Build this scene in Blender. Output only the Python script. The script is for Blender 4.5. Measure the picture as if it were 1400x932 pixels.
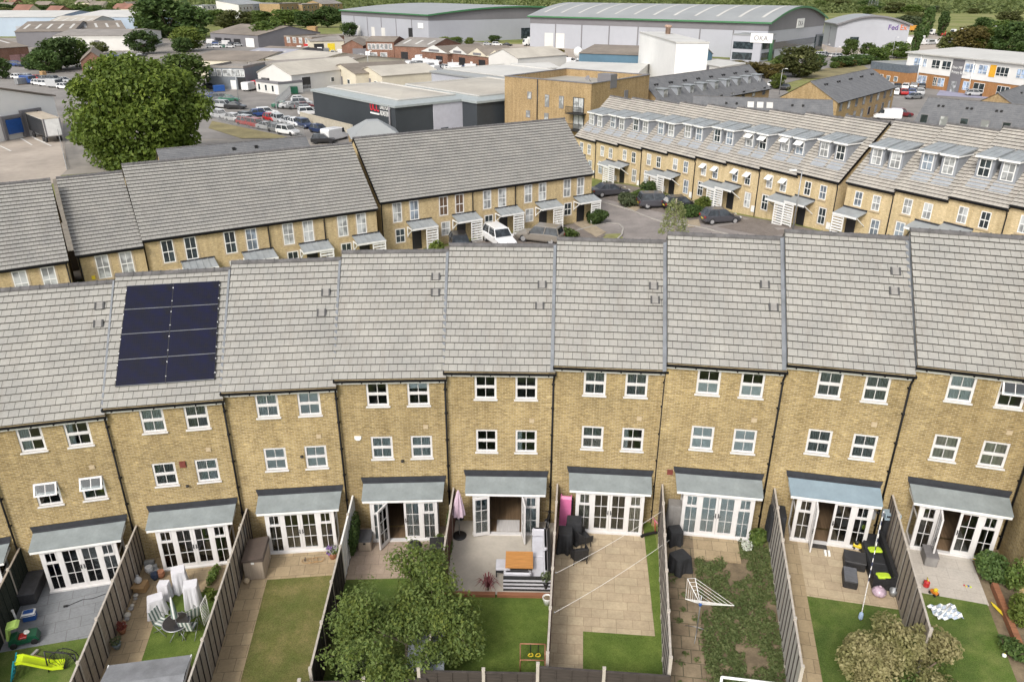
import bpy, bmesh, math, random
from math import radians as R, sin, cos, tan, pi, hypot, atan2, sqrt
from mathutils import Matrix, Vector
random.seed(7)
scene = bpy.context.scene
COL = scene.collection
for o in list(bpy.data.objects): bpy.data.objects.remove(o)

# ------------------------------------------------------------------ camera
CZ = 21.556; PITCH = R(24.659); ROLL = R(0.15); FPX = 1050.0
cam_d = bpy.data.cameras.new("camera"); cam = bpy.data.objects.new("camera", cam_d); COL.objects.link(cam)
cam_d.sensor_width = 36.0; cam_d.lens = FPX / 1400 * 36.0; cam_d.clip_start = 0.5; cam_d.clip_end = 6000
_r = Vector((1, 0, 0)); _u = Vector((0, sin(PITCH), cos(PITCH))); _f = Vector((0, cos(PITCH), -sin(PITCH)))
_cx = _r * cos(ROLL) + _u * sin(ROLL); _cy = _u * cos(ROLL) - _r * sin(ROLL); _cz = -_f
cam.matrix_world = Matrix(((_cx.x, _cy.x, _cz.x, 0), (_cx.y, _cy.y, _cz.y, 0), (_cx.z, _cy.z, _cz.z, CZ), (0, 0, 0, 1)))
scene.camera = cam
# ------------------------------------------------------------------ sky, sun, exposure
SUN_EL, SUN_AZ = R(42), R(205)          # azimuth clockwise from north (+Y): behind the camera, to the left
world = bpy.data.worlds.new("World"); scene.world = world; world.use_nodes = True
wn = world.node_tree.nodes; wl = world.node_tree.links
sky = wn.new("ShaderNodeTexSky"); sky.sky_type = 'NISHITA'; sky.sun_disc = False
sky.sun_elevation = SUN_EL; sky.sun_rotation = SUN_AZ; sky.air_density = 1.0; sky.dust_density = 4.0; sky.ozone_density = 1.0
hs_ = wn.new("ShaderNodeHueSaturation"); hs_.inputs['Saturation'].default_value = 0.35
wl.new(sky.outputs[0], hs_.inputs['Color']); wl.new(hs_.outputs[0], wn["Background"].inputs[0])
wn["Background"].inputs[1].default_value = 0.15
sun_d = bpy.data.lights.new("sun", 'SUN'); sun = bpy.data.objects.new("sun", sun_d); COL.objects.link(sun)
sun_d.energy = 1.5; sun_d.angle = R(12); sun_d.color = (1.0, 0.95, 0.87)
_sd = Vector((sin(SUN_AZ) * cos(SUN_EL), cos(SUN_AZ) * cos(SUN_EL), sin(SUN_EL)))
sun.rotation_euler = _sd.to_track_quat('Z', 'Y').to_euler()
scene.view_settings.view_transform = 'Standard'; scene.view_settings.look = 'None'
scene.view_settings.gamma = 1; scene.view_settings.use_curve_mapping = False
scene.view_settings.exposure = 0.55
scene.render.engine = 'CYCLES'
scene.cycles.use_denoising = True
scene.cycles.max_bounces = 6; scene.cycles.transparent_max_bounces = 12

# ------------------------------------------------------------------ photo measurements -> real positions
def ray(px, py):
    X = (px - 700) / FPX; Y = (py - 466) / FPX
    c, s = cos(-ROLL), sin(-ROLL); X, Y = X * c - Y * s, X * s + Y * c
    u = -Y
    return Vector((X, cos(PITCH) + u * sin(PITCH), -sin(PITCH) + u * cos(PITCH)))
def at(px, py, z):                      # the point at height z seen at a pixel of the photograph
    r = ray(px, py); t = (z - CZ) / r.z
    return Vector((r.x * t, r.y * t, z))
ZF = -2.3
CTRL = [(-26, 22, -1.6), (-20, 25, -1.2), (-10, 25, -.65), (0, 25, .1), (10, 25, 1.1), (16, 24, 1.5), (24, 22, 2.0),
        (-24, 12, -1.5), (-10, 12, -.65), (0, 12, .1), (10, 12, 1.1), (22, 10, 1.9), (-20, 38, -1.3), (0, 38, -.1), (18, 36, 1.2),
        (-43, 51, -1.5), (-29, 57, -1.4), (-12, 69, -1.3), (8, 81, -1.3), (8.8, 108, -2.0), (19.8, 90, -.8), (31, 70, .4), (38, 60, 1.5),
        (10, 70, -.9), (18, 72, -.5), (0, 60, -.9), (20, 60, 0), (46, 50, 2.0),
        (0, 140, ZF), (-60, 95, ZF), (-30, 95, ZF), (-100, 70, ZF), (60, 90, -1.2), (90, 90, -1.6), (60, 130, ZF), (-30, 120, ZF), (100, 140, ZF), (-100, 130, ZF)]
def tz(x, y):
    if y > 150: return ZF
    n = d = 0.0
    for a, b, z in CTRL:
        w = 1.0 / ((x - a) ** 2 + (y - b) ** 2 + 9) ** 1.6
        n += w * z; d += w
    k = min(1, max(0, (y - 110) / 40)); z = n / d
    k2 = min(1, max(0, (abs(x) - 90) / 40)); k = max(k, k2)
    return z * (1 - k) + ZF * k
def gt(px, py, dz=0):                   # where a pixel's ray meets the terrain
    z = ZF
    for _ in range(12):
        p = at(px, py, z + dz); z = tz(p.x, p.y)
    return Vector((p.x, p.y, z))
def local(M, p): return M.inverted() @ p

# ------------------------------------------------------------------ materials
MATS = {}
def new_mat(name):
    m = bpy.data.materials.new(name); m.use_nodes = True
    nt = m.node_tree; b = nt.nodes["Principled BSDF"]
    MATS[name] = m
    return m, nt, b
def node(nt, typ, **kw):
    n = nt.nodes.new(typ)
    for k, v in kw.items():
        if k in n.inputs.keys(): n.inputs[k].default_value = v
        else: setattr(n, k, v)
    return n
def mixc(nt, fac, a, b, typ='MIX'):
    n = nt.nodes.new("ShaderNodeMix"); n.data_type = 'RGBA'; n.blend_type = typ; n.clamp_factor = True
    def s(sock, v):
        if isinstance(v, bpy.types.NodeSocket): nt.links.new(v, sock)
        elif isinstance(v, (int, float)): sock.default_value = v
        else: sock.default_value = (*v, 1) if len(v) == 3 else v
    s(n.inputs[0], fac); s(n.inputs[6], a); s(n.inputs[7], b)
    return n.outputs[2]
def ramp(nt, sock, p0, p1, c0=(0, 0, 0), c1=(1, 1, 1)):
    n = nt.nodes.new("ShaderNodeValToRGB"); e = n.color_ramp.elements
    e[0].position = p0; e[0].color = (*c0, 1); e[1].position = p1; e[1].color = (*c1, 1)
    nt.links.new(sock, n.inputs[0]); return n.outputs[0]
def coords(nt, kind='Object', scale=None):
    tc = nt.nodes.new("ShaderNodeTexCoord"); o = tc.outputs[kind]
    if scale is not None:
        mp = nt.nodes.new("ShaderNodeMapping"); mp.inputs['Scale'].default_value = scale
        nt.links.new(o, mp.inputs[0]); o = mp.outputs[0]
    return o
def noise(nt, vec, scale, detail=4, rough=.6):
    n = node(nt, "ShaderNodeTexNoise", Scale=scale, Detail=detail, Roughness=rough)
    if vec is not None: nt.links.new(vec, n.inputs['Vector'])
    return n.outputs[0]
def bump(nt, b, h, strength=.3, dist=.02):
    n = node(nt, "ShaderNodeBump", Strength=strength, Distance=dist); nt.links.new(h, n.inputs['Height'])
    nt.links.new(n.outputs[0], b.inputs['Normal'])
def plain(name, c, rough=.6, var=.25, scale=1.5, metallic=0, bmp=0, world=False, stretch=None, spec=None, hue=None):
    """A procedural paint / plastic / metal: mottled by two sizes of noise."""
    if name in MATS: return MATS[name]
    m, nt, b = new_mat(name)
    v = coords(nt, 'Object', stretch)
    if world:
        gm = nt.nodes.new("ShaderNodeNewGeometry"); v = gm.outputs['Position']
    n1 = noise(nt, v, scale, 5); n2 = noise(nt, v, scale * 9, 3)
    lo = tuple(x * (1 - var) for x in c); hi = tuple(min(1, x * (1 + var)) for x in c)
    if hue: lo = hue
    a = mixc(nt, ramp(nt, n1, .3, .7), lo, hi); k = ramp(nt, n2, .35, .65, (1 - var * .5,) * 3, (1, 1, 1))
    nt.links.new(mixc(nt, 1.0, a, k, 'MULTIPLY'), b.inputs['Base Color'])
    b.inputs['Roughness'].default_value = rough; b.inputs['Metallic'].default_value = metallic
    if spec is not None: b.inputs['Specular IOR Level'].default_value = spec
    if bmp: bump(nt, b, n2, bmp, .02)
    return m
def brick_mat(name, c1, c2, mortar, bw=.225, bh=.075, ms=.011, patch=.25, dark=None):
    if name in MATS: return MATS[name]
    m, nt, b = new_mat(name)
    tc = nt.nodes.new("ShaderNodeTexCoord"); sx = nt.nodes.new("ShaderNodeSeparateXYZ"); nt.links.new(tc.outputs['Object'], sx.inputs[0])
    ad = node(nt, "ShaderNodeMath", operation='ADD'); nt.links.new(sx.outputs[0], ad.inputs[0]); nt.links.new(sx.outputs[1], ad.inputs[1])
    cb = nt.nodes.new("ShaderNodeCombineXYZ"); nt.links.new(ad.outputs[0], cb.inputs[0]); nt.links.new(sx.outputs[2], cb.inputs[1])
    br = nt.nodes.new("ShaderNodeTexBrick"); nt.links.new(cb.outputs[0], br.inputs['Vector'])
    br.inputs['Scale'].default_value = 1; br.inputs['Brick Width'].default_value = bw; br.inputs['Row Height'].default_value = bh
    br.inputs['Mortar Size'].default_value = ms; br.inputs['Mortar Smooth'].default_value = .3; br.inputs['Bias'].default_value = -.1
    br.inputs['Color1'].default_value = (*c1, 1); br.inputs['Color2'].default_value = (*c2, 1); br.inputs['Mortar'].default_value = (*mortar, 1)
    gm = nt.nodes.new("ShaderNodeNewGeometry")
    # clusters of darker and paler bricks, a few bricks wide
    mp = nt.nodes.new("ShaderNodeMapping"); mp.inputs['Scale'].default_value = (1, 1, 3.2); nt.links.new(gm.outputs['Position'], mp.inputs[0])
    n1 = noise(nt, mp.outputs[0], 5.5, 4, .75)
    col = mixc(nt, ramp(nt, n1, .48, .64), br.outputs['Color'], dark or tuple(x * .55 for x in c1))
    col = mixc(nt, .42, br.outputs['Color'], col)
    n3 = noise(nt, mp.outputs[0], 4.5, 4, .75)
    col = mixc(nt, ramp(nt, n3, .57, .66, (0, 0, 0), (.7, .7, .7)), col, tuple(min(1, x * 1.55 + .05) for x in c1))
    n2 = noise(nt, gm.outputs['Position'], .35, 3)
    col = mixc(nt, 1.0, col, ramp(nt, n2, .3, .7, (1 - patch,) * 3, (1.0, 1.0, 1.0)), 'MULTIPLY')
    mp2 = nt.nodes.new("ShaderNodeMapping"); mp2.inputs['Scale'].default_value = (2.2, 2.2, .22); nt.links.new(gm.outputs['Position'], mp2.inputs[0])   # rain runs down the wall
    col = mixc(nt, 1.0, col, ramp(nt, noise(nt, mp2.outputs[0], 1.0, 5, .7), .34, .6, (.83, .81, .77), (1.03,) * 3), 'MULTIPLY')
    nt.links.new(col, b.inputs['Base Color']); b.inputs['Roughness'].default_value = .9
    b.inputs['Specular IOR Level'].default_value = .2
    bump(nt, b, br.outputs['Fac'], -.35, .01)
    return m
def tile_mat(name, c1, c2, joint, tw=.36, th=1 / 3, streak=.25, stain=(.30, .25, .20)):
    """UV: u metres along the eave, v metres up the slope (one course = th)."""
    if name in MATS: return MATS[name]
    m, nt, b = new_mat(name)
    uv = nt.nodes.new("ShaderNodeTexCoord").outputs['UV']
    br = nt.nodes.new("ShaderNodeTexBrick"); nt.links.new(uv, br.inputs['Vector'])
    br.inputs['Scale'].default_value = 1; br.inputs['Brick Width'].default_value = tw; br.inputs['Row Height'].default_value = th
    br.inputs['Mortar Size'].default_value = .009; br.inputs['Mortar Smooth'].default_value = .2; br.inputs['Bias'].default_value = 0
    br.inputs['Color1'].default_value = (*c1, 1); br.inputs['Color2'].default_value = (*c2, 1); br.inputs['Mortar'].default_value = (*joint, 1)
    gm = nt.nodes.new("ShaderNodeNewGeometry")
    n1 = noise(nt, gm.outputs['Position'], .8, 5, .65)
    col = mixc(nt, 1.0, br.outputs['Color'], ramp(nt, n1, .3, .72, (1 - streak,) * 3, (1.08, 1.06, 1.03)), 'MULTIPLY')
    mp = nt.nodes.new("ShaderNodeMapping"); mp.inputs['Scale'].default_value = (3.0, .45, 1); nt.links.new(uv, mp.inputs[0])
    oi = nt.nodes.new("ShaderNodeObjectInfo"); va = nt.nodes.new("ShaderNodeVectorMath"); va.operation = 'ADD'
    cb = nt.nodes.new("ShaderNodeCombineXYZ"); ml = node(nt, "ShaderNodeMath", operation='MULTIPLY'); ml.inputs[1].default_value = 90
    nt.links.new(oi.outputs['Random'], ml.inputs[0]); nt.links.new(ml.outputs[0], cb.inputs[2]); nt.links.new(mp.outputs[0], va.inputs[0]); nt.links.new(cb.outputs[0], va.inputs[1])
    n2 = noise(nt, va.outputs[0], 1.0, 5, .65)
    col = mixc(nt, ramp(nt, n2, .52, .78, (0, 0, 0), (.65, .65, .65)), col, stain)
    n3 = noise(nt, gm.outputs['Position'], 14, 2)
    col = mixc(nt, 1.0, col, ramp(nt, n3, .3, .7, (.9,) * 3, (1.05,) * 3), 'MULTIPLY')
    nt.links.new(col, b.inputs['Base Color']); b.inputs['Roughness'].default_value = .85; b.inputs['Specular IOR Level'].default_value = .25
    bump(nt, b, br.outputs['Fac'], -.3, .01)
    return m
def glass_mat(name, tint=(.8, .85, .87)):
    m, nt, b = new_mat(name); nt.nodes.remove(b)
    out = nt.nodes["Material Output"]
    t = nt.nodes.new("ShaderNodeBsdfTransparent"); t.inputs[0].default_value = (*tint, 1)
    g = nt.nodes.new("ShaderNodeBsdfGlossy"); g.inputs['Roughness'].default_value = .03
    gm = nt.nodes.new("ShaderNodeNewGeometry"); n = noise(nt, gm.outputs['Position'], 1.2, 2)
    bp = node(nt, "ShaderNodeBump", Strength=.04, Distance=.05); nt.links.new(n, bp.inputs['Height']); nt.links.new(bp.outputs[0], g.inputs['Normal'])
    f = node(nt, "ShaderNodeFresnel", IOR=1.55)
    mx = nt.nodes.new("ShaderNodeMixShader"); nt.links.new(f.outputs[0], mx.inputs[0]); nt.links.new(t.outputs[0], mx.inputs[1]); nt.links.new(g.outputs[0], mx.inputs[2])
    nt.links.new(mx.outputs[0], out.inputs[0]); return m
def dark_glass(name, c=(.03, .04, .045), rough=.08, scale=.9):
    """window glass of a far building: dark room behind, reflections on top"""
    if name in MATS: return MATS[name]
    m, nt, b = new_mat(name)
    gm = nt.nodes.new("ShaderNodeNewGeometry"); n = noise(nt, gm.outputs['Position'], scale, 2)
    nt.links.new(mixc(nt, ramp(nt, n, .45, .6), tuple(x * .7 for x in c), tuple(min(1, x * 1.6) for x in c)), b.inputs['Base Color'])
    b.inputs['Roughness'].default_value = rough; b.inputs['Specular IOR Level'].default_value = .6
    return m
def leaf_mat(name, c1, c2, c3=None):
    if name in MATS: return MATS[name]
    m, nt, b = new_mat(name)
    at_ = nt.nodes.new("ShaderNodeAttribute"); at_.attribute_name = "shade"
    gm = nt.nodes.new("ShaderNodeNewGeometry"); n = noise(nt, gm.outputs['Position'], .9, 3)
    oi = nt.nodes.new("ShaderNodeObjectInfo")
    col = mixc(nt, at_.outputs['Fac'], c1, c2)
    col = mixc(nt, ramp(nt, n, .42, .68, (0, 0, 0), (.6, .6, .6)), col, c3 or tuple(x * .75 for x in c1))
    h = nt.nodes.new("ShaderNodeHueSaturation"); nt.links.new(col, h.inputs['Color'])
    mr = node(nt, "ShaderNodeMapRange"); mr.inputs[3].default_value = .75; mr.inputs[4].default_value = 1.3
    nt.links.new(oi.outputs['Random'], mr.inputs[0]); nt.links.new(mr.outputs[0], h.inputs['Value'])
    nt.links.new(h.outputs[0], b.inputs['Base Color']); b.inputs['Roughness'].default_value = .6; b.inputs['Specular IOR Level'].default_value = .3
    # leaves let light through
    tr = nt.nodes.new("ShaderNodeBsdfTranslucent"); nt.links.new(h.outputs[0], tr.inputs[0])
    mx = nt.nodes.new("ShaderNodeMixShader"); mx.inputs[0].default_value = .42
    nt.links.new(b.outputs[0], mx.inputs[1]); nt.links.new(tr.outputs[0], mx.inputs[2]); nt.links.new(mx.outputs[0], nt.nodes["Material Output"].inputs[0])
    return m
def paving_mat(name, c1, c2, joint, w=.6, h=.45, rot=0, ms=.012, off=.5, sq=1.0, stain=.25, bias=0):
    if name in MATS: return MATS[name]
    m, nt, b = new_mat(name)
    v = coords(nt, 'Object'); mp = nt.nodes.new("ShaderNodeMapping"); mp.inputs['Rotation'].default_value = (0, 0, rot); nt.links.new(v, mp.inputs[0])
    br = nt.nodes.new("ShaderNodeTexBrick"); nt.links.new(mp.outputs[0], br.inputs['Vector']); br.offset = off; br.squash = sq; br.squash_frequency = 3
    br.inputs['Scale'].default_value = 1; br.inputs['Brick Width'].default_value = w; br.inputs['Row Height'].default_value = h
    br.inputs['Mortar Size'].default_value = ms; br.inputs['Mortar Smooth'].default_value = .3; br.inputs['Bias'].default_value = bias
    br.inputs['Color1'].default_value = (*c1, 1); br.inputs['Color2'].default_value = (*c2, 1); br.inputs['Mortar'].default_value = (*joint, 1)
    gm = nt.nodes.new("ShaderNodeNewGeometry"); n1 = noise(nt, gm.outputs['Position'], 1.3, 6, .7); n2 = noise(nt, gm.outputs['Position'], 12, 3)
    col = mixc(nt, 1.0, br.outputs['Color'], ramp(nt, n1, .3, .7, (1 - stain,) * 3, (1.05,) * 3), 'MULTIPLY')
    col = mixc(nt, 1.0, col, ramp(nt, n2, .3, .7, (.88,) * 3, (1.05,) * 3), 'MULTIPLY')
    nt.links.new(col, b.inputs['Base Color']); b.inputs['Roughness'].default_value = .85; b.inputs['Specular IOR Level'].default_value = .25
    bump(nt, b, br.outputs['Fac'], -.3, .01)
    return m
def grass_mat(name, c1, c2, c3, s=1.0, mid=(.4, .65)):
    if name in MATS: return MATS[name]
    m, nt, b = new_mat(name)
    gm = nt.nodes.new("ShaderNodeNewGeometry"); p = gm.outputs['Position']
    n1 = noise(nt, p, 1.1 * s, 6, .7); n2 = noise(nt, p, 22 * s, 3, .7); n3 = noise(nt, p, .45 * s, 3)
    col = mixc(nt, ramp(nt, n1, *mid), c1, c2)
    col = mixc(nt, ramp(nt, n3, .45, .7), col, c3)
    col = mixc(nt, 1.0, col, ramp(nt, n2, .3, .7, (.55,) * 3, (1.25,) * 3), 'MULTIPLY')
    nt.links.new(col, b.inputs['Base Color']); b.inputs['Roughness'].default_value = .9; b.inputs['Specular IOR Level'].default_value = .15
    bump(nt, b, n2, .5, .03)
    return m

# ------------------------------------------------------------------ mesh helpers
class MB:
    def __init__(s): s.v = []; s.f = []; s.m = []; s.uv = []; s.cm = 0; s.xf = None; s.smooth = []
    def P(s, p):
        p = Vector(p)
        if s.xf is not None: p = s.xf @ p
        s.v.append((p.x, p.y, p.z)); return len(s.v) - 1
    def face(s, pts, uv=None, smooth=False):
        s.f.append([s.P(p) for p in pts]); s.m.append(s.cm); s.uv.append(uv); s.smooth.append(smooth)
    def idx(s, ids, smooth=False):
        s.f.append(list(ids)); s.m.append(s.cm); s.uv.append(None); s.smooth.append(smooth)
    def box(s, x0, x1, y0, y1, z0, z1, skip=''):
        q = [(x0, y0, z0), (x1, y0, z0), (x1, y1, z0), (x0, y1, z0), (x0, y0, z1), (x1, y0, z1), (x1, y1, z1), (x0, y1, z1)]
        F = {'b': (0, 3, 2, 1), 't': (4, 5, 6, 7), 'f': (0, 1, 5, 4), 'r': (1, 2, 6, 5), 'k': (2, 3, 7, 6), 'l': (3, 0, 4, 7)}
        i = [s.P(p) for p in q]
        for k, f in F.items():
            if k not in skip: s.idx([i[j] for j in f])
        return s
    def bar(s, p, q, r, n=6, r2=None, caps=True):
        p = Vector(p); q = Vector(q); d = q - p
        if d.length < 1e-6: return s
        d.normalize(); a = d.orthogonal().normalized(); b = d.cross(a); r2 = r if r2 is None else r2
        A = [s.P(p + (a * cos(2 * pi * k / n) + b * sin(2 * pi * k / n)) * r) for k in range(n)]
        B = [s.P(q + (a * cos(2 * pi * k / n) + b * sin(2 * pi * k / n)) * r2) for k in range(n)]
        for k in range(n): s.idx((A[k], A[(k + 1) % n], B[(k + 1) % n], B[k]), n > 5)
        if caps: s.idx(A[::-1]); s.idx(B)
        return s
    def path(s, pts, r, n=6):
        for a, b in zip(pts, pts[1:]): s.bar(a, b, r, n)
        return s
    def beam(s, p, q, w, h):            # a square bar between two points, w across, h up
        p = Vector(p); q = Vector(q); d = (q - p).normalized()
        up = Vector((0, 0, 1)) if abs(d.z) < .95 else Vector((0, 1, 0))
        a = d.cross(up).normalized(); b = a.cross(d)
        A = [s.P(p + a * x * w / 2 + b * y * h / 2) for x, y in ((-1, -1), (1, -1), (1, 1), (-1, 1))]
        B = [s.P(q + a * x * w / 2 + b * y * h / 2) for x, y in ((-1, -1), (1, -1), (1, 1), (-1, 1))]
        for k in range(4): s.idx((A[k], A[(k + 1) % 4], B[(k + 1) % 4], B[k]))
        s.idx(A[::-1]); s.idx(B); return s
    def prism(s, poly, z0, z1):         # plan polygon (counter-clockwise) extruded upward
        A = [s.P((x, y, z0)) for x, y in poly]; B = [s.P((x, y, z1)) for x, y in poly]; n = len(poly)
        for k in range(n): s.idx((A[k], A[(k + 1) % n], B[(k + 1) % n], B[k]))
        s.idx(A[::-1]); s.idx(B); return s
    def lathe(s, prof, n=12, c=(0, 0, 0), smooth=True):   # prof: (r, z) from bottom to top
        rings = []
        for r, z in prof: rings.append([s.P((c[0] + r * cos(2 * pi * k / n), c[1] + r * sin(2 * pi * k / n), c[2] + z)) for k in range(n)])
        for A, B in zip(rings, rings[1:]):
            for k in range(n): s.idx((A[k], A[(k + 1) % n], B[(k + 1) % n], B[k]), smooth)
        s.idx(rings[0][::-1]); s.idx(rings[-1]); return s
    def loft(s, rings, smooth=True, caps=True):
        I = [[s.P(p) for p in r] for r in rings]
        for A, B in zip(I, I[1:]):
            n = len(A)
            for k in range(n): s.idx((A[k], A[(k + 1) % n], B[(k + 1) % n], B[k]), smooth)
        if caps: s.idx(I[0][::-1]); s.idx(I[-1])
        return s
    def mesh(s, name, mats):
        me = bpy.data.meshes.new(name); me.from_pydata(s.v, [], s.f)
        for m in (mats if isinstance(mats, (list, tuple)) else [mats]): me.materials.append(m)
        if any(s.m): me.polygons.foreach_set('material_index', s.m)
        if any(s.smooth): me.polygons.foreach_set('use_smooth', s.smooth)
        if any(u is not None for u in s.uv):
            l = me.uv_layers.new(name='UVMap'); i = 0
            for f, u in zip(s.f, s.uv):
                for k in range(len(f)):
                    if u is not None: l.data[i].uv = u[k]
                    i += 1
        me.update(); return me
def link(name, data, parent=None, loc=(0, 0, 0), rz=0, rot=None):
    o = bpy.data.objects.new(name, data); COL.objects.link(o); o.location = loc
    o.rotation_euler = rot if rot else (0, 0, rz)
    if parent is not None: o.parent = parent
    return o
def tag(o, label=None, cat=None, group=None, kind=None):
    if label: o['label'] = label
    if cat: o['category'] = cat
    if group: o['group'] = group
    if kind: o['kind'] = kind
    return o
def thing(name, label, cat, loc=(0, 0, 0), rz=0, group=None):
    o = link(name, None, None, loc, rz); o.empty_display_size = .3
    return tag(o, label, cat, group)
def part(name, mb, mats, parent, loc=(0, 0, 0), rz=0, label=None, rot=None):
    me = mb.mesh(name, mats) if isinstance(mb, MB) else mb
    o = link(name, me, parent, loc, rz, rot)
    if label: o['label'] = label
    return o
def solo(name, mb, mats, label, cat, loc=(0, 0, 0), rz=0, group=None):
    return tag(part(name, mb, mats, None, loc, rz), label, cat, group)
def struct(name, mb, mats, loc=(0, 0, 0), rz=0):
    o = part(name, mb, mats, None, loc, rz); o['kind'] = 'structure'; return o
def children(o): return CH.get(o.name) or [c for c in o.children]
CH = {}
def copy_tree(o, parent=None):
    c = o.copy(); COL.objects.link(c)
    if parent is not None: c.parent = parent
    for ch in list(o.children): copy_tree(ch, c)
    return c
def text_mesh(name, body, size, depth, mats, parent, M, align='LEFT'):
    cu = bpy.data.curves.new(name, 'FONT'); cu.body = body; cu.size = size; cu.extrude = depth; cu.align_x = align
    tmp = bpy.data.objects.new(name + '_t', cu); COL.objects.link(tmp)
    bpy.context.view_layer.update()
    me = bpy.data.meshes.new_from_object(tmp.evaluated_get(bpy.context.evaluated_depsgraph_get()))
    bpy.data.objects.remove(tmp); me.materials.clear(); me.materials.append(mats)
    o = bpy.data.objects.new(name, me); COL.objects.link(o); o.parent = parent; o.matrix_local = M
    return o

# ------------------------------------------------------------------ the palette
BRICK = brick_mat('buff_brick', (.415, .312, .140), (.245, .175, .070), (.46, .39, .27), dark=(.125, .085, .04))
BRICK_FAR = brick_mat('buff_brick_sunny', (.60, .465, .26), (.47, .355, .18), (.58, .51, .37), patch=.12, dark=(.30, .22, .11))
BRICK_FLAT = brick_mat('orange_buff_brick', (.41, .285, .14), (.255, .165, .075), (.42, .34, .22), patch=.2)
BRICK_RED = brick_mat('red_brick', (.24, .10, .06), (.17, .07, .04), (.30, .24, .2))
TILE = tile_mat('concrete_roof_tile', (.325, .32, .298), (.30, .294, .274), (.045, .043, .04), streak=.16, stain=(.235, .215, .19))
TILE_MID = tile_mat('grey_roof_tile', (.29, .285, .268), (.275, .27, .255), (.075, .072, .068), stain=(.2, .19, .175), streak=.18)
TILE_R = tile_mat('pale_roof_tile', (.42, .398, .36), (.395, .372, .337), (.10, .092, .085), stain=(.25, .22, .19))
SLATE = tile_mat('dark_slate', (.165, .17, .18), (.15, .155, .165), (.125, .125, .13), tw=.3, th=.25, stain=(.18, .18, .18))
RIDGE = plain('ridge_tile_grey', (.115, .11, .11), .85, .35, 3)
LEAD = plain('lead_sheet', (.165, .178, .195), .55, .2, 2)
LEAD_DARK = plain('dark_flashing', (.028, .03, .036), .6, .3, 2)
GRP = plain('grey_canopy_sheet', (.23, .26, .265), .55, .18, 1.2, bmp=.1)
UPVC = plain('white_upvc', (.62, .605, .595), .35, .06, 2)
WHITE = plain('white_paint', (.75, .75, .73), .5, .1, 1.5)
BLACK = plain('black_plastic', (.018, .018, .02), .45, .3, 3)
BLACKP = plain('black_pipe', (.009, .009, .010), .6, .3, 3, spec=.2)
STONE = plain('cast_stone', (.45, .36, .24), .9, .15, 2)
DARKROOM = plain('room_wall', (.62, .60, .56), .9, .1, 1)
WOODFLOOR = plain('wood_floor', (.17, .115, .07), .45, .35, 1.5, stretch=(6, .5, 1))
GLASS = glass_mat('window_glass')
DGLASS = dark_glass('dark_window_glass')
BGLASS = dark_glass('blue_window_glass', (.17, .20, .235), .12)
WGLASS = dark_glass('curtained_window_glass', (.3, .31, .31), .12)
NET = plain('net_curtain', (.62, .63, .62), .9, .15, 3, stretch=(9, 9, .6))
BLIND = plain('white_blind', (.84, .84, .82), .8, .06, 2)
BEIGE = plain('beige_curtain', (.58, .49, .38), .9, .25, 2, stretch=(9, 9, .4))
DARKCURT = plain('dim_grey_curtain', (.30, .30, .285), .9, .3, 2, stretch=(10, 10, .5))
# ================================================================== FRONT TERRACE
HS = [(-20.266, 25.072, -1.13, 14.08), (-15.928, 26.158, -.843, 10.06), (-11.555, 26.976, -.558, 6.16), (-7.152, 27.526, -.264, 2.45),
      (-2.739, 27.78, 0, -1.25), (1.693, 27.624, .335, -4.94), (6.076, 26.983, .791, -8.46), (10.47, 26.238, 1.153, -12.31), (14.919, 25.401, 1.483, -15.71),
      (18.55, 22.0, 1.8, -19.0), (-24.47, 23.70, -1.42, 18.0)]        # x, y, ground, turn; the last is the house at the left edge
def hmat(i): x, y, z, a = HS[i]; return Matrix.Translation((x, y, z)) @ Matrix.Rotation(R(a), 4, 'Z')
HM = [hmat(i) for i in range(len(HS))]
ZE, HD, ZR, WW = 7.5, 4.89, 11.22, 4.5
YE = -.17
SL = hypot(HD - YE, ZR - ZE); NC = 19; SP = (ZR - ZE) / (HD - YE)
WIN = {'UL': (1.211, 6.19), 'UR': (2.878, 6.19), 'LL': (1.228, 3.63), 'LR': (2.894, 3.63)}     # left, bottom
WWD, WHT = .90, 1.10
BX0, BX1, BY, BZ = 1.10, 3.95, .93, 2.14
def xl(y): return -.029 * y
def xr(y): return 4.5 + .0247 * y
def wall_with_holes(mb, x0, x1, z0, z1, holes, y=0, rev=.11):
    xs = sorted({x0, x1, *[h[0] for h in holes], *[h[1] for h in holes]}); zs = sorted({z0, z1, *[h[2] for h in holes], *[h[3] for h in holes]})
    for a, b in zip(xs, xs[1:]):
        for c, d in zip(zs, zs[1:]):
            cx, cz = (a + b) / 2, (c + d) / 2
            if any(h[0] < cx < h[1] and h[2] < cz < h[3] for h in holes): continue
            mb.face([(a, y, c), (b, y, c), (b, y, d), (a, y, d)])
    for a, b, c, d in holes:
        mb.face([(a, y, c), (a, y + rev, c), (a, y + rev, d), (a, y, d)]); mb.face([(b, y + rev, c), (b, y, c), (b, y, d), (b, y + rev, d)])
        mb.face([(a, y, d), (a, y + rev, d), (b, y + rev, d), (b, y, d)]); mb.face([(a, y + rev, c), (a, y, c), (b, y, c), (b, y + rev, c)])
def front_wall():
    mb = MB()
    holes = [(x, x + WWD, z, z + WHT) for x, z in WIN.values()] + [(BX0 + .06, BX1 - .06, 0.03, 2.1)]
    wall_with_holes(mb, 0, WW, -1.6, ZE, holes)
    D = 2 * HD
    for x, sgn in ((xl, 1), (xr, -1)):
        mb.face([(x(0), 0, -1.6), (x(D), D, -1.6), (x(D), D, ZE), (x(HD), HD, ZR - .12), (x(0), 0, ZE)][::-sgn])
    mb.face([(xr(D), D, -1.6), (xl(D), D, -1.6), (xl(D), D, ZE), (xr(D), D, ZE)])
    return mb
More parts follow.
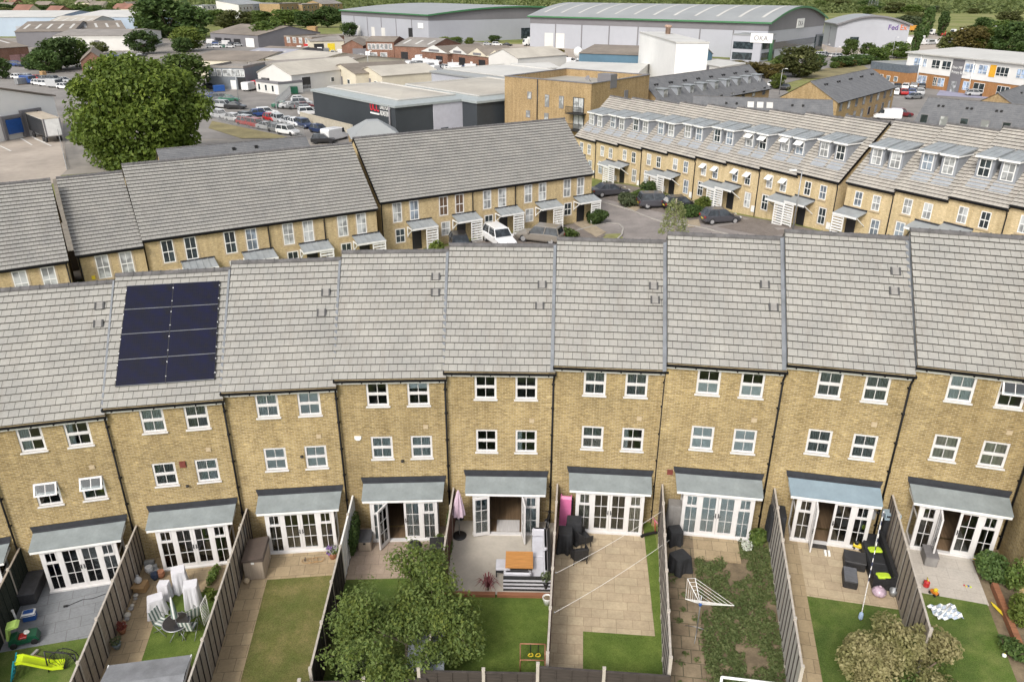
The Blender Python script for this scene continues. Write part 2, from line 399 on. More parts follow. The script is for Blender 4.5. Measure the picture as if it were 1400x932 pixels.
def inside():
    mb = MB(); D = 2 * HD - .2
    for z in (2.52, 5.05, 7.42):
        mb.box(.12, 4.4, .12, D, z - .12, z)
    mb.box(.1, 4.4, 4.2, 4.3, 0, 7.4)                # spine wall
    mb.box(.05, .1, .12, D, -.1, 7.4); mb.box(4.4, 4.45, .12, D, -.1, 7.4)
    return mb
def course_roof(mb, x0f, x1f, ye, ze, yr, zr, n, lip=.052, th=.16, u0=0.0):
    """one slope as n overlapping courses; x0f/x1f give the verge at depth y; UV in metres"""
    L = hypot(yr - ye, zr - ze); nz = (yr - ye) / L; ny = -(zr - ze) / L
    for k in range(n):
        t0, t1 = k / n, (k + 1) / n
        ya, yb = ye + (yr - ye) * t0, ye + (yr - ye) * t1; za, zb = ze + (zr - ze) * t0, ze + (zr - ze) * t1
        a0, a1 = lip + .004, .004
        A = (ya + ny * a0, za + nz * a0); B = (yb + ny * a1, zb + nz * a1); C = (ya + ny * .004, za + nz * .004)
        th_ = 1 / 3; v0, v1 = k * th_, (k + 1) * th_
        p = [(x0f(ya), A[0], A[1]), (x1f(ya), A[0], A[1]), (x1f(yb), B[0], B[1]), (x0f(yb), B[0], B[1])]
        mb.cm = 0
        mb.face(p, [(p[0][0] + u0, v0 + .004), (p[1][0] + u0, v0 + .004), (p[2][0] + u0, v1 - .004), (p[3][0] + u0, v1 - .004)])
        mb.face([(x0f(ya), C[0], C[1]), (x1f(ya), C[0], C[1]), p[1], p[0]], [(0, 1/3 * (k + 1))] * 4)
    mb.cm = 1
    yo, zo = ny * -th, nz * -th
    for xf, s in ((x0f, -1), (x1f, 1)):
        q = [(xf(ye), ye, ze + .02), (xf(yr), yr, zr + .02), (xf(yr), yr, zr - th), (xf(ye), ye, ze - th * .6)]
        mb.face(q[::s])
    mb.face([(x0f(ye), ye, ze), (x0f(ye), ye, ze - th * .6), (x1f(ye), ye, ze - th * .6), (x1f(ye), ye, ze)])
    mb.cm = 0
def front_roof():
    mb = MB()
    x0 = lambda y: xl(y) + .005; x1 = lambda y: xr(y) - .005
    course_roof(mb, x0, x1, YE, ZE + .02, HD, ZR, NC)
    D = 2 * HD                                        # street side: mirrored slope
    mb.face([(x1(D), D + .17, ZE), (x0(D), D + .17, ZE), (x0(HD), HD, ZR), (x1(HD), HD, ZR)], [(0, 0), (4.5, 0), (4.5, 6.3), (0, 6.3)])
    return mb
def ridge_mb(x0, x1, y, z, n, r=.135):
    mb = MB(); w = (x1 - x0) / n; rnd = random.Random(3)
    for k in range(n):
        rr = r * (1 + rnd.uniform(-.05, .05)); a, b = x0 + k * w, x0 + (k + 1) * w
        for u0, u1, q in ((a, b - .03, rr), (b - .03, b + .012, rr * 1.13)):
            A = [(u0, y - q * cos(pi * j / 6), z - .05 + q * sin(pi * j / 6)) for j in range(7)]
            B = [(u1, p[1], p[2]) for p in A]
            mb.loft([A, B], smooth=False)
    return mb
def flashing_mb(dz):
    mb = MB(); n = 5
    for k in range(n):
        t0, t1 = k / n, (k + 1) / n
        def pt(t, dx, dzz):
            t = min(t, 1); y = YE + .03 + (HD - YE - .12) * t; z = ZE + .02 + (ZR - ZE) * t - .02 * t
            return (xl(y) + dx, y, z + dzz)
        dn = -dz + .09; e = .004 * k
        for u, v in (((-.002 - e, .0), (-.012 - e, dn + e)), ((-.012 - e, dn + e), (-.15, dn - .03 + e)), ((-.15, dn - .03 + e), (-.15, dn - .06 + e))):
            mb.face([pt(t0, *u), pt(t1 + .02, *u), pt(t1 + .02, *v), pt(t0, *v)])
    return mb
def frame_rect(mb, x0, x1, z0, z1, w, y0, y1):
    mb.box(x0, x0 + w, y0, y1, z0, z1); mb.box(x1 - w, x1, y0, y1, z0, z1)
    mb.box(x0 + w, x1 - w, y0, y1, z0, z0 + w); mb.box(x0 + w, x1 - w, y0, y1, z1 - w, z1)
def win_frame(open_=False, w=WWD, h=WHT, mid=.5):
    mb = MB()
    frame_rect(mb, 0, w, 0, h, .055, .03, .10)
    m = h * mid
    mb.box(.055, w - .055, .02, .095, m - .035, m + .035)
    frame_rect(mb, .056, w - .056, .056, m - .036, .03, .035, .08)
    mb.box(w / 2 - .012, w / 2 + .012, .05, .07, .086, m - .066)
    if not open_:
        frame_rect(mb, .056, w - .056, m + .036, h - .056, .03, .022, .085)
        mb.box(w / 2 - .012, w / 2 + .012, .05, .07, m + .066, h - .086)
    return mb
def pane_mb(x0, x1, z0, z1, y=.06): return MB().box(x0, x1, y, y + .006, z0, z1)
def curtain_mb(x0, x1, z0, z1, y=.105, amp=.018, wl=.09):
    mb = MB(); n = max(6, int((x1 - x0) / wl * 4))
    q = [(x0 + (x1 - x0) * k / n, y + amp * sin(2 * pi * (x0 + (x1 - x0) * k / n) / wl)) for k in range(n + 1)]
    for a, b in zip(q, q[1:]): mb.face([(a[0], a[1], z0), (b[0], b[1], z0), (b[0], b[1], z1), (a[0], a[1], z1)], smooth=True)
    return mb
def blind_mb(x0, x1, z0, z1, y=.095, st=.05):
    mb = MB(); n = int((z1 - z0) / st)
    for k in range(n):
        z = z0 + k * st
        mb.face([(x0, y - .012, z), (x1, y - .012, z), (x1, y + .008, z + st * .96), (x0, y + .008, z + st * .96)])
    return mb
def door_mb(w=.71, s=1):
    mb = MB(); X = (lambda a, b: (a, b)) if s > 0 else (lambda a, b: (-b, -a))
    def bx(a, b, *r): a, b = X(a, b); mb.box(a, b, *r)
    z0, z1 = .09, 2.06
    bx(0, .095, 0, .06, z0, z1); bx(w - .095, w, 0, .06, z0, z1); bx(.095, w - .095, 0, .06, z0, z0 + .16); bx(.095, w - .095, 0, .06, z1 - .1, z1)
    gx0, gx1, gz0, gz1 = .095, w - .095, z0 + .16, z1 - .1
    bx((gx0 + gx1) / 2 - .011, (gx0 + gx1) / 2 + .011, .012, .048, gz0, gz1)
    for k in (1, 2):
        z = gz0 + (gz1 - gz0) * k / 3; bx(gx0, gx1, .014, .046, z - .011, z + .011)
    return mb
def door_pane(w=.71, s=1): return pane_mb(*((.095, w - .095) if s > 0 else (-(w - .095), -.095)), .25, 1.96, .027)
def handle_mb(x, s=1):
    mb = MB(); mb.box(x - .018, x + .018, -.02, 0, .98, 1.2); mb.bar((x, -.045, 1.08), (x - s * .1, -.045, 1.08), .011, 6); mb.bar((x, -.045, 1.08), (x, 0, 1.08), .011, 6); return mb
SW = .55
def side_frame(s=1):                    # fixed light beside the doors, with an opening fanlight
    mb = MB()
    frame_rect(mb, 0, SW, .09, 2.06, .05, 0, .07); mb.box(.05, SW - .05, 0, .07, 1.42, 1.49)
    frame_rect(mb, .051, SW - .051, 1.491, 2.009, .04, -.018, .05)
    mb.box(SW / 2 - .011, SW / 2 + .011, .012, .05, .14, 1.42); mb.box(SW / 2 - .011, SW / 2 + .011, .012, .04, 1.53, 1.97)
    mb.box(.05, SW - .05, .014, .048, .77, .79)
    return mb
def bay_frame():
    mb = MB(); y = -BY
    for x in (BX0, BX1 - .09): mb.box(x, x + .09, y, y + .09, 0, BZ)
    for x in (BX0 + .09 + SW, BX1 - .09 - SW - .07): mb.box(x, x + .07, y, y + .08, .09, 2.06)
    mb.box(BX0 + .09, BX1 - .09, y + .002, y + .088, 2.06, BZ)
    mb.box(BX0 - .03, BX1 + .03, y - .07, y + .1, -.02, .088)                 # threshold
    for x in (BX0, BX1 - .07):                                               # glazed cheeks
        mb.box(x, x + .07, -.09, -.002, 0, BZ); mb.box(x + .003, x + .067, y + .09, -.09, BZ - .12, BZ); mb.box(x + .003, x + .067, y + .09, -.09, .02, .2)
        mb.box(x + .006, x + .064, y + .09, -.09, 1.38, 1.45)
    return mb
def canopy():
    mb = MB(); x0, x1, X0, X1 = .76, 4.26, .80, 4.21
    zt, zf, yf = 2.50, 2.27, -1.05
    mb.cm = 0
    top = [(x0, 0, zt), (x1, 0, zt), (X1, yf, zf), (X0, yf, zf)]; bot = [(x, y, z - .05) for x, y, z in top]
    mb.face([top[3], top[2], top[1], top[0]]); mb.face([bot[0], bot[1], bot[2], bot[3]])
    mb.face([top[0], bot[0], bot[3], top[3]]); mb.face([top[2], bot[2], bot[1], top[1]]); mb.face([top[3], bot[3], bot[2], top[2]])
    mb.cm = 1
    mb.box(X0 + .02, X1 - .02, yf + .012, yf + .04, zf - .17, zf - .05)        # white fascia
    for x in (X0 + .02, X1 - .05): mb.box(x, x + .03, yf + .04, -.004, BZ - .02, zf - .052)
    mb.face([(X0 + .04, yf + .04, BZ + .012), (X0 + .04, 0, BZ + .012), (X1 - .04, 0, BZ + .012), (X1 - .04, yf + .04, BZ + .012)])
    return mb
def canopy_flashing():
    mb = MB(); a, b = .67, 4.33
    mb.face([(a + .05, -.03, 2.46), (b - .05, -.03, 2.46), (b, -.03, 2.71), (a, -.03, 2.71)])
    mb.face([(a + .08, -.14, 2.476), (b - .08, -.14, 2.476), (b - .05, -.03, 2.5), (a + .05, -.03, 2.5)])
    mb.box(a, b, -.03, 0, 2.705, 2.712)
    return mb
def gutter_mb():
    mb = MB(); x0, x1 = -.03, 4.53
    A = lambda x: [(x, -.285, 7.53), (x, -.29, 7.50), (x, -.275, 7.43), (x, -.235, 7.395), (x, -.19, 7.395), (x, -.15, 7.43), (x, -.14, 7.53), (x, -.16, 7.53), (x, -.165, 7.46), (x, -.215, 7.44), (x, -.262, 7.46), (x, -.27, 7.53)]
    mb.loft([A(x0), A(x1)], smooth=False)
    for x in (x0, x1 - .01): mb.face([(x, -.29, 7.53), (x, -.235, 7.395), (x, -.15, 7.43), (x, -.14, 7.53)])
    for k in range(6): mb.box(.3 + k * .78, .35 + k * .78, -.295, -.03, 7.38, 7.44)
    return mb
def downpipe_mb():
    mb = MB(); x = 4.43
    mb.path([(x + .02, -.17, 7.42), (x + .02, -.17, 7.3), (x, -.09, 7.1), (x, -.09, .05)], .04, 8)
    for z in (.6, 1.9, 3.2, 4.5, 5.8, 6.9): mb.bar((x, -.09, z), (x, -.09, z + .06), .052, 8); mb.box(x - .07, x + .07, -.05, 0, z, z + .05)
    return mb
def vent_tile():
    mb = MB(); mb.box(-.12, .12, -.17, .17, .03, .085); mb.cm = 1; mb.box(-.19, -.12, -.18, .17, .03, .1); mb.box(.12, .19, -.18, .17, .03, .1); mb.box(-.12, .12, -.18, -.17, .03, .08); mb.cm = 0; return mb
FM = {}                                              # meshes shared by all the houses of the terrace
FM['wall'] = front_wall().mesh('house_wall', BRICK); FM['roof'] = front_roof().mesh('house_roof', [TILE, BRICK])
FM['inside'] = inside().mesh('inner_walls', DARKROOM); FM['gutter'] = gutter_mb().mesh('gutter', BLACKP); FM['pipe'] = downpipe_mb().mesh('downpipe', BLACKP)
FM['ridge'] = ridge_mb(-.15, 4.63, HD, ZR + .02, 13).mesh('ridge_tiles', RIDGE)
FM['fascia'] = MB().box(0, 4.5, -.055, -.03, 7.24, 7.42).box(0, 4.5, -.15, -.055, 7.40, 7.42).mesh('fascia', WHITE)
FM['wf'] = win_frame().mesh('window_frame', UPVC); FM['wfo'] = win_frame(True).mesh('window_frame', UPVC)
FM['sill'] = MB().box(-.045, WWD + .045, -.07, .03, -.05, .0).mesh('sill', UPVC)
FM['wp'] = pane_mb(.08, WWD - .08, .08, .52).box(.08, WWD - .08, .055, .061, .58, 1.02).mesh('pane', GLASS)
FM['wpo'] = pane_mb(.08, WWD - .08, .08, .52).mesh('pane', GLASS)
_s = MB(); frame_rect(_s, .03, WWD - .03, -.52, 0, .06, -.03, .03); _s.box(WWD / 2 - .012, WWD / 2 + .012, -.01, .01, -.46, -.06)
FM['sash'] = _s.mesh('open_sash', UPVC); FM['sashp'] = MB().box(.09, WWD - .09, -.003, .003, -.46, -.06).mesh('pane', GLASS)
FM['bay'] = bay_frame().mesh('bay_frame', UPVC); FM['side'] = side_frame().mesh('side_window', UPVC)
FM['sidep'] = pane_mb(.05, SW - .05, .14, 1.42, .028).box(.09, SW - .09, .02, .026, 1.53, 1.97).mesh('pane', GLASS)
FM['cheekp'] = MB().box(0, .006, -BY + .09, -.09, .2, BZ - .12).mesh('pane', GLASS)
for s_, k_ in ((1, 'L'), (-1, 'R')):
    FM['door' + k_] = door_mb(s=s_).mesh('french_door', UPVC); FM['doorp' + k_] = door_pane(s=s_).mesh('pane', GLASS); FM['handle' + k_] = handle_mb(s_ * .66, s_).mesh('handle', BLACK)
FM['canopy'] = canopy().mesh('canopy', [GRP, WHITE]); FM['cflash'] = canopy_flashing().mesh('flashing', LEAD_DARK)
FM['vent'] = vent_tile().mesh('roof_vent', [plain('vent_tile_grey', (.24, .23, .215), .85, .2, 3), plain('vent_dark', (.07, .07, .07), .8)]); FM['floor'] = MB().box(.12, 4.38, .12, 4.2, -.05, .03).box(BX0 + .1, BX1 - .1, -.82, .12, -.05, .03).mesh('ground_floor', WOODFLOOR)
def cm_(kind, hi=1.06):
    """what hangs behind a window"""
    a, b = .06, WWD - .06
    return {'net': (curtain_mb(a, b, .06, hi), NET), 'blind': (blind_mb(a, b, .08, hi), BLIND), 'half': (curtain_mb(a, a + .38, .06, hi), NET), 'lowblind': (blind_mb(a, b, .08, .58), BLIND),
            'sides': (curtain_mb(a, a + .22, .06, hi), NET), 'beige': (curtain_mb(a, b, .06, hi, wl=.2), BEIGE), 'dim': (curtain_mb(a, b, .06, hi), DARKCURT), 'topblind': (blind_mb(a, b, .75, hi), BLIND)}[kind]
for k_ in ('net', 'blind', 'half', 'lowblind', 'sides', 'beige', 'dim', 'topblind'):
    mb_, mt_ = cm_(k_); FM['c_' + k_] = mb_.mesh('curtain', mt_)
for k_, mt_ in (('net', NET), ('blind', BLIND), ('beige', BEIGE)):
    FM['d_' + k_] = (curtain_mb(0, SW, .1, 2.03, y=.1) if k_ != 'blind' else blind_mb(0, SW, .1, 2.03, y=.09)).mesh('curtain', mt_)
HOUSE = [  # label, [UL, UR, LL, LR] curtains (o = open sash), side light curtains, door openings (left, right in degrees)
    ('terraced house with both middle windows propped open, second from the left edge', ['half', 'sides', 'o', 'o'], None, 0, 0),
    ('terraced house with black solar panels on its roof', ['net', 'dim', 'dim', 'net'], None, 0, 0),
    ('terraced house behind the brown-lidded garden storage box', ['net', 'blind', 'blind', 'blind'], None, 0, 0),
    ('terraced house with a white alarm box, behind the leafy garden tree', [None, 'topblind', 'net', 'net'], 'net', 118, 0),
    ('terraced house with both garden doors open behind the corner sofa', [None, None, None, 'sides'], 'net', 165, 100),
    ('terraced house with cream slab patio and crossing washing lines', ['dim', 'dim', 'dim', 'sides'], 'beige', 0, 0),
    ('terraced house with white blinds in every window, behind the weedy garden', ['lowblind', 'lowblind', 'blind', 'blind'], 'blind', 0, 0),
    ('terraced house with bluish canopy, behind the black sofa with lime cushions', ['dim', 'dim', 'dim', 'dim'], None, 95, 0),
    ('terraced house with striped beige curtains and a raised window at right edge', ['net', 'o', 'beige', 'beige'], None, 98, 0),
    ('brick house standing forward at the right edge of the photo', ['net', 'net', 'net', 'net'], None, 0, 0),
    ('terraced house cut off by the left edge of the photo', ['net', 'net', 'net', 'net'], None, 0, 0)]
VENTS = [((4.05, .19), (4.05, .33)), (None, None), ((3.95, .28), (3.8, .44)), ((4.0, .22), (4.0, .35)), ((3.95, .33), (3.85, .5)), ((4.0, .37), (4.05, .48)), ((3.8, .38), (4.1, .55)), ((4.05, .27), (3.95, .42)), ((4.2, .28), None), (None, None), (None, None)]
def window_part(h, key, cur, x, z):
    op = cur == 'o'
    w = part('window', FM['wfo'] if op else FM['wf'], None, h, (x, 0, z))
    part('sill', FM['sill'], None, w); part('pane', FM['wpo'] if op else FM['wp'], None, w)
    if op:
        a = R(-32); sa = part('open_sash', FM['sash'], None, h, (x, -.005, z + WHT - .03), rot=(a, 0, 0)); part('pane', FM['sashp'], None, sa)
    elif cur: part('curtain', FM['c_' + cur], None, w)
    return w
houses = []
for i, (lab, cur, sidec, dl, dr) in enumerate(HOUSE):
    x, y, z, a = HS[i]
    h = thing('terraced_house', lab, 'house', (x, y, z), R(a), 'terraced houses in the curved front row'); houses.append(h)
    part('wall', FM['wall'], None, h); part('inner_walls', FM['inside'], None, h); part('ground_floor', FM['floor'], None, h)
    ro = part('roof', FM['roof'], None, h); part('ridge_tiles', FM['ridge'], None, ro)
    if 0 < i < 9: part('lead_flashing', flashing_mb(HS[i][2] - HS[i - 1][2]), LEAD, ro)
    for v in VENTS[i]:
        if v:
            t = 1 - v[1]; yy = YE + (HD - YE) * t; zz = ZE + (ZR - ZE) * t
            part('roof_vent', FM['vent'], None, ro, (v[0], yy, zz), rot=(atan2(ZR - ZE, HD - YE), 0, 0))
    part('gutter', FM['gutter'], None, h); part('downpipe', FM['pipe'], None, h); part('fascia', FM['fascia'], None, h)
    for (key, (wx, wz)), c in zip(WIN.items(), cur): window_part(h, key, c, wx, wz)
    ca = part('canopy', FM['canopy'], None, h); part('flashing', FM['cflash'], None, ca)
    if i == 7: ca.data = ca.data.copy(); ca.data.materials[0] = plain('blue_grey_canopy_sheet', (.22, .29, .34), .55, .12, 1.2); ca['label'] = 'bluish canopy roof'
    bf = part('bay_frame', FM['bay'], None, h)
    for bx_ in (BX0 + .03, BX1 - .04): part('pane', FM['cheekp'], None, bf, (bx_, 0, 0))
    for sx_ in (BX0 + .09, BX1 - .09 - SW):
        sw_ = part('side_window', FM['side'], None, h, (sx_, -BY + .005, 0)); part('pane', FM['sidep'], None, sw_)
        if sidec: part('curtain', FM['d_' + sidec], None, sw_)
    for k_, dx, ang in (('L', BX0 + .09 + SW + .07, -dl), ('R', BX1 - .09 - SW - .07, dr)):
        d = part('french_door', FM['door' + k_], None, h, (dx, -BY + (.005 if not ang else -.03), 0), R(ang)); part('pane', FM['doorp' + k_], None, d); part('handle', FM['handle' + k_], None, d)
        if sidec in ('blind', 'net') and not ang:
            cc = part('curtain', FM['d_' + sidec], None, d, (.08 if k_ == 'L' else -.63, -.01, 0))
# small fittings on the walls
def on_wall(i, px, py):                             # pixel -> wall plane of house i, as local x, z
    Mi = HM[i].inverted(); o = Mi @ Vector((0, 0, CZ)); d = Mi.to_3x3() @ ray(px, py); t = -o.y / d.y; p = o + d * t; return p.x, p.z
for i, px, py in ((0, 126, 638), (1, 285, 614), (2, 436, 596), (3, 582, 583), (4, 727, 575), (5, 874, 572), (6, 1031, 574), (7, 1195, 580), (8, 1380, 591)):
    wx, wz = on_wall(i, px, py); part('wall_vent', MB().box(-.1, .1, -.03, 0, -.09, .09).box(-.08, .08, -.04, -.03, -.02, .02), STONE, houses[i], (wx, 0, wz))
wx, wz = on_wall(3, 489.5, 598); b_ = MB(); b_.loft([[(-.14, y, .08), (.14, y, .08), (.14, y, -.02), (.07, y, -.1), (-.07, y, -.1), (-.14, y, -.02)] for y in (0, -.07)], smooth=False)
part('alarm_box', b_, WHITE, houses[3], (wx, 0, wz))
wx, wz = on_wall(1, 250, 634); part('red_alarm_box', MB().box(-.12, .12, -.06, 0, -.14, .14).box(-.1, .1, -.075, -.06, -.04, .08), plain('brick_red_plastic', (.16, .04, .03), .6), houses[1], (wx, 0, wz))
wx, wz = on_wall(6, 916, 645); part('red_air_brick', MB().box(-.12, .12, -.02, 0, -.13, .13).box(-.09, .09, -.03, -.02, -.02, .02), plain('brick_red_plastic', (.16, .04, .03), .6), houses[6], (wx, 0, wz))
for i, px, py in ((3, 550.5, 630), (1, 257, 664), (2, 413, 624), (7, 1200, 700)):
    wx, wz = on_wall(i, px, py); mb = MB(); mb.lathe([(.05, 0), (.07, .03), (.07, .08), (.05, .1)], 8); part('wall_lamp', mb, BLACK, houses[i], (wx, -.08, wz))
# the solar array of the second house: two columns of four
PV = new_mat('solar_cells')[0]; nt_ = PV.node_tree; b_ = nt_.nodes["Principled BSDF"]
br_ = nt_.nodes.new("ShaderNodeTexBrick"); nt_.links.new(coords(nt_, 'Object'), br_.inputs['Vector']); br_.offset = 0
br_.inputs['Scale'].default_value = 1; br_.inputs['Brick Width'].default_value = .083; br_.inputs['Row Height'].default_value = .17; br_.inputs['Mortar Size'].default_value = .003
br_.inputs['Color1'].default_value = (.007, .008, .018, 1); br_.inputs['Color2'].default_value = (.010, .010, .015, 1); br_.inputs['Mortar'].default_value = (.018, .018, .024, 1)
n_ = noise(nt_, coords(nt_, 'Object', (1, 1, 1)), 1.6, 2)
nt_.links.new(mixc(nt_, ramp(nt_, n_, .35, .7), br_.outputs[0], (.008, .009, .030)), b_.inputs['Base Color']); b_.inputs['Roughness'].default_value = .25; b_.inputs['Specular IOR Level'].default_value = .22
PVF = plain('black_panel_frame', (.02, .02, .022), .4)
def on_roof(i, px, py, lift=.1):
    Mi = HM[i].inverted(); o = Mi @ Vector((0, 0, CZ)); d = Mi.to_3x3() @ ray(px, py)
    t = (ZE + .02 + lift - SP * YE + SP * o.y - o.z) / (d.z - SP * d.y); return o + d * t
PA, PB_, PC_ = on_roof(1, 155.5, 527), on_roof(1, 291.5, 519), on_roof(1, 176, 389.5)
pw = (PB_.x - PA.x) / 2; v0 = hypot(PA.y - YE, PA.z - ZE - .12); v1 = hypot(PC_.y - YE, PC_.z - ZE - .12); ph = (v1 - v0) / 4; al = atan2(ZR - ZE, HD - YE)
px0 = (PA.x + PC_.x) / 2
for c in range(2):
    for r_ in range(4):
        v = v0 + ph * r_
        q = part('solar_panel', MB().box(.012, pw - .012, .012, ph - .008, -.03, .02), PV, houses[1], (px0 + c * pw, YE + v * cos(al) - .09 * sin(al), ZE + .02 + v * sin(al) + .09 * cos(al)), rot=(al, 0, 0))
        fm = MB(); fm.box(.002, .014, .002, ph - .002, -.035, .024); fm.box(pw - .014, pw - .002, .002, ph - .002, -.035, .024); fm.cm = 1; fm.box(.014, pw - .014, .002, .014, -.035, .024); fm.box(.014, pw - .014, ph - .012, ph - .002, -.035, .024)
        part('panel_frame', fm, [PVF, plain('grey_panel_edge', (.2, .21, .22), .4)], q)
        cl = MB()
        for yy in (.25 * ph, .8 * ph): cl.box(-.02, .016, yy - .02, yy + .02, -.03, .03); cl.box(pw - .016, pw + .02, yy - .02, yy + .02, -.03, .031) if c else None
        part('clamp', cl, plain('bright_aluminium', (.7, .7, .7), .35), q)
# ================================================================== GROUND, ROADS, YARDS
GROUND = new_mat('ground_cover')[0]; nt_ = GROUND.node_tree; b_ = nt_.nodes["Principled BSDF"]
gm_ = nt_.nodes.new("ShaderNodeNewGeometry"); p_ = gm_.outputs['Position']
n1_ = noise(nt_, p_, .02, 6, .7); n2_ = noise(nt_, p_, .15, 5, .7); n3_ = noise(nt_, p_, 1.5, 3)
c_ = mixc(nt_, ramp(nt_, n1_, .42, .6), (.15, .18, .05), (.25, .25, .10)); c_ = mixc(nt_, ramp(nt_, n2_, .5, .68), c_, (.24, .21, .12))
c_ = mixc(nt_, 1.0, c_, ramp(nt_, n3_, .3, .7, (.7,) * 3, (1.1,) * 3), 'MULTIPLY')
nt_.links.new(c_, b_.inputs['Base Color']); b_.inputs['Roughness'].default_value = .95; b_.inputs['Specular IOR Level'].default_value = .1
def ground_z(x, y):
    z = tz(x, y)
    if y < 34 and abs(x) < 34: z -= .35 * min(1, (34 - y) / 4) * min(1, max(0, (34 - abs(x)) / 4))
    return z
xs = sorted({*[-4000, -2500, -1500, -900, -600, -400, -250, -160, 160, 250, 400, 600, 900, 1500, 2500, 4000], *range(-120, 121, 4)})
ys = sorted({*[-300, -100, -40, 180, 230, 300, 400, 600, 900, 1400, 2200, 3500, 5000], *range(-20, 161, 4)})
mb = MB(); ids = {}
for y in ys:
    for x in xs: ids[x, y] = mb.P((x, y, ground_z(x, y)))
for y0, y1 in zip(ys, ys[1:]):
    for x0, x1 in zip(xs, xs[1:]): mb.idx((ids[x0, y0], ids[x1, y0], ids[x1, y1], ids[x0, y1]), True)
struct('ground', mb, GROUND)
def drape(name, pts, mat, dz, step=4.0, kind='structure'):
    """a sheet laid over the terrain: plan polygon cut on the terrain grid"""
    bm = bmesh.new(); vs = [bm.verts.new((p[0], p[1], 0)) for p in pts]; bm.faces.new(vs)
    x0, x1 = min(p[0] for p in pts), max(p[0] for p in pts); y0, y1 = min(p[1] for p in pts), max(p[1] for p in pts)
    if y0 < 160:
        for ax, a, b in ((0, x0, x1), (1, y0, min(y1, 160))):
            k = math.floor(a / step) + 1
            while k * step < b:
                co = [0, 0, 0]; no = [0, 0, 0]; co[ax] = k * step; no[ax] = 1
                bmesh.ops.bisect_plane(bm, geom=bm.verts[:] + bm.edges[:] + bm.faces[:], plane_co=co, plane_no=no); k += 1
    for v in bm.verts: v.co.z = ground_z(v.co.x, v.co.y) + dz
    bmesh.ops.recalc_face_normals(bm, faces=bm.faces[:])
    if sum(f.normal.z for f in bm.faces) < 0: bmesh.ops.reverse_faces(bm, faces=bm.faces[:])
    me = bpy.data.meshes.new(name); bm.to_mesh(me); bm.free(); me.materials.append(mat)
    o = link(name, me); o['kind'] = kind; return o
def pix(*pts): return [gt(*p).to_2d() for p in pts]
ASPHALT = plain('estate_asphalt', (.235, .21, .195), .9, .22, .5, bmp=.2, world=True)
ASPHALT2 = plain('yard_asphalt', (.21, .195, .18), .9, .25, .12, world=True)
CONC = plain('yard_concrete', (.36, .31, .26), .9, .22, .12, world=True)
BLOCKP = paving_mat('drive_block_paving', (.24, .205, .18), (.20, .17, .15), (.11, .1, .09), .2, .1, .6, .008)
LINE = plain('road_marking', (.62, .61, .58), .8, .15, 2)
KERB = plain('kerb_stone', (.34, .32, .29), .9, .15, 2)
FLAG = paving_mat('flagstone_path', (.40, .33, .24), (.34, .28, .2), (.2, .17, .13), .6, .6, .5)
# the close between the middle terraces
drape('estate_road', pix((800, 300), (830, 250), (1150, 330), (1240, 420), (700, 420), (560, 350), (690, 335), (780, 318)), ASPHALT, .03)
drape('estate_road', [(-48, 36), (60, 32), (60, 48), (24, 60), (8, 66), (-12, 56), (-30, 46), (-48, 42)], ASPHALT, .025)
drape('driveway', pix((810, 268), (848, 252), (1140, 322), (1120, 345), (1040, 322), (960, 306), (900, 290)), BLOCKP, .045)
drape('driveway', pix((575, 345), (790, 305), (828, 322), (790, 345), (700, 365), (590, 372)), BLOCKP, .05)
def line_strip(pts, w, mat, name, dz, h=None):
    mb = MB()
    for a, b in zip(pts, pts[1:]):
        a, b = Vector(a[:2]), Vector(b[:2]); d = (b - a); n = max(1, int(d.length / 2)); q = Vector((-d.y, d.x)).normalized() * w / 2
        for k in range(n):
            s, t = a + d * k / n, a + d * (k + 1) / n
            c = [s - q, t - q, t + q, s + q]; zz = [ground_z(p.x, p.y) + dz for p in c]
            if h: mb.loft([[(p.x, p.y, z - .05) for p, z in zip(c, zz)], [(p.x, p.y, z + h) for p, z in zip(c, zz)]], smooth=False)
            else: mb.face([(p.x, p.y, z) for p, z in zip(c, zz)])
    return struct(name, mb, mat)
line_strip(pix((812, 274), (860, 287), (905, 304), (960, 312), (1010, 325), (1100, 335)), .16, KERB, 'kerb', .03, .1)
kb = pix((770, 322), (800, 313), (830, 306), (846, 307), (852, 313), (850, 322), (838, 334)); line_strip(kb, .16, KERB, 'kerb', .03, .1)
drape('path', pix((782, 304), (800, 300), (829, 318), (815, 325)), FLAG, .06)
drape('path', pix((843, 276), (862, 270), (880, 282), (868, 290)), FLAG, .06)
drape('path', pix((938, 303), (955, 300), (958, 310), (940, 312)), FLAG, .06)
# yards and car parks of the trading estate beyond
HARD = plain('estate_hardstanding', (.25, .225, .195), .9, .3, .06, world=True, hue=(.15, .14, .125))
drape('estate_ground', pix((-220, 250), (-220, 52), (300, 52), (480, 46), (720, 62), (1060, 86), (1010, 128), (880, 190), (440, 214), (0, 246)), HARD, .015)
drape('play_surface', pix((1285, 124), (1352, 128), (1356, 136), (1280, 131)), plain('lilac_play_surface', (.27, .27, .36), .8, .15, .5), .1)
drape('depot_yard', pix((-160, 190), (20, 178), (85, 165), (92, 232), (60, 262), (-30, 262), (-160, 300)), CONC, .03)
drape('estate_street', pix((82, 160), (100, 150), (250, 190), (420, 190), (520, 215), (560, 185), (520, 160), (430, 150), (400, 120), (330, 110), (285, 150), (250, 160), (130, 120), (60, 118)), ASPHALT2, .04)
drape('car_park', pix((-60, 90), (160, 78), (330, 100), (330, 130), (100, 140), (-60, 132)), ASPHALT2, .05)
drape('car_park', pix((280, 60), (380, 55), (400, 75), (270, 80)), ASPHALT2, .05)
drape('van_yard', pix((400, 75), (600, 62), (720, 75), (700, 110), (560, 110), (430, 90)), ASPHALT2, .06)
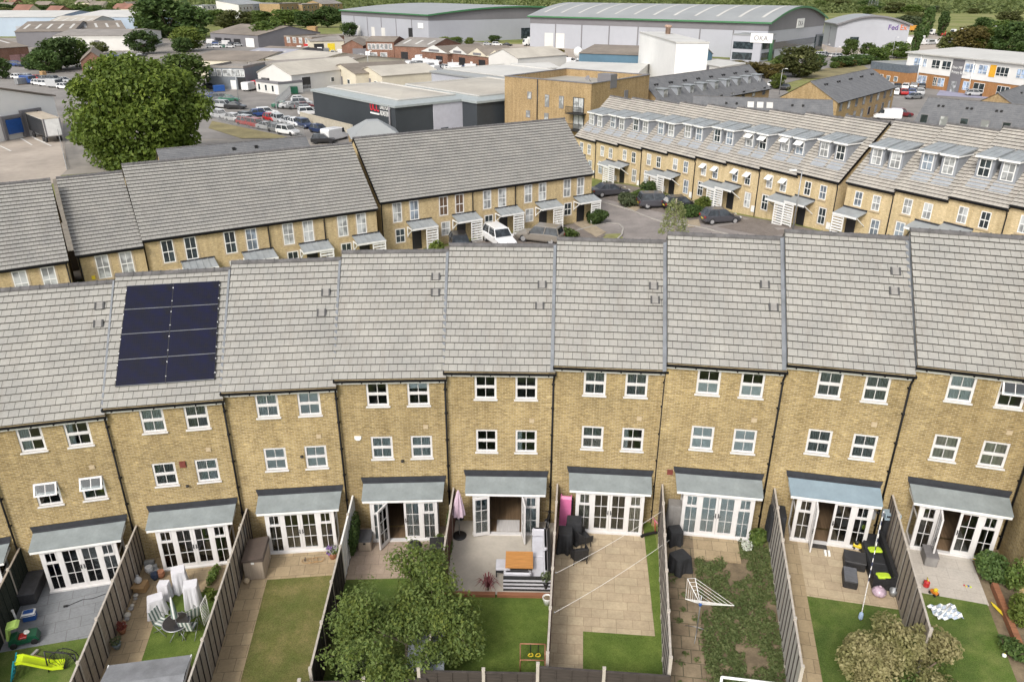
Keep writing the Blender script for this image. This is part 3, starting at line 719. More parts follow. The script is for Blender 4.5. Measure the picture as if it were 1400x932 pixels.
drape('loading_yard', pix((600, 62), (760, 60), (1060, 90), (1000, 115), (860, 110), (740, 100), (690, 85)), CONC, .045)
drape('estate_street', pix((1010, 98), (1100, 80), (1200, 78), (1210, 100), (1130, 100), (1060, 118), (1140, 155), (1060, 160), (1020, 130)), ASPHALT2, .07)
drape('car_park', pix((1120, 58), (1250, 48), (1330, 44), (1350, 66), (1200, 84), (1130, 80)), CONC, .055)
drape('school_car_park', pix((1195, 118), (1290, 116), (1420, 140), (1420, 165), (1250, 190), (1160, 160)), ASPHALT2, .08)
drape('verge', pix((1085, 104), (1130, 94), (1180, 90), (1190, 97), (1130, 108), (1095, 108)), plain('dry_verge_grass', (.2, .17, .08), .95, .3, .3, world=True), .1)
drape('verge', pix((290, 166), (380, 185), (400, 190), (330, 190), (285, 176)), plain('dry_verge_grass', (.2, .17, .08), .95, .3, .3, world=True), .1)
mb = MB()
for a, b in (((0, 193), (38, 190)), ((18, 183), (44, 199)), ((30, 181), (62, 196)), ((47, 190), (70, 200)), ((0, 200), (15, 207))):
    p, q = gt(*a), gt(*b); d = (q - p).to_2d(); n = Vector((-d.y, d.x)).normalized() * .12
    mb.face([(p.x - n.x, p.y - n.y, ground_z(p.x, p.y) + .06), (q.x - n.x, q.y - n.y, ground_z(q.x, q.y) + .06), (q.x + n.x, q.y + n.y, ground_z(q.x, q.y) + .06), (p.x + n.x, p.y + n.y, ground_z(p.x, p.y) + .06)])
struct('bay_lines', mb, LINE)
# ================================================================== BACK GARDENS
def gl(i, px, py, h=0):                 # a pixel at height h above garden i, in that house's own frame
    return HM[i].inverted() @ at(px, py, HS[i][2] + h)
def gw(i, x, y, z=0): return HM[i] @ Vector((x, y, z))
def gput(name, mb, mats, label, cat, i, x, y, z=0, rz=0, group=None):
    return solo(name, mb, mats, label, cat, gw(i, x, y, z), R(HS[i][3]) + rz, group)
def gthing(name, label, cat, i, x, y, z=0, rz=0, group=None):
    return thing(name, label, cat, gw(i, x, y, z), R(HS[i][3]) + rz, group)
PREV = {i: (i - 1 if i else 10) for i in range(10)}; PREV[10] = None
GD = 9.75
FX = {10: 0, 0: .1, 1: .13, 2: .2, 3: .27, 4: .23, 5: .31, 6: .31, 7: .36, 8: .32, 9: .2}      # how far each fence stands from the party line
def xright(i, y):
    nx = {10: 0, 8: 9}.get(i, i + 1); d = R(HS[i][3] - HS[nx][3]) if i not in (9,) else 0
    return 4.46 + FX[nx] + y * tan(d)
GRASS_FAKE = grass_mat('artificial_grass', (.105, .155, .030), (.15, .20, .045), (.08, .125, .025), 1.5)
GRASS = grass_mat('lawn_grass', (.095, .145, .03), (.155, .185, .055), (.065, .105, .025), 1.3)
GRASS_DRY = grass_mat('dry_lawn_grass', (.13, .135, .04), (.21, .18, .075), (.10, .12, .032), 1.3)
SOIL = plain('garden_soil', (.19, .145, .09), .95, .4, 1.5, bmp=.5, world=True)
PAV_GREY = paving_mat('grey_porcelain_paving', (.235, .245, .255), (.21, .22, .23), (.13, .13, .13), .9, .6, R(-8), .01, stain=.12)
PAV_BUFF = paving_mat('buff_slab_paving', (.41, .32, .20), (.34, .26, .16), (.22, .17, .11), .6, .6, 0, .012, .5)
PAV_CREAM = paving_mat('cream_slab_paving', (.50, .41, .28), (.44, .35, .24), (.30, .23, .15), .6, .45, 0, .01, .5, 1.5)
PAV_PINK = paving_mat('pinkish_slab_paving', (.42, .33, .26), (.38, .30, .23), (.28, .22, .17), .6, .6)
PAV_PALE = plain('pale_stone_paving', (.44, .40, .34), .85, .12, .8, world=True)
PAV_PALE2 = paving_mat('pale_grey_stone_paving', (.49, .45, .40), (.46, .42, .37), (.36, .33, .29), .9, .6, 0, .008, stain=.14)
def sheet(name, i, pts, mat, dz, h=.0):
    """a flat garden surface: corner points in the house's frame"""
    mb = MB(); mb.prism([(x, y) for x, y in pts], -.12 if not h else 0, h + dz)
    return struct(name, mb, mat, HM[i].translation, R(HS[i][3]))
def rect(i, x0, x1, y0, y1):            # y0 near the house, y1 towards the camera; x1 None = up to the right-hand fence
    if x0 == .03: x0 = FX[i] + .02
    a = x1 if x1 is not None else xright(i, y0); b = x1 if x1 is not None else xright(i, y1)
    return [(x0, y1), (b, y1), (a, y0), (x0, y0)]
for i in list(range(9)) + [10]:
    sheet('garden_bed', i, [(FX[i] - .02, -GD), (xright(i, -GD) + .06, -GD), (xright(i, 0) + .06, 0.02), (FX[i] - .02, .02)], SOIL, -.03)
Y = lambda i, px, py: gl(i, px, py).y
X = lambda i, px, py: gl(i, px, py).x
y0 = Y(0, 70, 880)
sheet('patio', 0, rect(0, .03, None, 0, y0), PAV_GREY, .02); sheet('lawn', 0, rect(0, .03, None, y0, -GD), GRASS, .012)
y1 = Y(1, 250, 812)
sheet('patio', 1, rect(1, .03, None, 0, y1), PAV_BUFF, .02); sheet('path', 1, rect(1, .03, 1.4, y1, -GD), PAV_BUFF, .02); sheet('lawn', 1, rect(1, 1.4, None, y1, -GD), GRASS_FAKE, .015)
y2 = Y(2, 400, 790); xp = X(2, 345, 870)
sheet('patio', 2, rect(2, .03, None, 0, y2), PAV_BUFF, .02); sheet('path', 2, rect(2, .03, xp, y2, -GD), PAV_BUFF, .02); sheet('lawn', 2, rect(2, xp, None, y2, -GD), GRASS_DRY, .012)
y3 = Y(3, 560, 790)
sheet('patio', 3, rect(3, .03, None, 0, y3), PAV_PINK, .02); sheet('lawn', 3, rect(3, .03, None, y3, -GD), GRASS, .012)
y4 = Y(4, 700, 813)
sheet('patio', 4, rect(4, .03, None, 0, y4), PAV_PALE, .02); sheet('lawn', 4, rect(4, .03, None, y4, -GD), GRASS_FAKE, .015)
xa, ya = X(5, 888, 800), Y(5, 843, 866); xb = X(5, 797, 890)
sheet('patio', 5, rect(5, .03, xa, 0, ya), PAV_CREAM, .02); sheet('path', 5, rect(5, .03, xb, ya, -GD), PAV_CREAM, .02)
sheet('lawn', 5, [(xa, -GD), (xright(5, -GD), -GD), (xright(5, 0), 0), (xa, 0)], GRASS_FAKE, .016); sheet('lawn', 5, rect(5, xb, xa, ya, -GD), GRASS_FAKE, .016)
xs_, ys_ = X(6, 958, 850), Y(6, 980, 766)
sheet('path', 6, rect(6, .03, xs_, 0, -GD), paving_mat('grimy_slab_paving', (.30, .235, .155), (.25, .19, .125), (.13, .11, .07), .6, .6, 0, .02, .5, stain=.5), .02); sheet('patio', 6, rect(6, xs_, X(6, 1010, 750), 0, ys_), PAV_BUFF, .021)
x7, y7 = X(7, 1106, 830), Y(7, 1160, 823)
sheet('path', 7, rect(7, .03, x7, 0, -GD), PAV_BUFF, .02); sheet('patio', 7, rect(7, x7, None, 0, y7), PAV_CREAM, .019); sheet('lawn', 7, rect(7, x7, None, y7, -GD), GRASS, .012)
y8 = Y(8, 1325, 822)
sheet('patio', 8, rect(8, .03, 3.3, 0, y8), PAV_PALE2, .02); sheet('lawn', 8, rect(8, .03, 3.25, y8, -GD), GRASS, .014)
sheet('patio', 10, rect(10, .03, None, 0, -5), PAV_GREY, .02)

# ---- fences: one per boundary, posts every two metres, in the frame of the house on the right
FENCE_GREY = plain('weathered_fence_wood', (.33, .28, .225), .9, .3, 2.5, stretch=(1, .6, 8))
FENCE_PALE = plain('silvered_fence_wood', (.40, .38, .34), .9, .2, 2.5, stretch=(1, .6, 8))
FENCE_DARK = plain('dark_stained_fence', (.045, .035, .03), .85, .35, 2.5, stretch=(1, .6, 8))
FENCE_RED = plain('red_brown_fence', (.13, .065, .045), .85, .35, 2.5, stretch=(1, .6, 8))
POSTC = plain('concrete_post', (.42, .38, .33), .9, .18, 3)
FHED = plain('dark_fence_screen', (.02, .028, .02), .95, .5, 14, bmp=.6)
BATTEN_D = plain('batten_shadow_and_cap', (.055, .045, .04), .9, .3, 3)  # shadow lines put into the batten colour; the rear capping shares it
def panel_mb(L, H, z0=-.45, gravel=.3):
    mb = MB(); n = 13
    mb.box(-.025, .025, -L, 0, z0, z0 + gravel)      # gravel board
    z = z0 + gravel; st = (H - z) / n
    for k in range(n):                               # overlapping slats
        for s in (-1, 1):
            a, b = s * .012, s * .022
            p = [(b, 0, z + k * st), (b, -L, z + k * st), (a, -L, z + (k + 1) * st + .01), (a, 0, z + (k + 1) * st + .01)]
            mb.face(p[::-s]); q = [(a, 0, z + k * st), (a, -L, z + k * st), (b, -L, z + k * st), (b, 0, z + k * st)]; mb.face(q[::-s])
    mb.cm = 2; mb.box(-.035, .035, -L, 0, H - .01, H + .025)
    mb.cm = 1
    for k in range(5):
        y = -L * (k + .02) / 4.04 - .02
        for s in (-1, 1): mb.box(*sorted((s * .022, s * .048)), y - .022, y + .022, z, H - .01)
    mb.cm = 0
    return mb
def post_mb(H): return MB().box(-.05, .05, -.05, .05, -.6, H).box(-.055, .055, -.055, .055, H, H + .03)
def fence(i, label, wood, batten, post, cap, mats=None, first=1.4, n=5, H=1.78, tilt=0):
    x, y, z, a = HS[i]; dz = 0
    f = thing('garden_fence', label, 'fence', gw(i, FX[i] - .02, 0, dz), R(a), 'fences dividing the back gardens')
    yy = -.03
    P1 = panel_mb(first - .08, H).mesh('panel', [wood, batten, cap]); P2 = panel_mb(1.9, H).mesh('panel', [wood, batten, cap]); PM = post_mb(H + .06).mesh('post', post)
    ends = [first + 2.0 * k for k in range(n)]
    for k, e in enumerate(ends):
        me = P1 if k == 0 else P2
        if mats and k in mats: me = me.copy(); [me.materials.__setitem__(j, m) for j, m in enumerate(mats[k])]
        part('panel', me, None, f, (0, yy, 0)); part('post', PM, None, f, (0, -e, 0))
        yy = -e - .05
    return f
WV = (WHITE, WHITE, WHITE)
fence(10, 'wooden garden fence cut off at the far left edge', FENCE_GREY, BATTEN_D, POSTC, POSTC)
fence(0, 'fence screened with dark artificial hedge beside the grey patio', FHED, FHED, POSTC, FENCE_GREY)
fence(1, 'weathered fence between grey patio and the garden with sheeted furniture', FENCE_GREY, BATTEN_D, POSTC, POSTC)
fence(2, 'weathered fence beside the brown-lidded garden storage box', FENCE_GREY, BATTEN_D, POSTC, POSTC)
fence(3, 'fence painted white near the house and dark further down, with ivy', FENCE_DARK, FENCE_DARK, POSTC, POSTC, {0: WV, 1: WV})
fence(4, 'red-brown fence with pale capping beside the folded lilac parasol', FENCE_RED, FENCE_RED, POSTC, POSTC)
fence(5, 'red-brown fence with pale capping between corner sofa and cream slabs', FENCE_RED, FENCE_RED, POSTC, POSTC)
fence(6, 'silvered fence between cream slabs and the weedy garden', FENCE_PALE, BATTEN_D, POSTC, POSTC)
fence(7, 'silvered fence between weedy garden and the black garden furniture', FENCE_PALE, BATTEN_D, POSTC, POSTC)
fence(8, 'weathered fence behind the black sofa with lime cushions', FENCE_GREY, BATTEN_D, POSTC, POSTC, n=4, H=1.75)
def rear_panels(f, i, x0, x1):
    L = x1 - x0; n = max(1, round(L / 1.9)); w = L / n
    me = panel_mb(w - .08, 1.72).mesh('panel', [FENCE_DARK, FENCE_DARK, BATTEN_D]); pm = post_mb(1.86).mesh('post', POSTC)
    for k in range(n):
        for nm, m_, xx in (('panel', me, x0 + k * w + .04), ('post', pm, x0 + k * w)):
            o = part(nm, m_, None, f); o.matrix_local = Matrix.Translation(-gw(4, 0, -GD, 0)) @ HM[i] @ Matrix.Translation((xx, -GD - .12, 0)) @ Matrix.Rotation(R(90), 4, 'Z')
f = thing('rear_fence', 'dark rear fence across the bottom of the middle gardens', 'fence', gw(4, 0, -GD, 0))
for i in (2, 3, 4, 5): rear_panels(f, i, 0 if i != 2 else .1, xright(i, -GD))

# ---- leafy things
def leaf_cloud(mb_v, mb_f, shade, c, rad, n, size, rnd, up=.35, hollow=.55, tri=False):
    """n leaf-sized faces through an ellipsoid"""
    for _ in range(n):
        while True:
            d = Vector((rnd.gauss(0, 1), rnd.gauss(0, 1), rnd.gauss(0, 1)))
            if d.length > .1: break
        d.normalize(); r = rnd.random() ** (1 / 3) * (1 - hollow) + hollow if rnd.random() < .8 else rnd.random()
        p = Vector((c[0] + d.x * rad[0] * r, c[1] + d.y * rad[1] * r, c[2] + d.z * rad[2] * r))
        nrm = (d * .6 + Vector((rnd.uniform(-1, 1), rnd.uniform(-1, 1), rnd.uniform(-.6, 1) + up))).normalized()
        a = nrm.orthogonal().normalized(); b = nrm.cross(a); t = rnd.uniform(0, 2 * pi); a, b = a * cos(t) + b * sin(t), b * cos(t) - a * sin(t)
        s = size * rnd.uniform(.6, 1.3); k = len(mb_v)
        if tri:
            for q in (p - a * s * .5 - b * s * .4, p + a * s * .5 - b * s * .35, p + b * s * .6): mb_v.append(q)
            mb_f.append((k, k + 1, k + 2))
        else:
            for q in (p - b * s * .75, p + a * s * .42 - b * s * .05 + nrm * s * .1, p + b * s * .75, p - a * s * .42 - b * s * .05 + nrm * s * .1): mb_v.append(q)
            mb_f.append((k, k + 1, k + 2, k + 3))
        shade.append(rnd.random())
def leaf_mesh(name, V, F, S, mat):
    me = bpy.data.meshes.new(name); me.from_pydata([tuple(v) for v in V], [], F); me.materials.append(mat)
    at_ = me.attributes.new('shade', 'FLOAT', 'FACE'); at_.data.foreach_set('value', S); me.update(); return me
def limb_tree(mb, p, d, L, r, depth, rnd, tips, spread=.7, n=3, seg=3):
    """tapered, bending limbs; ends are collected in tips"""
    q = Vector(p); d = Vector(d).normalized()
    for s in range(seg):
        d2 = (d + Vector((rnd.uniform(-1, 1), rnd.uniform(-1, 1), rnd.uniform(-.3, .6))) * .18).normalized()
        e = q + d2 * L / seg; ra = r * (1 - .5 * s / seg); rb = r * (1 - .5 * (s + 1) / seg)
        mb.bar(q, e, ra, 7 if depth > 1 else 5, rb, caps=False); q, d = e, d2
        if depth <= 1 and (s or depth == 0): tips.append(Vector(q))
    if depth == 0: tips.append(Vector(q)); return
    for k in range(n):
        t = 2 * pi * (k + rnd.random() * .7) / n; a = d.orthogonal().normalized(); b = d.cross(a)
        nd = d + (a * cos(t) + b * sin(t)) * spread * rnd.uniform(.6, 1.2)
        limb_tree(mb, q, nd, L * rnd.uniform(.6, .85), r * .5, depth - 1, rnd, tips, spread, n, seg)
BARK = plain('bark', (.16, .12, .085), .95, .35, 3, stretch=(4, 4, .6), bmp=.4)
BARK_PALE = plain('pale_bark', (.34, .29, .21), .9, .3, 3, stretch=(4, 4, .6))
LEAF_MID = leaf_mat('mid_green_leaf', (.075, .125, .028), (.15, .20, .045))
LEAF_DARK = leaf_mat('dark_green_leaf', (.055, .10, .028), (.11, .165, .045))
LEAF_YEL = leaf_mat('yellow_green_leaf', (.11, .16, .03), (.20, .235, .05))
LEAF_BROWN = leaf_mat('variegated_brownish_leaf', (.29, .26, .115), (.47, .42, .22), (.17, .195, .05))
LEAF_GREY = leaf_mat('grey_green_leaf', (.09, .12, .06), (.15, .175, .085))
LEAF_RED = leaf_mat('red_leaf', (.16, .035, .03), (.24, .07, .05))
def bush(name, label, cat, loc, rad, n, size, mat, seed=1, lobes=5, group=None, stem=True, tri=False):
    rnd = random.Random(seed); V, F, S = [], [], []
    for k in range(lobes):
        o = Vector((rnd.uniform(-.5, .5) * rad[0], rnd.uniform(-.5, .5) * rad[1], rad[2] * (.85 + rnd.uniform(-.3, .45))))
        f_ = rnd.uniform(.45, .7); leaf_cloud(V, F, S, o, (rad[0] * f_, rad[1] * f_, rad[2] * f_), n // lobes, size, rnd, tri=tri)
    leaf_cloud(V, F, S, (0, 0, rad[2]), (rad[0] * .75, rad[1] * .75, rad[2] * .8), n // 3, size, rnd, tri=tri)
    t = thing(name, label, cat, loc, 0, group)
    part('foliage', leaf_mesh('foliage', V, F, S, mat), None, t)
    if stem:
        mb = MB()
        for k in range(5):
            a = 2 * pi * k / 5; mb.path([(0, 0, 0), (rad[0] * .2 * cos(a), rad[1] * .2 * sin(a), rad[2] * .6), (rad[0] * .5 * cos(a), rad[1] * .5 * sin(a), rad[2] * 1.2)], .02 + .01 * rad[2], 5)
        part('stem', mb, BARK, t)
    return t
# the small garden tree behind the fourth house: long limbs, open crown
def garden_tree():
    rnd = random.Random(14); b = gl(3, 552, 845, 2.1); base = gw(3, b.x, b.y)
    t = thing('garden_tree', 'leafy garden tree with bare pale twigs showing, before the white-alarm house', 'tree', base)
    mb = MB(); tips = []
    mb.bar((0, 0, -.1), (.05, .05, .9), .1, 9, .08, caps=False)
    for k in range(8):
        a = 2 * pi * k / 8 + rnd.uniform(-.3, .3)
        limb_tree(mb, (.05, .05, .75 + .1 * (k % 3)), (cos(a) * 1.0, sin(a) * .95, .55 + .5 * (k % 2)), 1.12 + .2 * (k % 3), .035, 2, rnd, tips, .8, 3)
    for k in range(3): limb_tree(mb, (.05, .05, 1.1), (cos(k * 2.1) * .35, sin(k * 2.1) * .35, 1), .8, .04, 2, rnd, tips, .8, 3)
    part('trunk', mb, BARK_PALE, t)
    rnd.shuffle(tips); tips = tips[:int(len(tips) * .93)]
    V, F, S = [], [], []
    for p in tips:
        q = rnd.uniform(.25, .62); leaf_cloud(V, F, S, p, (q, q, q * .8), 58, .085, rnd, up=.6, hollow=0)
    part('crown', leaf_mesh('crown', V, F, S, leaf_mat('garden_tree_leaf', (.09, .135, .035), (.175, .22, .06))), None, t)
    V, F, S = [], [], []
    for p in tips[::3]: leaf_cloud(V, F, S, p + Vector((0, 0, .12)), (.45, .45, .3), 48, .085, rnd, up=.6, hollow=0)
    part('young_leaves', leaf_mesh('young_leaves', V, F, S, LEAF_YEL), None, t)
garden_tree()
b = gl(3, 490, 915); bush('shrub', 'pale green shrub at the foot of the leafy garden tree', 'shrub', gw(3, b.x, b.y), (.8, .6, .5), 1500, .09, LEAF_GREY, 5)
b = gl(3, 640, 760); bush('shrub', 'mid green shrub beside the black wheelie bin', 'shrub', gw(3, 4.2, b.y - .1), (.5, .8, .55), 1100, .1, LEAF_MID, 6)
b = gl(3, 470, 800); bush('climbing_plant', 'dark ivy climbing the white-painted fence', 'plant', gw(3, .45, -1.3), (.22, 1.1, .85), 1800, .08, LEAF_DARK, 7)
b = gl(3, 640, 690); bush('climbing_plant', 'thin ivy on the red-brown fence behind the folded parasol', 'plant', gw(4, FX[4] - .12, -.8), (.15, .8, .7), 700, .08, LEAF_DARK, 8)
def bigbush():
    rnd = random.Random(21); b = gl(7, 1232, 905, 1.3); base = gw(7, b.x, b.y)
    t = thing('large_shrub', 'large rounded shrub with brownish variegated leaves at bottom right', 'shrub', base)
    V, F, S = [], [], []
    for k in range(38):
        d = Vector((rnd.gauss(0, 1), rnd.gauss(0, 1), abs(rnd.gauss(0, 1)) * .8)).normalized()
        o = Vector((d.x * 1.7, d.y * 1.3, .95 + d.z * 1.35)) * rnd.uniform(.8, 1.03)
        leaf_cloud(V, F, S, o, (.5, .5, .42), 480, .085, rnd, hollow=.3)
    part('foliage', leaf_mesh('foliage', V, F, S, LEAF_BROWN), None, t)
    V, F, S = [], [], []
    for k in range(14):
        d = Vector((rnd.gauss(0, 1), rnd.gauss(0, 1), rnd.uniform(-.1, .6))).normalized()
        leaf_cloud(V, F, S, (d.x * 1.6, d.y * 1.25, .7 + d.z * 1.2), (.45, .45, .4), 260, .085, rnd, hollow=.1)
    part('inner_leaves', leaf_mesh('inner_leaves', V, F, S, LEAF_MID), None, t)
    mb = MB()
    for k in range(8): a = 2 * pi * k / 8; mb.path([(0, 0, 0), (.5 * cos(a), .45 * sin(a), .6), (1.1 * cos(a), .9 * sin(a), 1.3)], .03, 5)
    part('stem', mb, BARK, t)
bigbush()
for k, (px, py, rad, n, m_, lb) in enumerate(((1352, 778, (.75, .6, .6), 1500, LEAF_DARK, 'dark glossy rose bush at the corner of the pale patio'), (1392, 835, (.5, .7, .55), 1500, LEAF_YEL, 'bright yellow-green shrub behind the sleeper edging'),
        (1388, 790, (.55, .5, .75), 900, LEAF_MID, 'tall loose shrub against the projecting brick wall'), (1385, 885, (.4, .6, .35), 500, LEAF_DARK, 'low dark plants in the sleeper-edged bed'))):
    b = gl(8, px, py + 12); bush('shrub', lb, 'shrub', gw(8, b.x, b.y), rad, n, .1, m_, 30 + k)
# the weedy garden: clumps of leaves over bare soil, too many to count
def weeds():
    rnd = random.Random(4); V, F, S = [], [], []
    xa_, = (xs_ + .05,)
    for _ in range(900):
        y = -1.0 - rnd.random() ** .9 * 8.5; x = rnd.uniform(xa_, xright(6, y) - .05) if rnd.random() > .035 else rnd.uniform(.5, xa_)
        if y > ys_ and x < X(6, 1010, 750) + .05: continue
        if .5 + .5 * sin(x * 2.1 + 1) * cos(y * 1.4 + .7) < .05 + rnd.random() * .28: continue
        r = rnd.uniform(.1, .24); leaf_cloud(V, F, S, (x, y, .04), (r, r, rnd.uniform(.05, .16)), 30, .075, rnd, up=.9, hollow=.1)
    for v in V: v.z = max(v.z, -.02)
    o = link('weeds', leaf_mesh('weeds', V, F, S, leaf_mat('weed_leaf', (.10, .145, .045), (.19, .215, .085))), None, HM[6].translation, R(HS[6][3]))
    tag(o, 'patchy green weeds over bare soil', None, None, 'stuff')
weeds()
b = gl(6, 1022, 752); bush('flowering_plant', 'small white flowering plant at the corner of the bay with white blinds', 'plant', gw(6, b.x, b.y), (.28, .28, .25), 260, .07, leaf_mat('white_petal', (.5, .55, .45), (.75, .75, .7)), 40)
b = gl(6, 1035, 742); bush('shrub', 'leafy weed clump growing by the downpipe', 'shrub', gw(6, b.x, b.y), (.5, .4, .4), 900, .09, LEAF_MID, 41)
def grass_tuft(name, label, loc, n, L, mat, seed):
    rnd = random.Random(seed); mb = MB()
    for _ in range(n):
        a = rnd.uniform(0, 2 * pi); d = Vector((cos(a), sin(a), 0)); l = L * rnd.uniform(.6, 1.1); t = rnd.uniform(.2, .9); s = Vector((-d.y, d.x, 0)) * .02
        p0, p1, p2 = Vector((0, 0, .1)), d * l * t * .6 + Vector((0, 0, .1 + l * (1 - t * .4))), d * l * t * 1.1 + Vector((0, 0, .1 + l * (.85 - t * .6)))
        mb.face([p0 - s, p0 + s, p1 + s * .8, p1 - s * .8]); mb.face([p1 - s * .8, p1 + s * .8, p2])
    t_ = thing(name, label, 'plant', loc); part('leaves', mb, mat, t_); part('crown', MB().lathe([(.05, -.02), (.06, .12), (.03, .16)], 7), BARK, t_); return t_
b = gl(4, 667, 806); grass_tuft('cordyline', 'spiky red-leaved plant beside the timber sleeper', gw(4, b.x, b.y), 60, .7, plain('red_spiky_leaf', (.20, .05, .055), .6, .4, 3), 3)
# ================================================================== THINGS IN THE GARDENS
BLACKR = plain('black_rattan', (.022, .022, .024), .6, .5, 12, bmp=.4)
BLACKF = plain('black_cover_fabric', (.02, .021, .024), .75, .4, 3)
GREYF = plain('light_grey_cushion', (.50, .50, .54), .95, .1, 3)
DGREYF = plain('mid_grey_cover', (.22, .21, .20), .9, .2, 3)
LIME = plain('lime_fabric', (.42, .58, .03), .8, .1, 3)
TEAK = plain('orange_timber', (.47, .22, .065), .55, .2, 2, stretch=(1, 10, 1))
SLEEPER = plain('timber_sleeper', (.26, .11, .055), .85, .25, 2, stretch=(.6, 8, 8))
PINK = plain('pink_plastic', (.62, .16, .33), .45, .1, 2)
LILAC = plain('lilac_fabric', (.52, .40, .47), .9, .15, 4)
SHEETW = plain('white_dust_sheet', (.60, .595, .625), .9, .08, 3)
METAL = plain('grey_metal', (.35, .36, .37), .4, .2, 3, metallic=.6)
COPPER = plain('copper_pipe', (.36, .17, .10), .4, .2, 3)
TERRA = plain('terracotta', (.36, .16, .09), .85, .2, 3)
YEL = plain('yellow_plastic', (.68, .52, .03), .45, .1, 2)
LIMEP = plain('lime_plastic', (.52, .66, .02), .4, .08, 2)
TEAL = plain('teal_plastic', (.02, .22, .27), .4, .1, 2)
GREENP = plain('dark_green_plastic', (.01, .085, .045), .4, .2, 2)
LGREENP = plain('pale_green_plastic', (.34, .50, .12), .45, .1, 2)
BLUEP = plain('blue_plastic', (.02, .085, .30), .4, .15, 2)
REDP = plain('red_plastic', (.45, .03, .03), .4, .15, 2)
BROWNP = plain('brown_plastic_lid', (.085, .065, .055), .6, .2, 2)
BEIGEP = plain('beige_plastic', (.34, .28, .22), .6, .15, 2, stretch=(12, 12, .5))
CARD = plain('cardboard', (.36, .23, .11), .9, .15, 2)
GREYROOF = plain('grey_roof_felt', (.20, .205, .215), .85, .2, 2)
ROPE = plain('white_rope', (.72, .70, .66), .8, .1, 5)
def pbox(mb, w, d, h, z=0, r=.03):      # a box with soft edges, centred
    for a, b, zz0, zz1 in ((w, d - 2 * r, z + r, z + h - r),): pass
    k = lambda x, y, zz, i: [(-x / 2 + i, -y / 2, zz), (x / 2 - i, -y / 2, zz), (x / 2, -y / 2 + i, zz), (x / 2, y / 2 - i, zz), (x / 2 - i, y / 2, zz), (-x / 2 + i, y / 2, zz), (-x / 2, y / 2 - i, zz), (-x / 2, -y / 2 + i, zz)]
    mb.loft([k(w - 2 * r, d - 2 * r, z, r), k(w, d, z + r, r), k(w, d, z + h - r, r), k(w - 2 * r, d - 2 * r, z + h, r)], smooth=False); return mb
def drapery(mb, w, d, h, seed, flare=.12, n=44):
    """a loose sheet over a box w x d x h: flat top, rippled skirt"""
    rnd = random.Random(seed); ph = rnd.uniform(0, 6)
    def ring(s, z, amp):
        P = []
        for k in range(n):
            t = 2 * pi * k / n; c, q = cos(t), sin(t); m = max(abs(c), abs(q)); x, y = c / m * w / 2 * s, q / m * d / 2 * s
            f_ = 1 + amp * sin(5 * t + ph) + amp * .7 * sin(11 * t + ph * 2); P.append((x * f_, y * f_, z + (amp * .25 * sin(7 * t + ph) if amp else 0)))
        return P
    mb.loft([ring(1 + flare, .03, .12), ring(1 + flare * .6, h * .45, .075), ring(1.03, h * .95, .015), ring(1.0, h, 0)], smooth=False, caps=True)
    return mb
# -- garden of the open-window house (far left)
b = gl(0, 48, 822)
t = gthing('storage_bench', 'dark grey covered bench against the hedge-screened fence', 'bench', 0, .42, b.y + .55, .02)
part('body', pbox(MB(), .62, 1.45, .5), DGREYF if False else plain('charcoal_cover', (.045, .045, .048), .8, .3, 3), t); part('cover', pbox(MB(), .66, 1.5, .06, .5), plain('charcoal_top', (.065, .065, .07), .8, .3, 3), t)
b = gl(0, 45, 793); t = gthing('step_stool', 'small white folding step stool on the dark covered bench', 'stool', 0, .42, b.y + .35, .585, R(15))
mb = MB(); frame_rect(mb, -.2, .2, 0, .36, .06, -.03, .0); part('frame', mb, WHITE, t); part('seat', MB().box(-.18, .18, -.2, -.03, .17, .2), WHITE, t)
for x_ in (-.17, .14): part('leg', MB().box(x_, x_ + .03, -.2, -.17, 0, .17), WHITE, t)
b = gl(0, 42, 846); t = gthing('cool_box', 'blue cool box with white rim at the end of the dark bench', 'cool box', 0, b.x, b.y, .02, R(5))
part('body', pbox(MB(), .46, .32, .3), BLUEP, t); part('lid', pbox(MB(), .48, .34, .07, .3), WHITE, t); part('lid_panel', pbox(MB(), .36, .22, .02, .37, .008), BLUEP, t)
part('handle', MB().path([(-.24, -.02, .25), (-.25, -.2, .3), (.25, -.2, .3), (.24, -.02, .25)], .012), WHITE, t)
b = gl(0, 33, 878); t = gthing('toy_car', 'green ride-on toy car with a pale lime roof', 'toy car', 0, b.x + .05, b.y, .02, R(8))
mb = MB(); mb.loft([[(-.5, y, .12), (-.45, y, .38), (-.2, y, .42), (-.15, y, .3), (.12, y, .28), (.16, y, .42), (.45, y, .36), (.52, y, .12)] for y in (-.22, .22)], smooth=False); part('body', mb, GREENP, t)
mb = MB(); mb.loft([[(-.42, y, .95 - .0), (-.1, y, 1.0), (.0, y, .93), (-.1, y, .9), (-.36, y, .86), (-.42, y, .40), (-.5, y, .40)] for y in (-.2, .2)], smooth=False); part('roof', mb, LGREENP, t)
part('seat', pbox(MB(), .3, .3, .1, .26), REDP, t)
for sx in (-.33, .36):
    for sy in (-.23, .23): part('wheel', MB().bar((sx, sy - .04, .12), (sx, sy + .04, .12), .12, 12), BLACK, t)
part('steering_wheel', MB().bar((.12, 0, .42), (.15, 0, .48), .1, 10), WHITE, t)
b0, b1 = gl(0, 92, 829), gl(0, 145, 812)
t = gthing('cable', 'black cable lying across the grey patio', 'cable', 0, 0, 0, .035); part('cord', MB().path([(b0.x, b0.y, 0), (b0.x + .5, b0.y + .25, 0), (b0.x + .9, b0.y + .22, 0), (b1.x, b1.y, 0)], .012), BLACK, t); part('plug', MB().box(b0.x - .12, b0.x + .03, b0.y - .04, b0.y + .03, -.01, .05), BLACK, t)
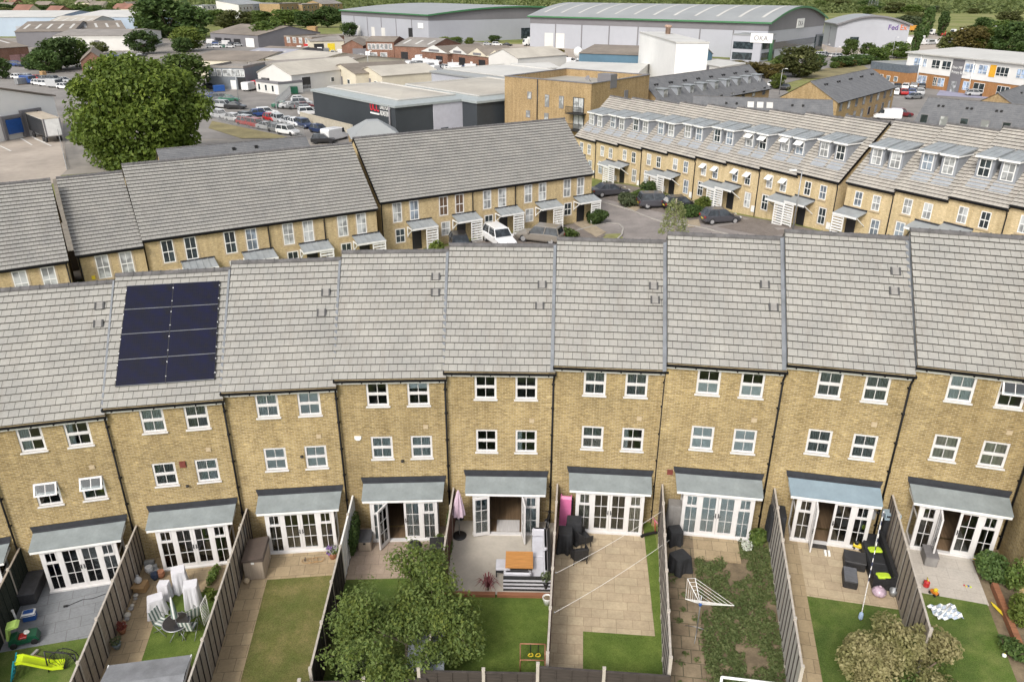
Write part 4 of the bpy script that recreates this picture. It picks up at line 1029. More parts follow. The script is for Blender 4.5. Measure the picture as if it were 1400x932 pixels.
b = gl(0, 55, 915); t = gthing('garden_slide', 'lime and teal plastic slide on the lawn at bottom left', 'slide', 0, b.x, b.y - .15, .01, R(4))
mb = MB(); sec = lambda x, z: [(x, -.2, z + .12), (x, -.2, z), (x, .2, z), (x, .2, z + .12), (x, .17, z + .12), (x, .17, z + .04), (x, -.17, z + .04), (x, -.17, z + .12)]
mb.loft([sec(-.55, .75), sec(-.35, .74), sec(.1, .42), sec(.5, .16), sec(.85, .1)], smooth=False); part('chute', mb, LIMEP, t)
for sy in (-.22, .2): part('ladder_side', MB().beam((-.55, sy + .01, .95), (-.85, sy + .01, 0), .05, .06), TEAL, t)
for k in range(4): part('rung', MB().beam((-.6 - .06 * k, -.2, .65 - .17 * k), (-.6 - .06 * k, .2, .65 - .17 * k), .05, .05), TEAL, t)
b0, b1 = gl(0, 46, 897), gl(0, 84, 906); d_ = (b1 - b0)
t = gthing('broom', 'long-handled broom lying on the lawn beside the lime slide', 'broom', 0, b0.x, b0.y, .04, atan2(d_.y, d_.x)); part('handle', MB().bar((0, 0, .05), (d_.length, 0, .03), .016), CARD, t); part('head', MB().box(-.06, .04, -.24, .24, 0, .09), FENCE_PALE, t)
b = gl(0, 84, 915); t = gthing('net_goal', 'black framed net toy standing at the end of the lime slide', 'goal', 0, b.x + .1, b.y, .01, R(-10))
mb = MB()
for k in range(9): a = pi * k / 8; mb.path([(-.45 * cos(a) * .0 + .0, 0, .0), (.45 * cos(a), .45 * sin(a) * .6, .45 * sin(a) + .35)], .008, 4)
mb.path([(.45 * cos(pi * k / 12), .0, .35 + .5 * sin(pi * k / 12)) for k in range(13)], .022); mb.path([(.45 * cos(pi * k / 12), .3, .2 + .5 * sin(pi * k / 12)) for k in range(13)], .018); part('net', mb, BLACK, t)
mb = MB().path([(-.5, -.1, 0), (-.5, 0, .9), (.5, 0, .7), (.55, -.1, 0)], .025); part('frame', mb, BLACK, t)
b = gl(0, 24, 850); t = gthing('watering_pipe', 'short white plastic pipe leaning by the toy car', 'pipe', 0, b.x, b.y, .02); part('tube', MB().bar((0, 0, 0), (-.06, .05, .55), .04, 8), WHITE, t); part('collar', MB().bar((-.055, .045, .5), (-.062, .052, .57), .05, 8), WHITE, t)
# -- garden of the solar-panel house
for k, (px, py, w, d, h, rz, lb) in enumerate(((249, 806, .5, .5, 1.05, .25, 'white sheeted chair nearest the patio doors'), (266, 826, .5, .5, 1.05, .12, 'white sheeted chair with a taller flat top, right of the group'), (228, 818, .4, .35, .8, -.1, 'small white sheeted chair between the other two'), (217, 838, .55, .45, .8, .3, 'widest white sheeted chair, its cover bunched in folds'))):
    b = gl(1, px, py); t = gthing('covered_chair', lb, 'covered chair', 1, b.x, b.y, .02, rz, 'garden chairs under white sheets')
    part('sheet', drapery(MB(), w, d, h, k, .2 if k != 3 else .3), SHEETW, t)
    for q in range(4): part('leg', MB().bar((w * .38 * (-1) ** q, d * .38 * (-1) ** (q // 2), 0), (w * .38 * (-1) ** q, d * .38 * (-1) ** (q // 2), .12), .015), METAL, t)
b = gl(1, 241, 850, .7); t = gthing('patio_table', 'round black glass patio table on the artificial lawn', 'table', 1, b.x, b.y, .015)
part('tabletop', MB().lathe([(.48, .68), (.5, .69), (.5, .705), (.47, .71)], 28), plain('smoked_table_glass', (.03, .03, .035), .25, .2, 2), t); part('rim', MB().lathe([(.49, .672), (.515, .68), (.515, .7), (.49, .708)], 28), METAL, t)
for k in range(4): a = pi / 4 + pi / 2 * k; part('leg', MB().path([(.1 * cos(a), .1 * sin(a), .68), (.12 * cos(a), .12 * sin(a), .3), (.4 * cos(a), .4 * sin(a), 0)], .016), METAL, t)
tb = gw(1, b.x, b.y, .015)
t = thing('parasol', 'closed striped parasol standing in the round black table', 'parasol', tb, R(10))
part('pole', MB().bar((0, 0, 0), (0, 0, 1.9), .02, 8), METAL, t)
STRIPE = new_mat('green_striped_canvas')[0]; nt_ = STRIPE.node_tree; w_ = node(nt_, "ShaderNodeTexWave", Scale=2.2, Distortion=.4); nt_.links.new(coords(nt_, 'Object'), w_.inputs[0]); n_ = noise(nt_, None, 8)
nt_.links.new(mixc(nt_, ramp(nt_, w_.outputs[1], .45, .55), (.62, .63, .6), (.12, .17, .15)), nt_.nodes["Principled BSDF"].inputs[0]); nt_.nodes["Principled BSDF"].inputs['Roughness'].default_value = .9
part('canopy', MB().lathe([(.13, .95), (.12, 1.1), (.07, 1.6), (.03, 1.88), (.01, 1.92)], 9, smooth=False), STRIPE, t)
def metal_chair(i, x, y, rz, lb):
    t = gthing('patio_chair', lb, 'chair', i, x, y, .015, rz, 'striped chairs round the black table')
    part('seat', MB().box(-.22, .22, -.22, .22, .42, .445), STRIPE, t); part('backrest', MB().loft([[(-.22, .22, .46), (.22, .22, .46), (.22, .24, .46), (-.22, .24, .46)], [(-.22, .34, .95), (.22, .34, .95), (.22, .36, .95), (-.22, .36, .95)]], smooth=False), STRIPE, t)
    for sx in (-.23, .23):
        part('leg', MB().path([(sx, -.3, 0), (sx, .24, .44), (sx, .36, .97)], .014), METAL, t); part('leg', MB().path([(sx, .3, 0), (sx, -.24, .44)], .014), METAL, t); part('armrest', MB().path([(sx, -.24, .44), (sx, -.22, .64), (sx, .28, .66)], .014), METAL, t)
for px, py, rz, lb in ((264, 852, R(215), 'striped folding chair right of the round black table'), (262, 868, R(170), 'striped folding chair nearest the camera, at the round black table'), (225, 862, R(60), 'striped folding chair tucked left of the round black table')):
    q = gl(1, px, py); metal_chair(1, q.x, q.y, rz, lb)
b = gl(1, 283, 848); t = gthing('airer', 'white wire clothes airer leaning against the weathered fence', 'clothes airer', 1, b.x, b.y, .015, R(80))
mb = MB(); frame_rect(mb, -.3, .3, 0, 1.0, .025, -.012, .012); part('frame', mb, WHITE, t)
for k in range(8): part('bar', MB().bar((-.29, 0, .1 + .11 * k), (.29, 0, .1 + .11 * k), .009), WHITE, t)
b = gl(1, 194, 806); t = gthing('cardboard_box', 'open cardboard box of pots by the weathered fence', 'box', 1, b.x, b.y, .02, R(-10)); part('carton', pbox(MB(), .5, .4, .36, 0, .01), CARD, t); part('flap', MB().box(-.26, .26, -.34, -.2, .34, .35), CARD, t)
t = gthing('glass_lantern', 'clear bulbous lantern on the cardboard box', 'lantern', 1, b.x - .05, b.y, .385); part('globe', MB().lathe([(.08, 0), (.15, .1), (.14, .2), (.07, .3), (.05, .36)], 12), plain('frosted_glass', (.5, .5, .5), .2), t); part('cap', MB().lathe([(.06, .36), (.07, .38), (.02, .42)], 10), METAL, t)
for k, (px, py, mt, lb) in enumerate(((221, 789, TERRA, 'round terracotta pot near the patio doors'), (213, 792, plain('blue_glaze', (.03, .05, .10), .3), 'dark blue glazed pot beside the terracotta pot'), (205, 783, WHITE, 'white pot by the drainpipe of the solar-panel house'))):
    q = gl(1, px, py); t = gthing('plant_pot', lb, 'pot', 1, q.x, q.y, .02); part('pot', MB().lathe([(.09, 0), (.15, .12), (.17, .22), (.14, .3), (.15, .32)], 12), mt, t); part('soil', MB().lathe([(.13, .29), (.12, .31)], 10), SOIL, t)
for k in range(3):
    q = gl(1, 205 + 4 * k, 772 + 7 * k); t = gthing('slate_block', ('topmost', 'middle', 'lowest')[k] + ' grey concrete block in the stack by the doors', 'block', 1, q.x, q.y, .02 + .0 * k, R(20 * k), 'grey blocks stacked by the doors'); part('block', pbox(MB(), .4, .2, .2, 0, .01), plain('grey_concrete', (.33, .34, .34), .9), t)
rnd_ = random.Random(9)
for k in range(11):
    px = 186 - 1.9 * k + rnd_.uniform(-2, 2); py = 815 + 4.6 * k; q = gl(1, px, py)
    mb = MB(); s_ = rnd_.uniform(.09, .16); mb.lathe([(s_ * .6, 0), (s_, s_ * .4), (s_ * .75, s_ * .85), (s_ * .2, s_)], 7)
    solo('stone', mb, (plain('white_stone', (.6, .57, .5), .9), plain('grey_stone', (.35, .34, .33), .9), plain('buff_stone', (.42, .33, .22), .9))[k % 3], ('white', 'grey', 'buff')[k % 3] + ' edging stone along the weathered fence', 'stone', gw(1, q.x, q.y, .015), rnd_.uniform(0, 6), 'loose stones along the fence')
for k, (px, py, mt) in enumerate(((168, 865, TERRA), (161, 886, plain('blue_grey_glaze', (.2, .25, .28), .4)))):
    q = gl(1, px, py); t = gthing('planter', ('terracotta planter with dead reddish growth by the fence', 'pale blue-grey planter near the shed roof')[k], 'planter', 1, q.x, q.y, .02); part('pot', MB().lathe([(.1, 0), (.16, .2), (.17, .24), (.14, .24)], 10), mt, t)
    rnd = random.Random(k); V, F, S = [], [], []; leaf_cloud(V, F, S, (0, 0, .36), (.2, .2, .16), 90, .08, rnd); part('foliage', leaf_mesh('foliage', V, F, S, LEAF_RED if not k else LEAF_GREY), None, t)
q = gl(1, 293, 818); bush('shrub', 'small yellowish shrub at the corner of the weathered fence', 'shrub', gw(1, q.x - .15, q.y), (.28, .3, .3), 350, .08, LEAF_YEL, 61)
q = gl(1, 296, 788); bush('shrub', 'low green plants along the fence by the patio', 'shrub', gw(1, q.x - .1, q.y), (.25, .7, .22), 500, .08, LEAF_MID, 62)
c0, c1, c2, c3 = gl(1, 148, 909, 1.9), gl(1, 262, 893, 1.9), gl(1, 250, 940, 1.9), gl(1, 140, 960, 1.9)
t = gthing('garden_shed', 'low shed with a grey felt roof at the bottom of the sheeted-chair garden', 'shed', 1, 0, 0, 0)
sx0, sx1, sy1, sy0 = c0.x, c1.x, (c0.y + c1.y) / 2, -9.7
mb = MB(); ym = (sy0 + sy1) / 2
for ya_, za_, yb_, zb_ in ((sy1, 1.84, ym, 2.02), (ym, 2.02, sy0, 1.84)):
    mb.loft([[(x, ya_, za_), (x, yb_, zb_), (x, yb_, zb_ + .04), (x, ya_, za_ + .04)] for x in (sx0, sx1)], smooth=False)
part('roof', mb, GREYROOF, t); mb = MB(); mb.box(sx0 + .08, sx1 - .08, sy0 + .06, sy1 - .06, 0, 1.83); part('wall', mb, FENCE_GREY, t)
mb = MB(); mb.box(sx0 - .01, sx0 + .02, sy0, sy1, 1.80, 1.90); mb.box(sx1 - .02, sx1 + .01, sy0, sy1, 1.80, 1.90); mb.box(sx0, sx1, sy1 - .02, sy1 + .01, 1.78, 1.86); part('trim', mb, WHITE, t)
# -- garden with the storage box
b = gl(2, 350, 790); t = gthing('storage_box', 'beige plastic storage box with a brown lid', 'storage box', 2, b.x, b.y + .55, .02, R(0))
part('body', pbox(MB(), .8, 1.35, .95, 0, .03), BEIGEP, t); mb = MB(); mb.loft([[(-.43, y, .94), (-.43, y, 1.0), (.43, y, 1.12), (.45, y, .94)] for y in (-.72, .7)], smooth=False); part('lid', mb, BROWNP, t); part('latch', MB().box(-.06, .06, -.7, -.67, .82, .92), WHITE, t)
b = gl(2, 338, 797); t = gthing('stone_ball', 'pale stone ball at the corner of the storage box', 'ball', 2, b.x, b.y, .02); part('ball', MB().lathe([(.03, 0), (.1, .04), (.13, .12), (.1, .21), (.03, .25)], 14), STONE, t); part('foot', MB().lathe([(.07, -.02), (.08, .01), (.05, .03)], 10), STONE, t)
b = gl(2, 455, 765); t = gthing('flower_pot', 'pot of purple and white flowers by the white fence', 'flower pot', 2, b.x, b.y + .1, .02); part('pot', MB().lathe([(.12, 0), (.18, .26), (.19, .3), (.15, .3)], 12), TERRA, t)
for k, m_ in enumerate((leaf_mat('purple_petal', (.14, .07, .25), (.28, .16, .42)), leaf_mat('white_petal', (.5, .55, .45), (.75, .75, .7)), LEAF_MID)):
    rnd = random.Random(k); V, F, S = [], [], []; leaf_cloud(V, F, S, (.06 * k - .06, .03, .42), (.26, .26, .17), 110, .07, rnd); part('flowers' if k < 2 else 'leaves', leaf_mesh('flowers', V, F, S, m_), None, t)
b = gl(2, 417, 768); t = gthing('hose', 'coiled garden hose on the buff slabs', 'hose', 2, b.x, b.y, .03); part('coil', MB().path([(.25 * (1 + .05 * k / 6) * cos(k * .5) + .02 * k, .16 * sin(k * .5), .012 + .002 * k) for k in range(36)], .013), CARD, t); part('nozzle', MB().bar((0, 0, .02), (.02, .1, .16), .03, 8, .02), BROWNP, t)
b = gl(2, 342, 718); t = gthing('folded_pushchair', 'small grey bag hung on the weathered fence by the storage box', 'bag', 2, .14, -.9, .95); part('body', pbox(MB(), .12, .4, .5, 0, .03), plain('grey_bag', (.25, .26, .27), .8), t); part('strap', MB().path([(0, -.15, .48), (-.08, 0, .72), (0, .15, .48)], .012), WHITE, t)
t.name = 'shoulder_bag'
# -- garden under the leafy tree
b = gl(3, 502, 748); t = gthing('storage_box', 'low beige box with a dark flat lid between white fence and open door', 'storage box', 3, b.x - .05, b.y + .1, .02); part('body', pbox(MB(), .55, .8, .5), BEIGEP, t); part('lid', pbox(MB(), .6, .86, .05, .5), plain('charcoal_top', (.065, .065, .07), .8, .3, 3), t); part('latch', MB().box(-.05, .05, -.44, -.41, .4, .48), BLACK, t)
b = gl(3, 600, 770); t = gthing('wheelie_bin', 'black wheelie bin beside the red-brown fence', 'bin', 3, b.x - .05, b.y + .1, .02, R(3))
mb = MB(); q_ = lambda w, d, z: [(-w, -d, z), (w, -d, z), (w, d, z), (-w, d, z)]; mb.loft([q_(.22, .24, .06), q_(.28, .32, .95)], smooth=False); part('body', mb, BLACK, t); part('lid', pbox(MB(), .6, .7, .06, .95, .02), BLACK, t)
for sx in (-.24, .24): part('wheel', MB().bar((sx - .03, .28, .1), (sx + .03, .28, .1), .1, 12), BLACK, t)
part('handle', MB().bar((-.25, .36, .92), (.25, .36, .92), .02, 6), BLACK, t)
b = gl(3, 575, 757); t = gthing('barbecue', 'round black kettle barbecue half hidden by the leafy tree', 'barbecue', 3, 3.05, b.y - .35, .02); part('bowl', MB().lathe([(.05, .5), (.25, .56), (.3, .7), (.25, .84), (.05, .92)], 14), BLACK, t); part('handle', MB().path([(-.06, 0, .92), (-.06, 0, .98), (.06, 0, .98), (.06, 0, .92)], .012), METAL, t)
for k in range(3): a = 2 * pi * k / 3; part('leg', MB().bar((.15 * cos(a), .15 * sin(a), .55), (.3 * cos(a), .3 * sin(a), 0), .015), METAL, t)
c0 = gl(3, 605, 900); t = gthing('garden_trampoline', 'pale grey-blue shed side glimpsed behind the leafy tree', 'shed', 3, c0.x - .45, -8.55, .01); t.name = 'plastic_shed'
part('wall', MB().box(-.55, .55, -.8, .8, 0, 1.5), plain('pale_blue_grey_plastic', (.46, .50, .56), .5), t); mb = MB(); mb.loft([[(-.62, y, 1.5), (0, y, 1.75), (.62, y, 1.5), (.62, y, 1.46), (-.62, y, 1.46)] for y in (-.86, .86)], smooth=False); part('roof', mb, plain('pale_blue_grey_plastic', (.46, .50, .56), .5), t); part('door', MB().box(-.35, .35, .8, .83, .05, 1.4), WHITE, t)
# -- garden with the corner sofa
b = gl(4, 628, 735); t = gthing('parasol', 'folded lilac garden parasol on a round black base', 'parasol', 4, b.x, b.y + .1, .02)
part('base', MB().lathe([(.3, 0), (.31, .05), (.26, .08), (.05, .1)], 20), BLACK, t); part('pole', MB().bar((0, 0, .05), (0, 0, 2.35), .022, 8), METAL, t)
mb = MB(); n = 16; R_ = lambda r, z, a: [(r * (1 + a * (-1) ** k) * cos(2 * pi * k / n), r * (1 + a * (-1) ** k) * sin(2 * pi * k / n), z) for k in range(n)]
mb.loft([R_(.24, 1.12, .2), R_(.2, 1.4, .25), R_(.13, 1.9, .25), R_(.06, 2.3, .1), R_(.02, 2.4, 0)], smooth=False); part('canopy', mb, LILAC, t)
b = gl(4, 628, 718); t = gthing('covered_trike', 'black covered pushalong toy with a red and yellow emblem', 'toy', 4, .42, b.y + .5, .02); t.name = 'ride_on_toy'
part('body', pbox(MB(), .42, .5, .95, 0, .08), BLACKF, t); part('red_bar', MB().box(-.16, .16, -.275, -.25, .5, .56).box(-.03, .03, -.276, -.251, .4, .7), REDP, t); part('yellow_ring', MB().lathe([(.07, 0), (.09, .0), (.09, .03), (.07, .03)], 12), YEL, t, (0, -.26, .45), rot=(R(90), 0, 0))
b = gl(4, 710, 765, .72); t = gthing('garden_table', 'square orange timber garden table on a black base', 'table', 4, b.x, b.y, .02)
part('tabletop', MB().box(-.55, .55, -.48, .48, .68, .73), TEAK, t); mb = MB(); mb.box(-.36, .36, -.32, .32, 0, .67); part('base', mb, BLACKR, t)
b = gl(4, 688, 785); t = gthing('ottoman', 'light grey cushioned ottoman left of the orange timber table', 'ottoman', 4, b.x, b.y + .12, .02); part('frame', MB().box(-.29, .29, -.29, .29, .22, .32).box(-.29, -.25, -.29, -.25, 0, .22).box(.25, .29, -.29, -.25, 0, .22).box(-.29, -.25, .25, .29, 0, .22).box(.25, .29, .25, .29, 0, .22), BLACKR, t); part('cushion', pbox(MB(), .6, .6, .12, .32, .03), GREYF, t)
b = gl(4, 707, 796); t = gthing('footstool', 'grey footstool tucked in front of the orange timber table', 'footstool', 4, b.x, b.y + .1, .02); part('frame', pbox(MB(), .5, .36, .26), BLACKR, t); part('cushion', pbox(MB(), .54, .4, .1, .26, .03), GREYF, t)
bA, bB = gl(4, 752, 752), gl(4, 720, 808)
t = gthing('corner_sofa', 'black rattan corner sofa with light grey cushions', 'sofa', 4, 0, 0, .02)
xR = xright(4, bB.y) - .1; yN = bB.y + .0; xL = X(4, 688, 806)
mb = MB(); mb.box(xR - .75, xR, yN, bA.y + .55, 0, .3); mb.box(xL, xR - .75, yN, yN + .75, 0, .3); part('base', mb, BLACKR, t)
mb = MB(); mb.box(xR - .1, xR, yN, bA.y + .55, .3, .72); mb.box(xL, xR - .1, yN, yN + .1, .3, .66); mb.box(xR - .75, xR - .1, bA.y + .47, bA.y + .55, .3, .6); part('back_frame', mb, BLACKR, t)
for k in range(3): part('slat', MB().box(xL, xR, yN - .02, yN - .003, .12 + .18 * k, .2 + .18 * k), GREYF, t)
ll = (bA.y + .45 - yN - .15) / 2
for k in range(2): part('seat_cushion', pbox(MB(), .62, ll - .02, .13, .3, .04), GREYF, t, (xR - .43, yN + .15 + ll * (k + .5), 0))
part('seat_cushion', pbox(MB(), xR - .75 - xL, .62, .13, .3, .04), GREYF, t, ((xL + xR - .75) / 2, yN + .43, 0))
for k in range(2): part('back_cushion', pbox(MB(), .16, ll - .04, .4, .43, .06), GREYF, t, (xR - .2, yN + .15 + ll * (k + .5), 0))
part('back_cushion', pbox(MB(), xR - .8 - xL, .16, .36, .43, .06), GREYF, t, ((xL + xR - .75) / 2, yN + .2, 0)); part('back_cushion', pbox(MB(), .6, .16, .42, .43, .06), GREYF, t, (xR - .45, bA.y + .36, 0))
t = gthing('sleeper_edging', 'timber sleepers edging the bright artificial lawn', 'edging', 4, 0, 0, 0); n_ = 2; xe = xright(4, y4)
for k in range(n_): part('sleeper', MB().box(.05 + xe / n_ * k, xe / n_ * (k + 1) - .03, y4 - .16, y4 + .02, -.05, .14), SLEEPER, t)
part('side_sleeper', MB().box(.05, .22, y4 - 1.4, y4 - .17, -.05, .13), SLEEPER, t)
b = gl(4, 748, 825); t = gthing('plant_pot', 'white pot of compost beside the sleeper edging', 'pot', 4, b.x, b.y, .02); part('pot', MB().lathe([(.13, 0), (.18, .28), (.19, .32), (.16, .32), (.15, .26)], 16), WHITE, t); part('soil', MB().lathe([(.155, .25), (.15, .27)], 12), SOIL, t)
b = gl(4, 748, 803, .5); rnd = random.Random(3); V, F, S = [], [], []; t = gthing('potted_plant', 'wispy grey-green potted plant behind the sofa corner', 'plant', 4, xR - .2, y4 + .28, .16); leaf_cloud(V, F, S, (0, 0, .55), (.2, .2, .22), 120, .09, rnd); part('foliage', leaf_mesh('foliage', V, F, S, LEAF_GREY), None, t); part('pot', MB().lathe([(.1, 0), (.14, .25), (.12, .3)], 10), BLACK, t)
c0, c1 = gl(4, 711, 918), gl(4, 750, 916); t = gthing('swing_frame', 'small copper-coloured pipe frame with yellow gym rings', 'swing frame', 4, 0, 0, .01); hh = .95
ax, bx_2, yk = c0.x, min(c1.x, xright(4, -9) - .1), gl(4, 730, 880, .95).y - .4
part('back_frame', MB().path([(ax, yk + .4, 0), (ax, yk + .4, hh), (bx_2, yk + .4, hh), (bx_2, yk + .4, 0)], .022), COPPER, t); part('front_frame', MB().path([(ax, yk, 0), (ax, yk, .62), (bx_2, yk, .62), (bx_2, yk, 0)], .022), COPPER, t); [part('side_bar', MB().bar((q_, yk, .6), (q_, yk + .4, hh), .018), COPPER, t) for q_ in (ax, bx_2)]
for k in (.42, .72):
    xx = ax + (bx_2 - ax) * k; part('strap', MB().box(xx - .015, xx + .015, yk + .395, yk + .405, .5, hh), BLACK, t)
    part('ring', MB().path([(xx + .08 * cos(a * pi / 5), yk + .4 + .02 * sin(a), .42 + .08 * sin(a * pi / 5)) for a in range(11)], .022), YEL, t)
def bicycle(i, x, y, rz, lb, fr, wheel=.33):
    t = gthing('bicycle', lb, 'bicycle', i, x, y, .02, rz)
    for k, xx in enumerate((-.5, .5)):
        w_ = part('wheel', MB().path([(wheel * cos(a * pi / 9), 0, wheel * sin(a * pi / 9)) for a in range(19)], .022, 6), BLACK, t, (xx, 0, wheel)); sp = MB()
        for a in range(9): sp.bar((0, 0, 0), (wheel * cos(a * 2 * pi / 9), 0, wheel * sin(a * 2 * pi / 9)), .004, 4)
        part('spokes', sp, METAL, w_)
    part('frame', MB().path([(-.5, 0, wheel), (-.15, 0, .72), (.38, 0, .76), (.0, 0, .3), (-.15, 0, .72)], .02).path([(-.5, 0, wheel), (0, 0, .3)], .016).path([(.5, 0, wheel), (.36, 0, .92)], .018), fr, t)
    part('saddle', pbox(MB(), .24, .13, .05, .84, .02), BLACK, t, (-.18, 0, 0)); part('handlebar', MB().path([(.3, -.26, .96), (.36, 0, .95), (.3, .26, .96)], .014), BLACK, t); part('seat_post', MB().bar((-.15, 0, .7), (-.18, 0, .86), .014), METAL, t)
b = gl(4, 744, 735); bicycle(4, xright(4, b.y) - .42, b.y + .25, R(80), 'dark bicycle parked against the downpipe by the corner sofa', BLACK, .3)
b = gl(4, 738, 722); bicycle(4, b.x - .12, b.y + .45, R(95), 'small pink child bicycle beside the open garden doors', PINK, .2)
t = gthing('door_mat', 'pale striped mat just inside the open garden doors', 'mat', 4, 2.6, -.35, .035); part('mat', MB().box(-.5, .5, -.4, .4, 0, .015), plain('pale_mat', (.5, .48, .47), .95, .15, 3, stretch=(14, .5, 1)), t)
# -- garden with the washing lines
b = gl(5, 774, 722); t = gthing('toy_slide', 'pink plastic slide stood on end by the red-brown fence', 'slide', 5, b.x - .05, b.y + .35, .02, R(-4))
mb = MB(); sec = lambda z, yy: [(-.24, yy - .1, z), (.24, yy - .1, z), (.24, yy + .05, z), (.19, yy + .05, z), (.19, yy - .05, z), (-.19, yy - .05, z), (-.19, yy + .05, z), (-.24, yy + .05, z)]
mb.loft([sec(0, -.28), sec(.1, -.2), sec(.9, -.02), sec(1.3, .02), sec(1.4, .1)], smooth=False); part('chute', mb, PINK, t); part('frame', MB().box(.25, .3, -.1, .12, 0, 1.3), BLACK, t)
def rattan_chair(i, x, y, rz, lb):
    t = gthing('armchair', lb, 'armchair', i, x, y, .02, rz, 'black rattan armchairs'); part('seat', pbox(MB(), .58, .55, .12, .3, .03), BLACKR, t)
    mb = MB(); mb.loft([[(-.34, -.25, .3), (-.36, .1, .3), (-.28, .34, .3), (0, .4, .3), (.28, .34, .3), (.36, .1, .3), (.34, -.25, .3), (.29, -.25, .3), (.3, .08, .3), (.24, .28, .3), (0, .33, .3), (-.24, .28, .3), (-.3, .08, .3), (-.29, -.25, .3)],
        [(-.36, -.27, .58), (-.38, .1, .62), (-.3, .4, .85), (0, .46, .88), (.3, .4, .85), (.38, .1, .62), (.36, -.27, .58), (.31, -.27, .58), (.32, .08, .62), (.26, .34, .85), (0, .39, .88), (-.26, .34, .85), (-.32, .08, .62), (-.31, -.27, .58)]], smooth=False); part('backrest', mb, BLACKR, t)
    for sx in (-.28, .28):
        for sy in (-.2, .25): part('leg', MB().bar((sx * .9, sy, .32), (sx, sy, 0), .02), BLACK, t)
b = gl(5, 791, 772); rattan_chair(5, b.x, b.y + .25, R(195), 'black rattan armchair nearest the camera on the cream slabs'); b = gl(5, 797, 748); rattan_chair(5, b.x, b.y + .2, R(120), 'black rattan armchair behind, pushed against its twin')
b = gl(5, 772, 756); t = gthing('covered_barbecue', 'barbecue under a black cover beside the rattan armchairs', 'barbecue', 5, b.x, b.y + .2, .02); part('cover', drapery(MB(), .55, .6, 1.0, 4, .1), BLACKF, t); part('foot', MB().box(-.2, .2, -.22, .22, 0, .06), BLACK, t)
t = gthing('covered_barbecue', 'taller black covered shape against the red-brown fence', 'covered shape', 5, b.x + .35, b.y + .75, .02); t.name = 'covered_heater'; part('cover', drapery(MB(), .6, .55, 1.15, 8, .1), BLACKF, t); part('foot', MB().box(-.2, .2, -.2, .2, 0, .06), BLACK, t)
b = gl(5, 891, 738); t = gthing('scooter', 'red and black child scooter beside the bay on the green strip', 'scooter', 5, b.x - .1, b.y + .25, .02, R(25)); part('deck', MB().box(-.3, .3, -.07, .07, .1, .13), BLACK, t); part('stem', MB().bar((.3, 0, .1), (.22, 0, .75), .02), REDP, t); part('handlebar', MB().bar((.22, -.22, .76), (.22, .22, .76), .018), PINK, t)
for xx in (-.33, .33): part('wheel', MB().bar((xx, -.02, .08), (xx, .02, .08), .08, 10), BLACK, t)
def wash_line(lb, i, pa, ha, pb, hb):
    a = at(*pa, HS[i][2] + ha); b = at(*pb, HS[i][2] + hb); t = thing('washing_line', lb, 'washing line', a); d = b - a
    part('rope', MB().path([d * k / 10 - Vector((0, 0, .12 * (1 - (2 * k / 10 - 1) ** 2))) for k in range(11)], .007, 5), ROPE, t); part('hook', MB().bar((0, 0, -.02), (0, 0, .05), .02), METAL, t)
wash_line('upper washing line crossing the cream slab patio', 5, (760, 783), 1.78, (907, 697), 1.78); wash_line('lower washing line crossing the cream slab patio', 5, (758, 837), 1.78, (915, 738), 1.78)
# -- the weedy garden
for k, (px, py, w, d, h, m_, lb) in enumerate(((920, 722, .55, .5, 1.2, DGREYF, 'grey covered shape in the corner by the bay with white blinds'), (922, 745, .5, .5, .7, BLACKF, 'black covered shape beside the grey covered one'), (928, 783, .65, .6, .75, BLACKF, 'black cover lying against the silvered fence'))):
    b = gl(6, px, py); t = gthing('covered_furniture', lb, 'covered furniture', 6, b.x, b.y + .15, .02, .3 * k); part('cover', drapery(MB(), w, d, h, 20 + k, .15), m_, t); part('foot', MB().box(-.15, .15, -.15, .15, 0, .05), BLACK, t)
b = gl(6, 952, 866); t = gthing('rotary_airer', 'half-folded rotary clothes airer over the weedy garden', 'clothes airer', 6, b.x, b.y, .02, R(-10))
part('pole', MB().bar((0, 0, 0), (0, 0, 1.75), .02, 8), METAL, t)
arms = [Vector((-.55, .45, 1.95)), Vector((-.5, -.4, 1.8)), Vector((1.1, -.1, 1.72)), Vector((-.3, .5, 2.0))]
for a in arms: part('arm', MB().bar((0, 0, 1.35), a, .014), WHITE, t)
mb = MB()
for f_ in (.4, .55, .7, .85, 1): c = Vector((0, 0, 1.35)); P = [c + (a - c) * f_ for a in arms]; mb.path([P[0], P[1], P[2], P[3], P[0]], .007, 4)
part('lines', mb, ROPE, t); part('hub', MB().lathe([(.04, 1.28), (.06, 1.33), (.05, 1.42)], 8), BLUEP, t)
for k in range(3): a = 2 * pi * k / 3 + .5; part('foot', MB().path([(0, 0, .3), (.5 * cos(a), .5 * sin(a), .0)], .012), METAL, t)
c0, c1 = gl(6, 987, 925, .9), gl(6, 1093, 938, .9); t = gthing('football_goal', 'white tubular football goal at the foot of the weedy garden', 'goal', 6, 0, 0, 0)
c1 = Vector((min(c1.x, xright(6, -9.3) - .1), c0.y, 0)); part('post_frame', MB().path([(c0.x, c0.y, 0), (c0.x, c0.y, .9), (c1.x, c0.y, .9), (c1.x, c0.y, 0)], .045, 8), WHITE, t); part('rear_frame', MB().path([(c0.x, c0.y, .9), (c0.x, c0.y - .45, 0), (c1.x, c0.y - .45, 0), (c1.x, c0.y, .9)], .03, 8), WHITE, t)
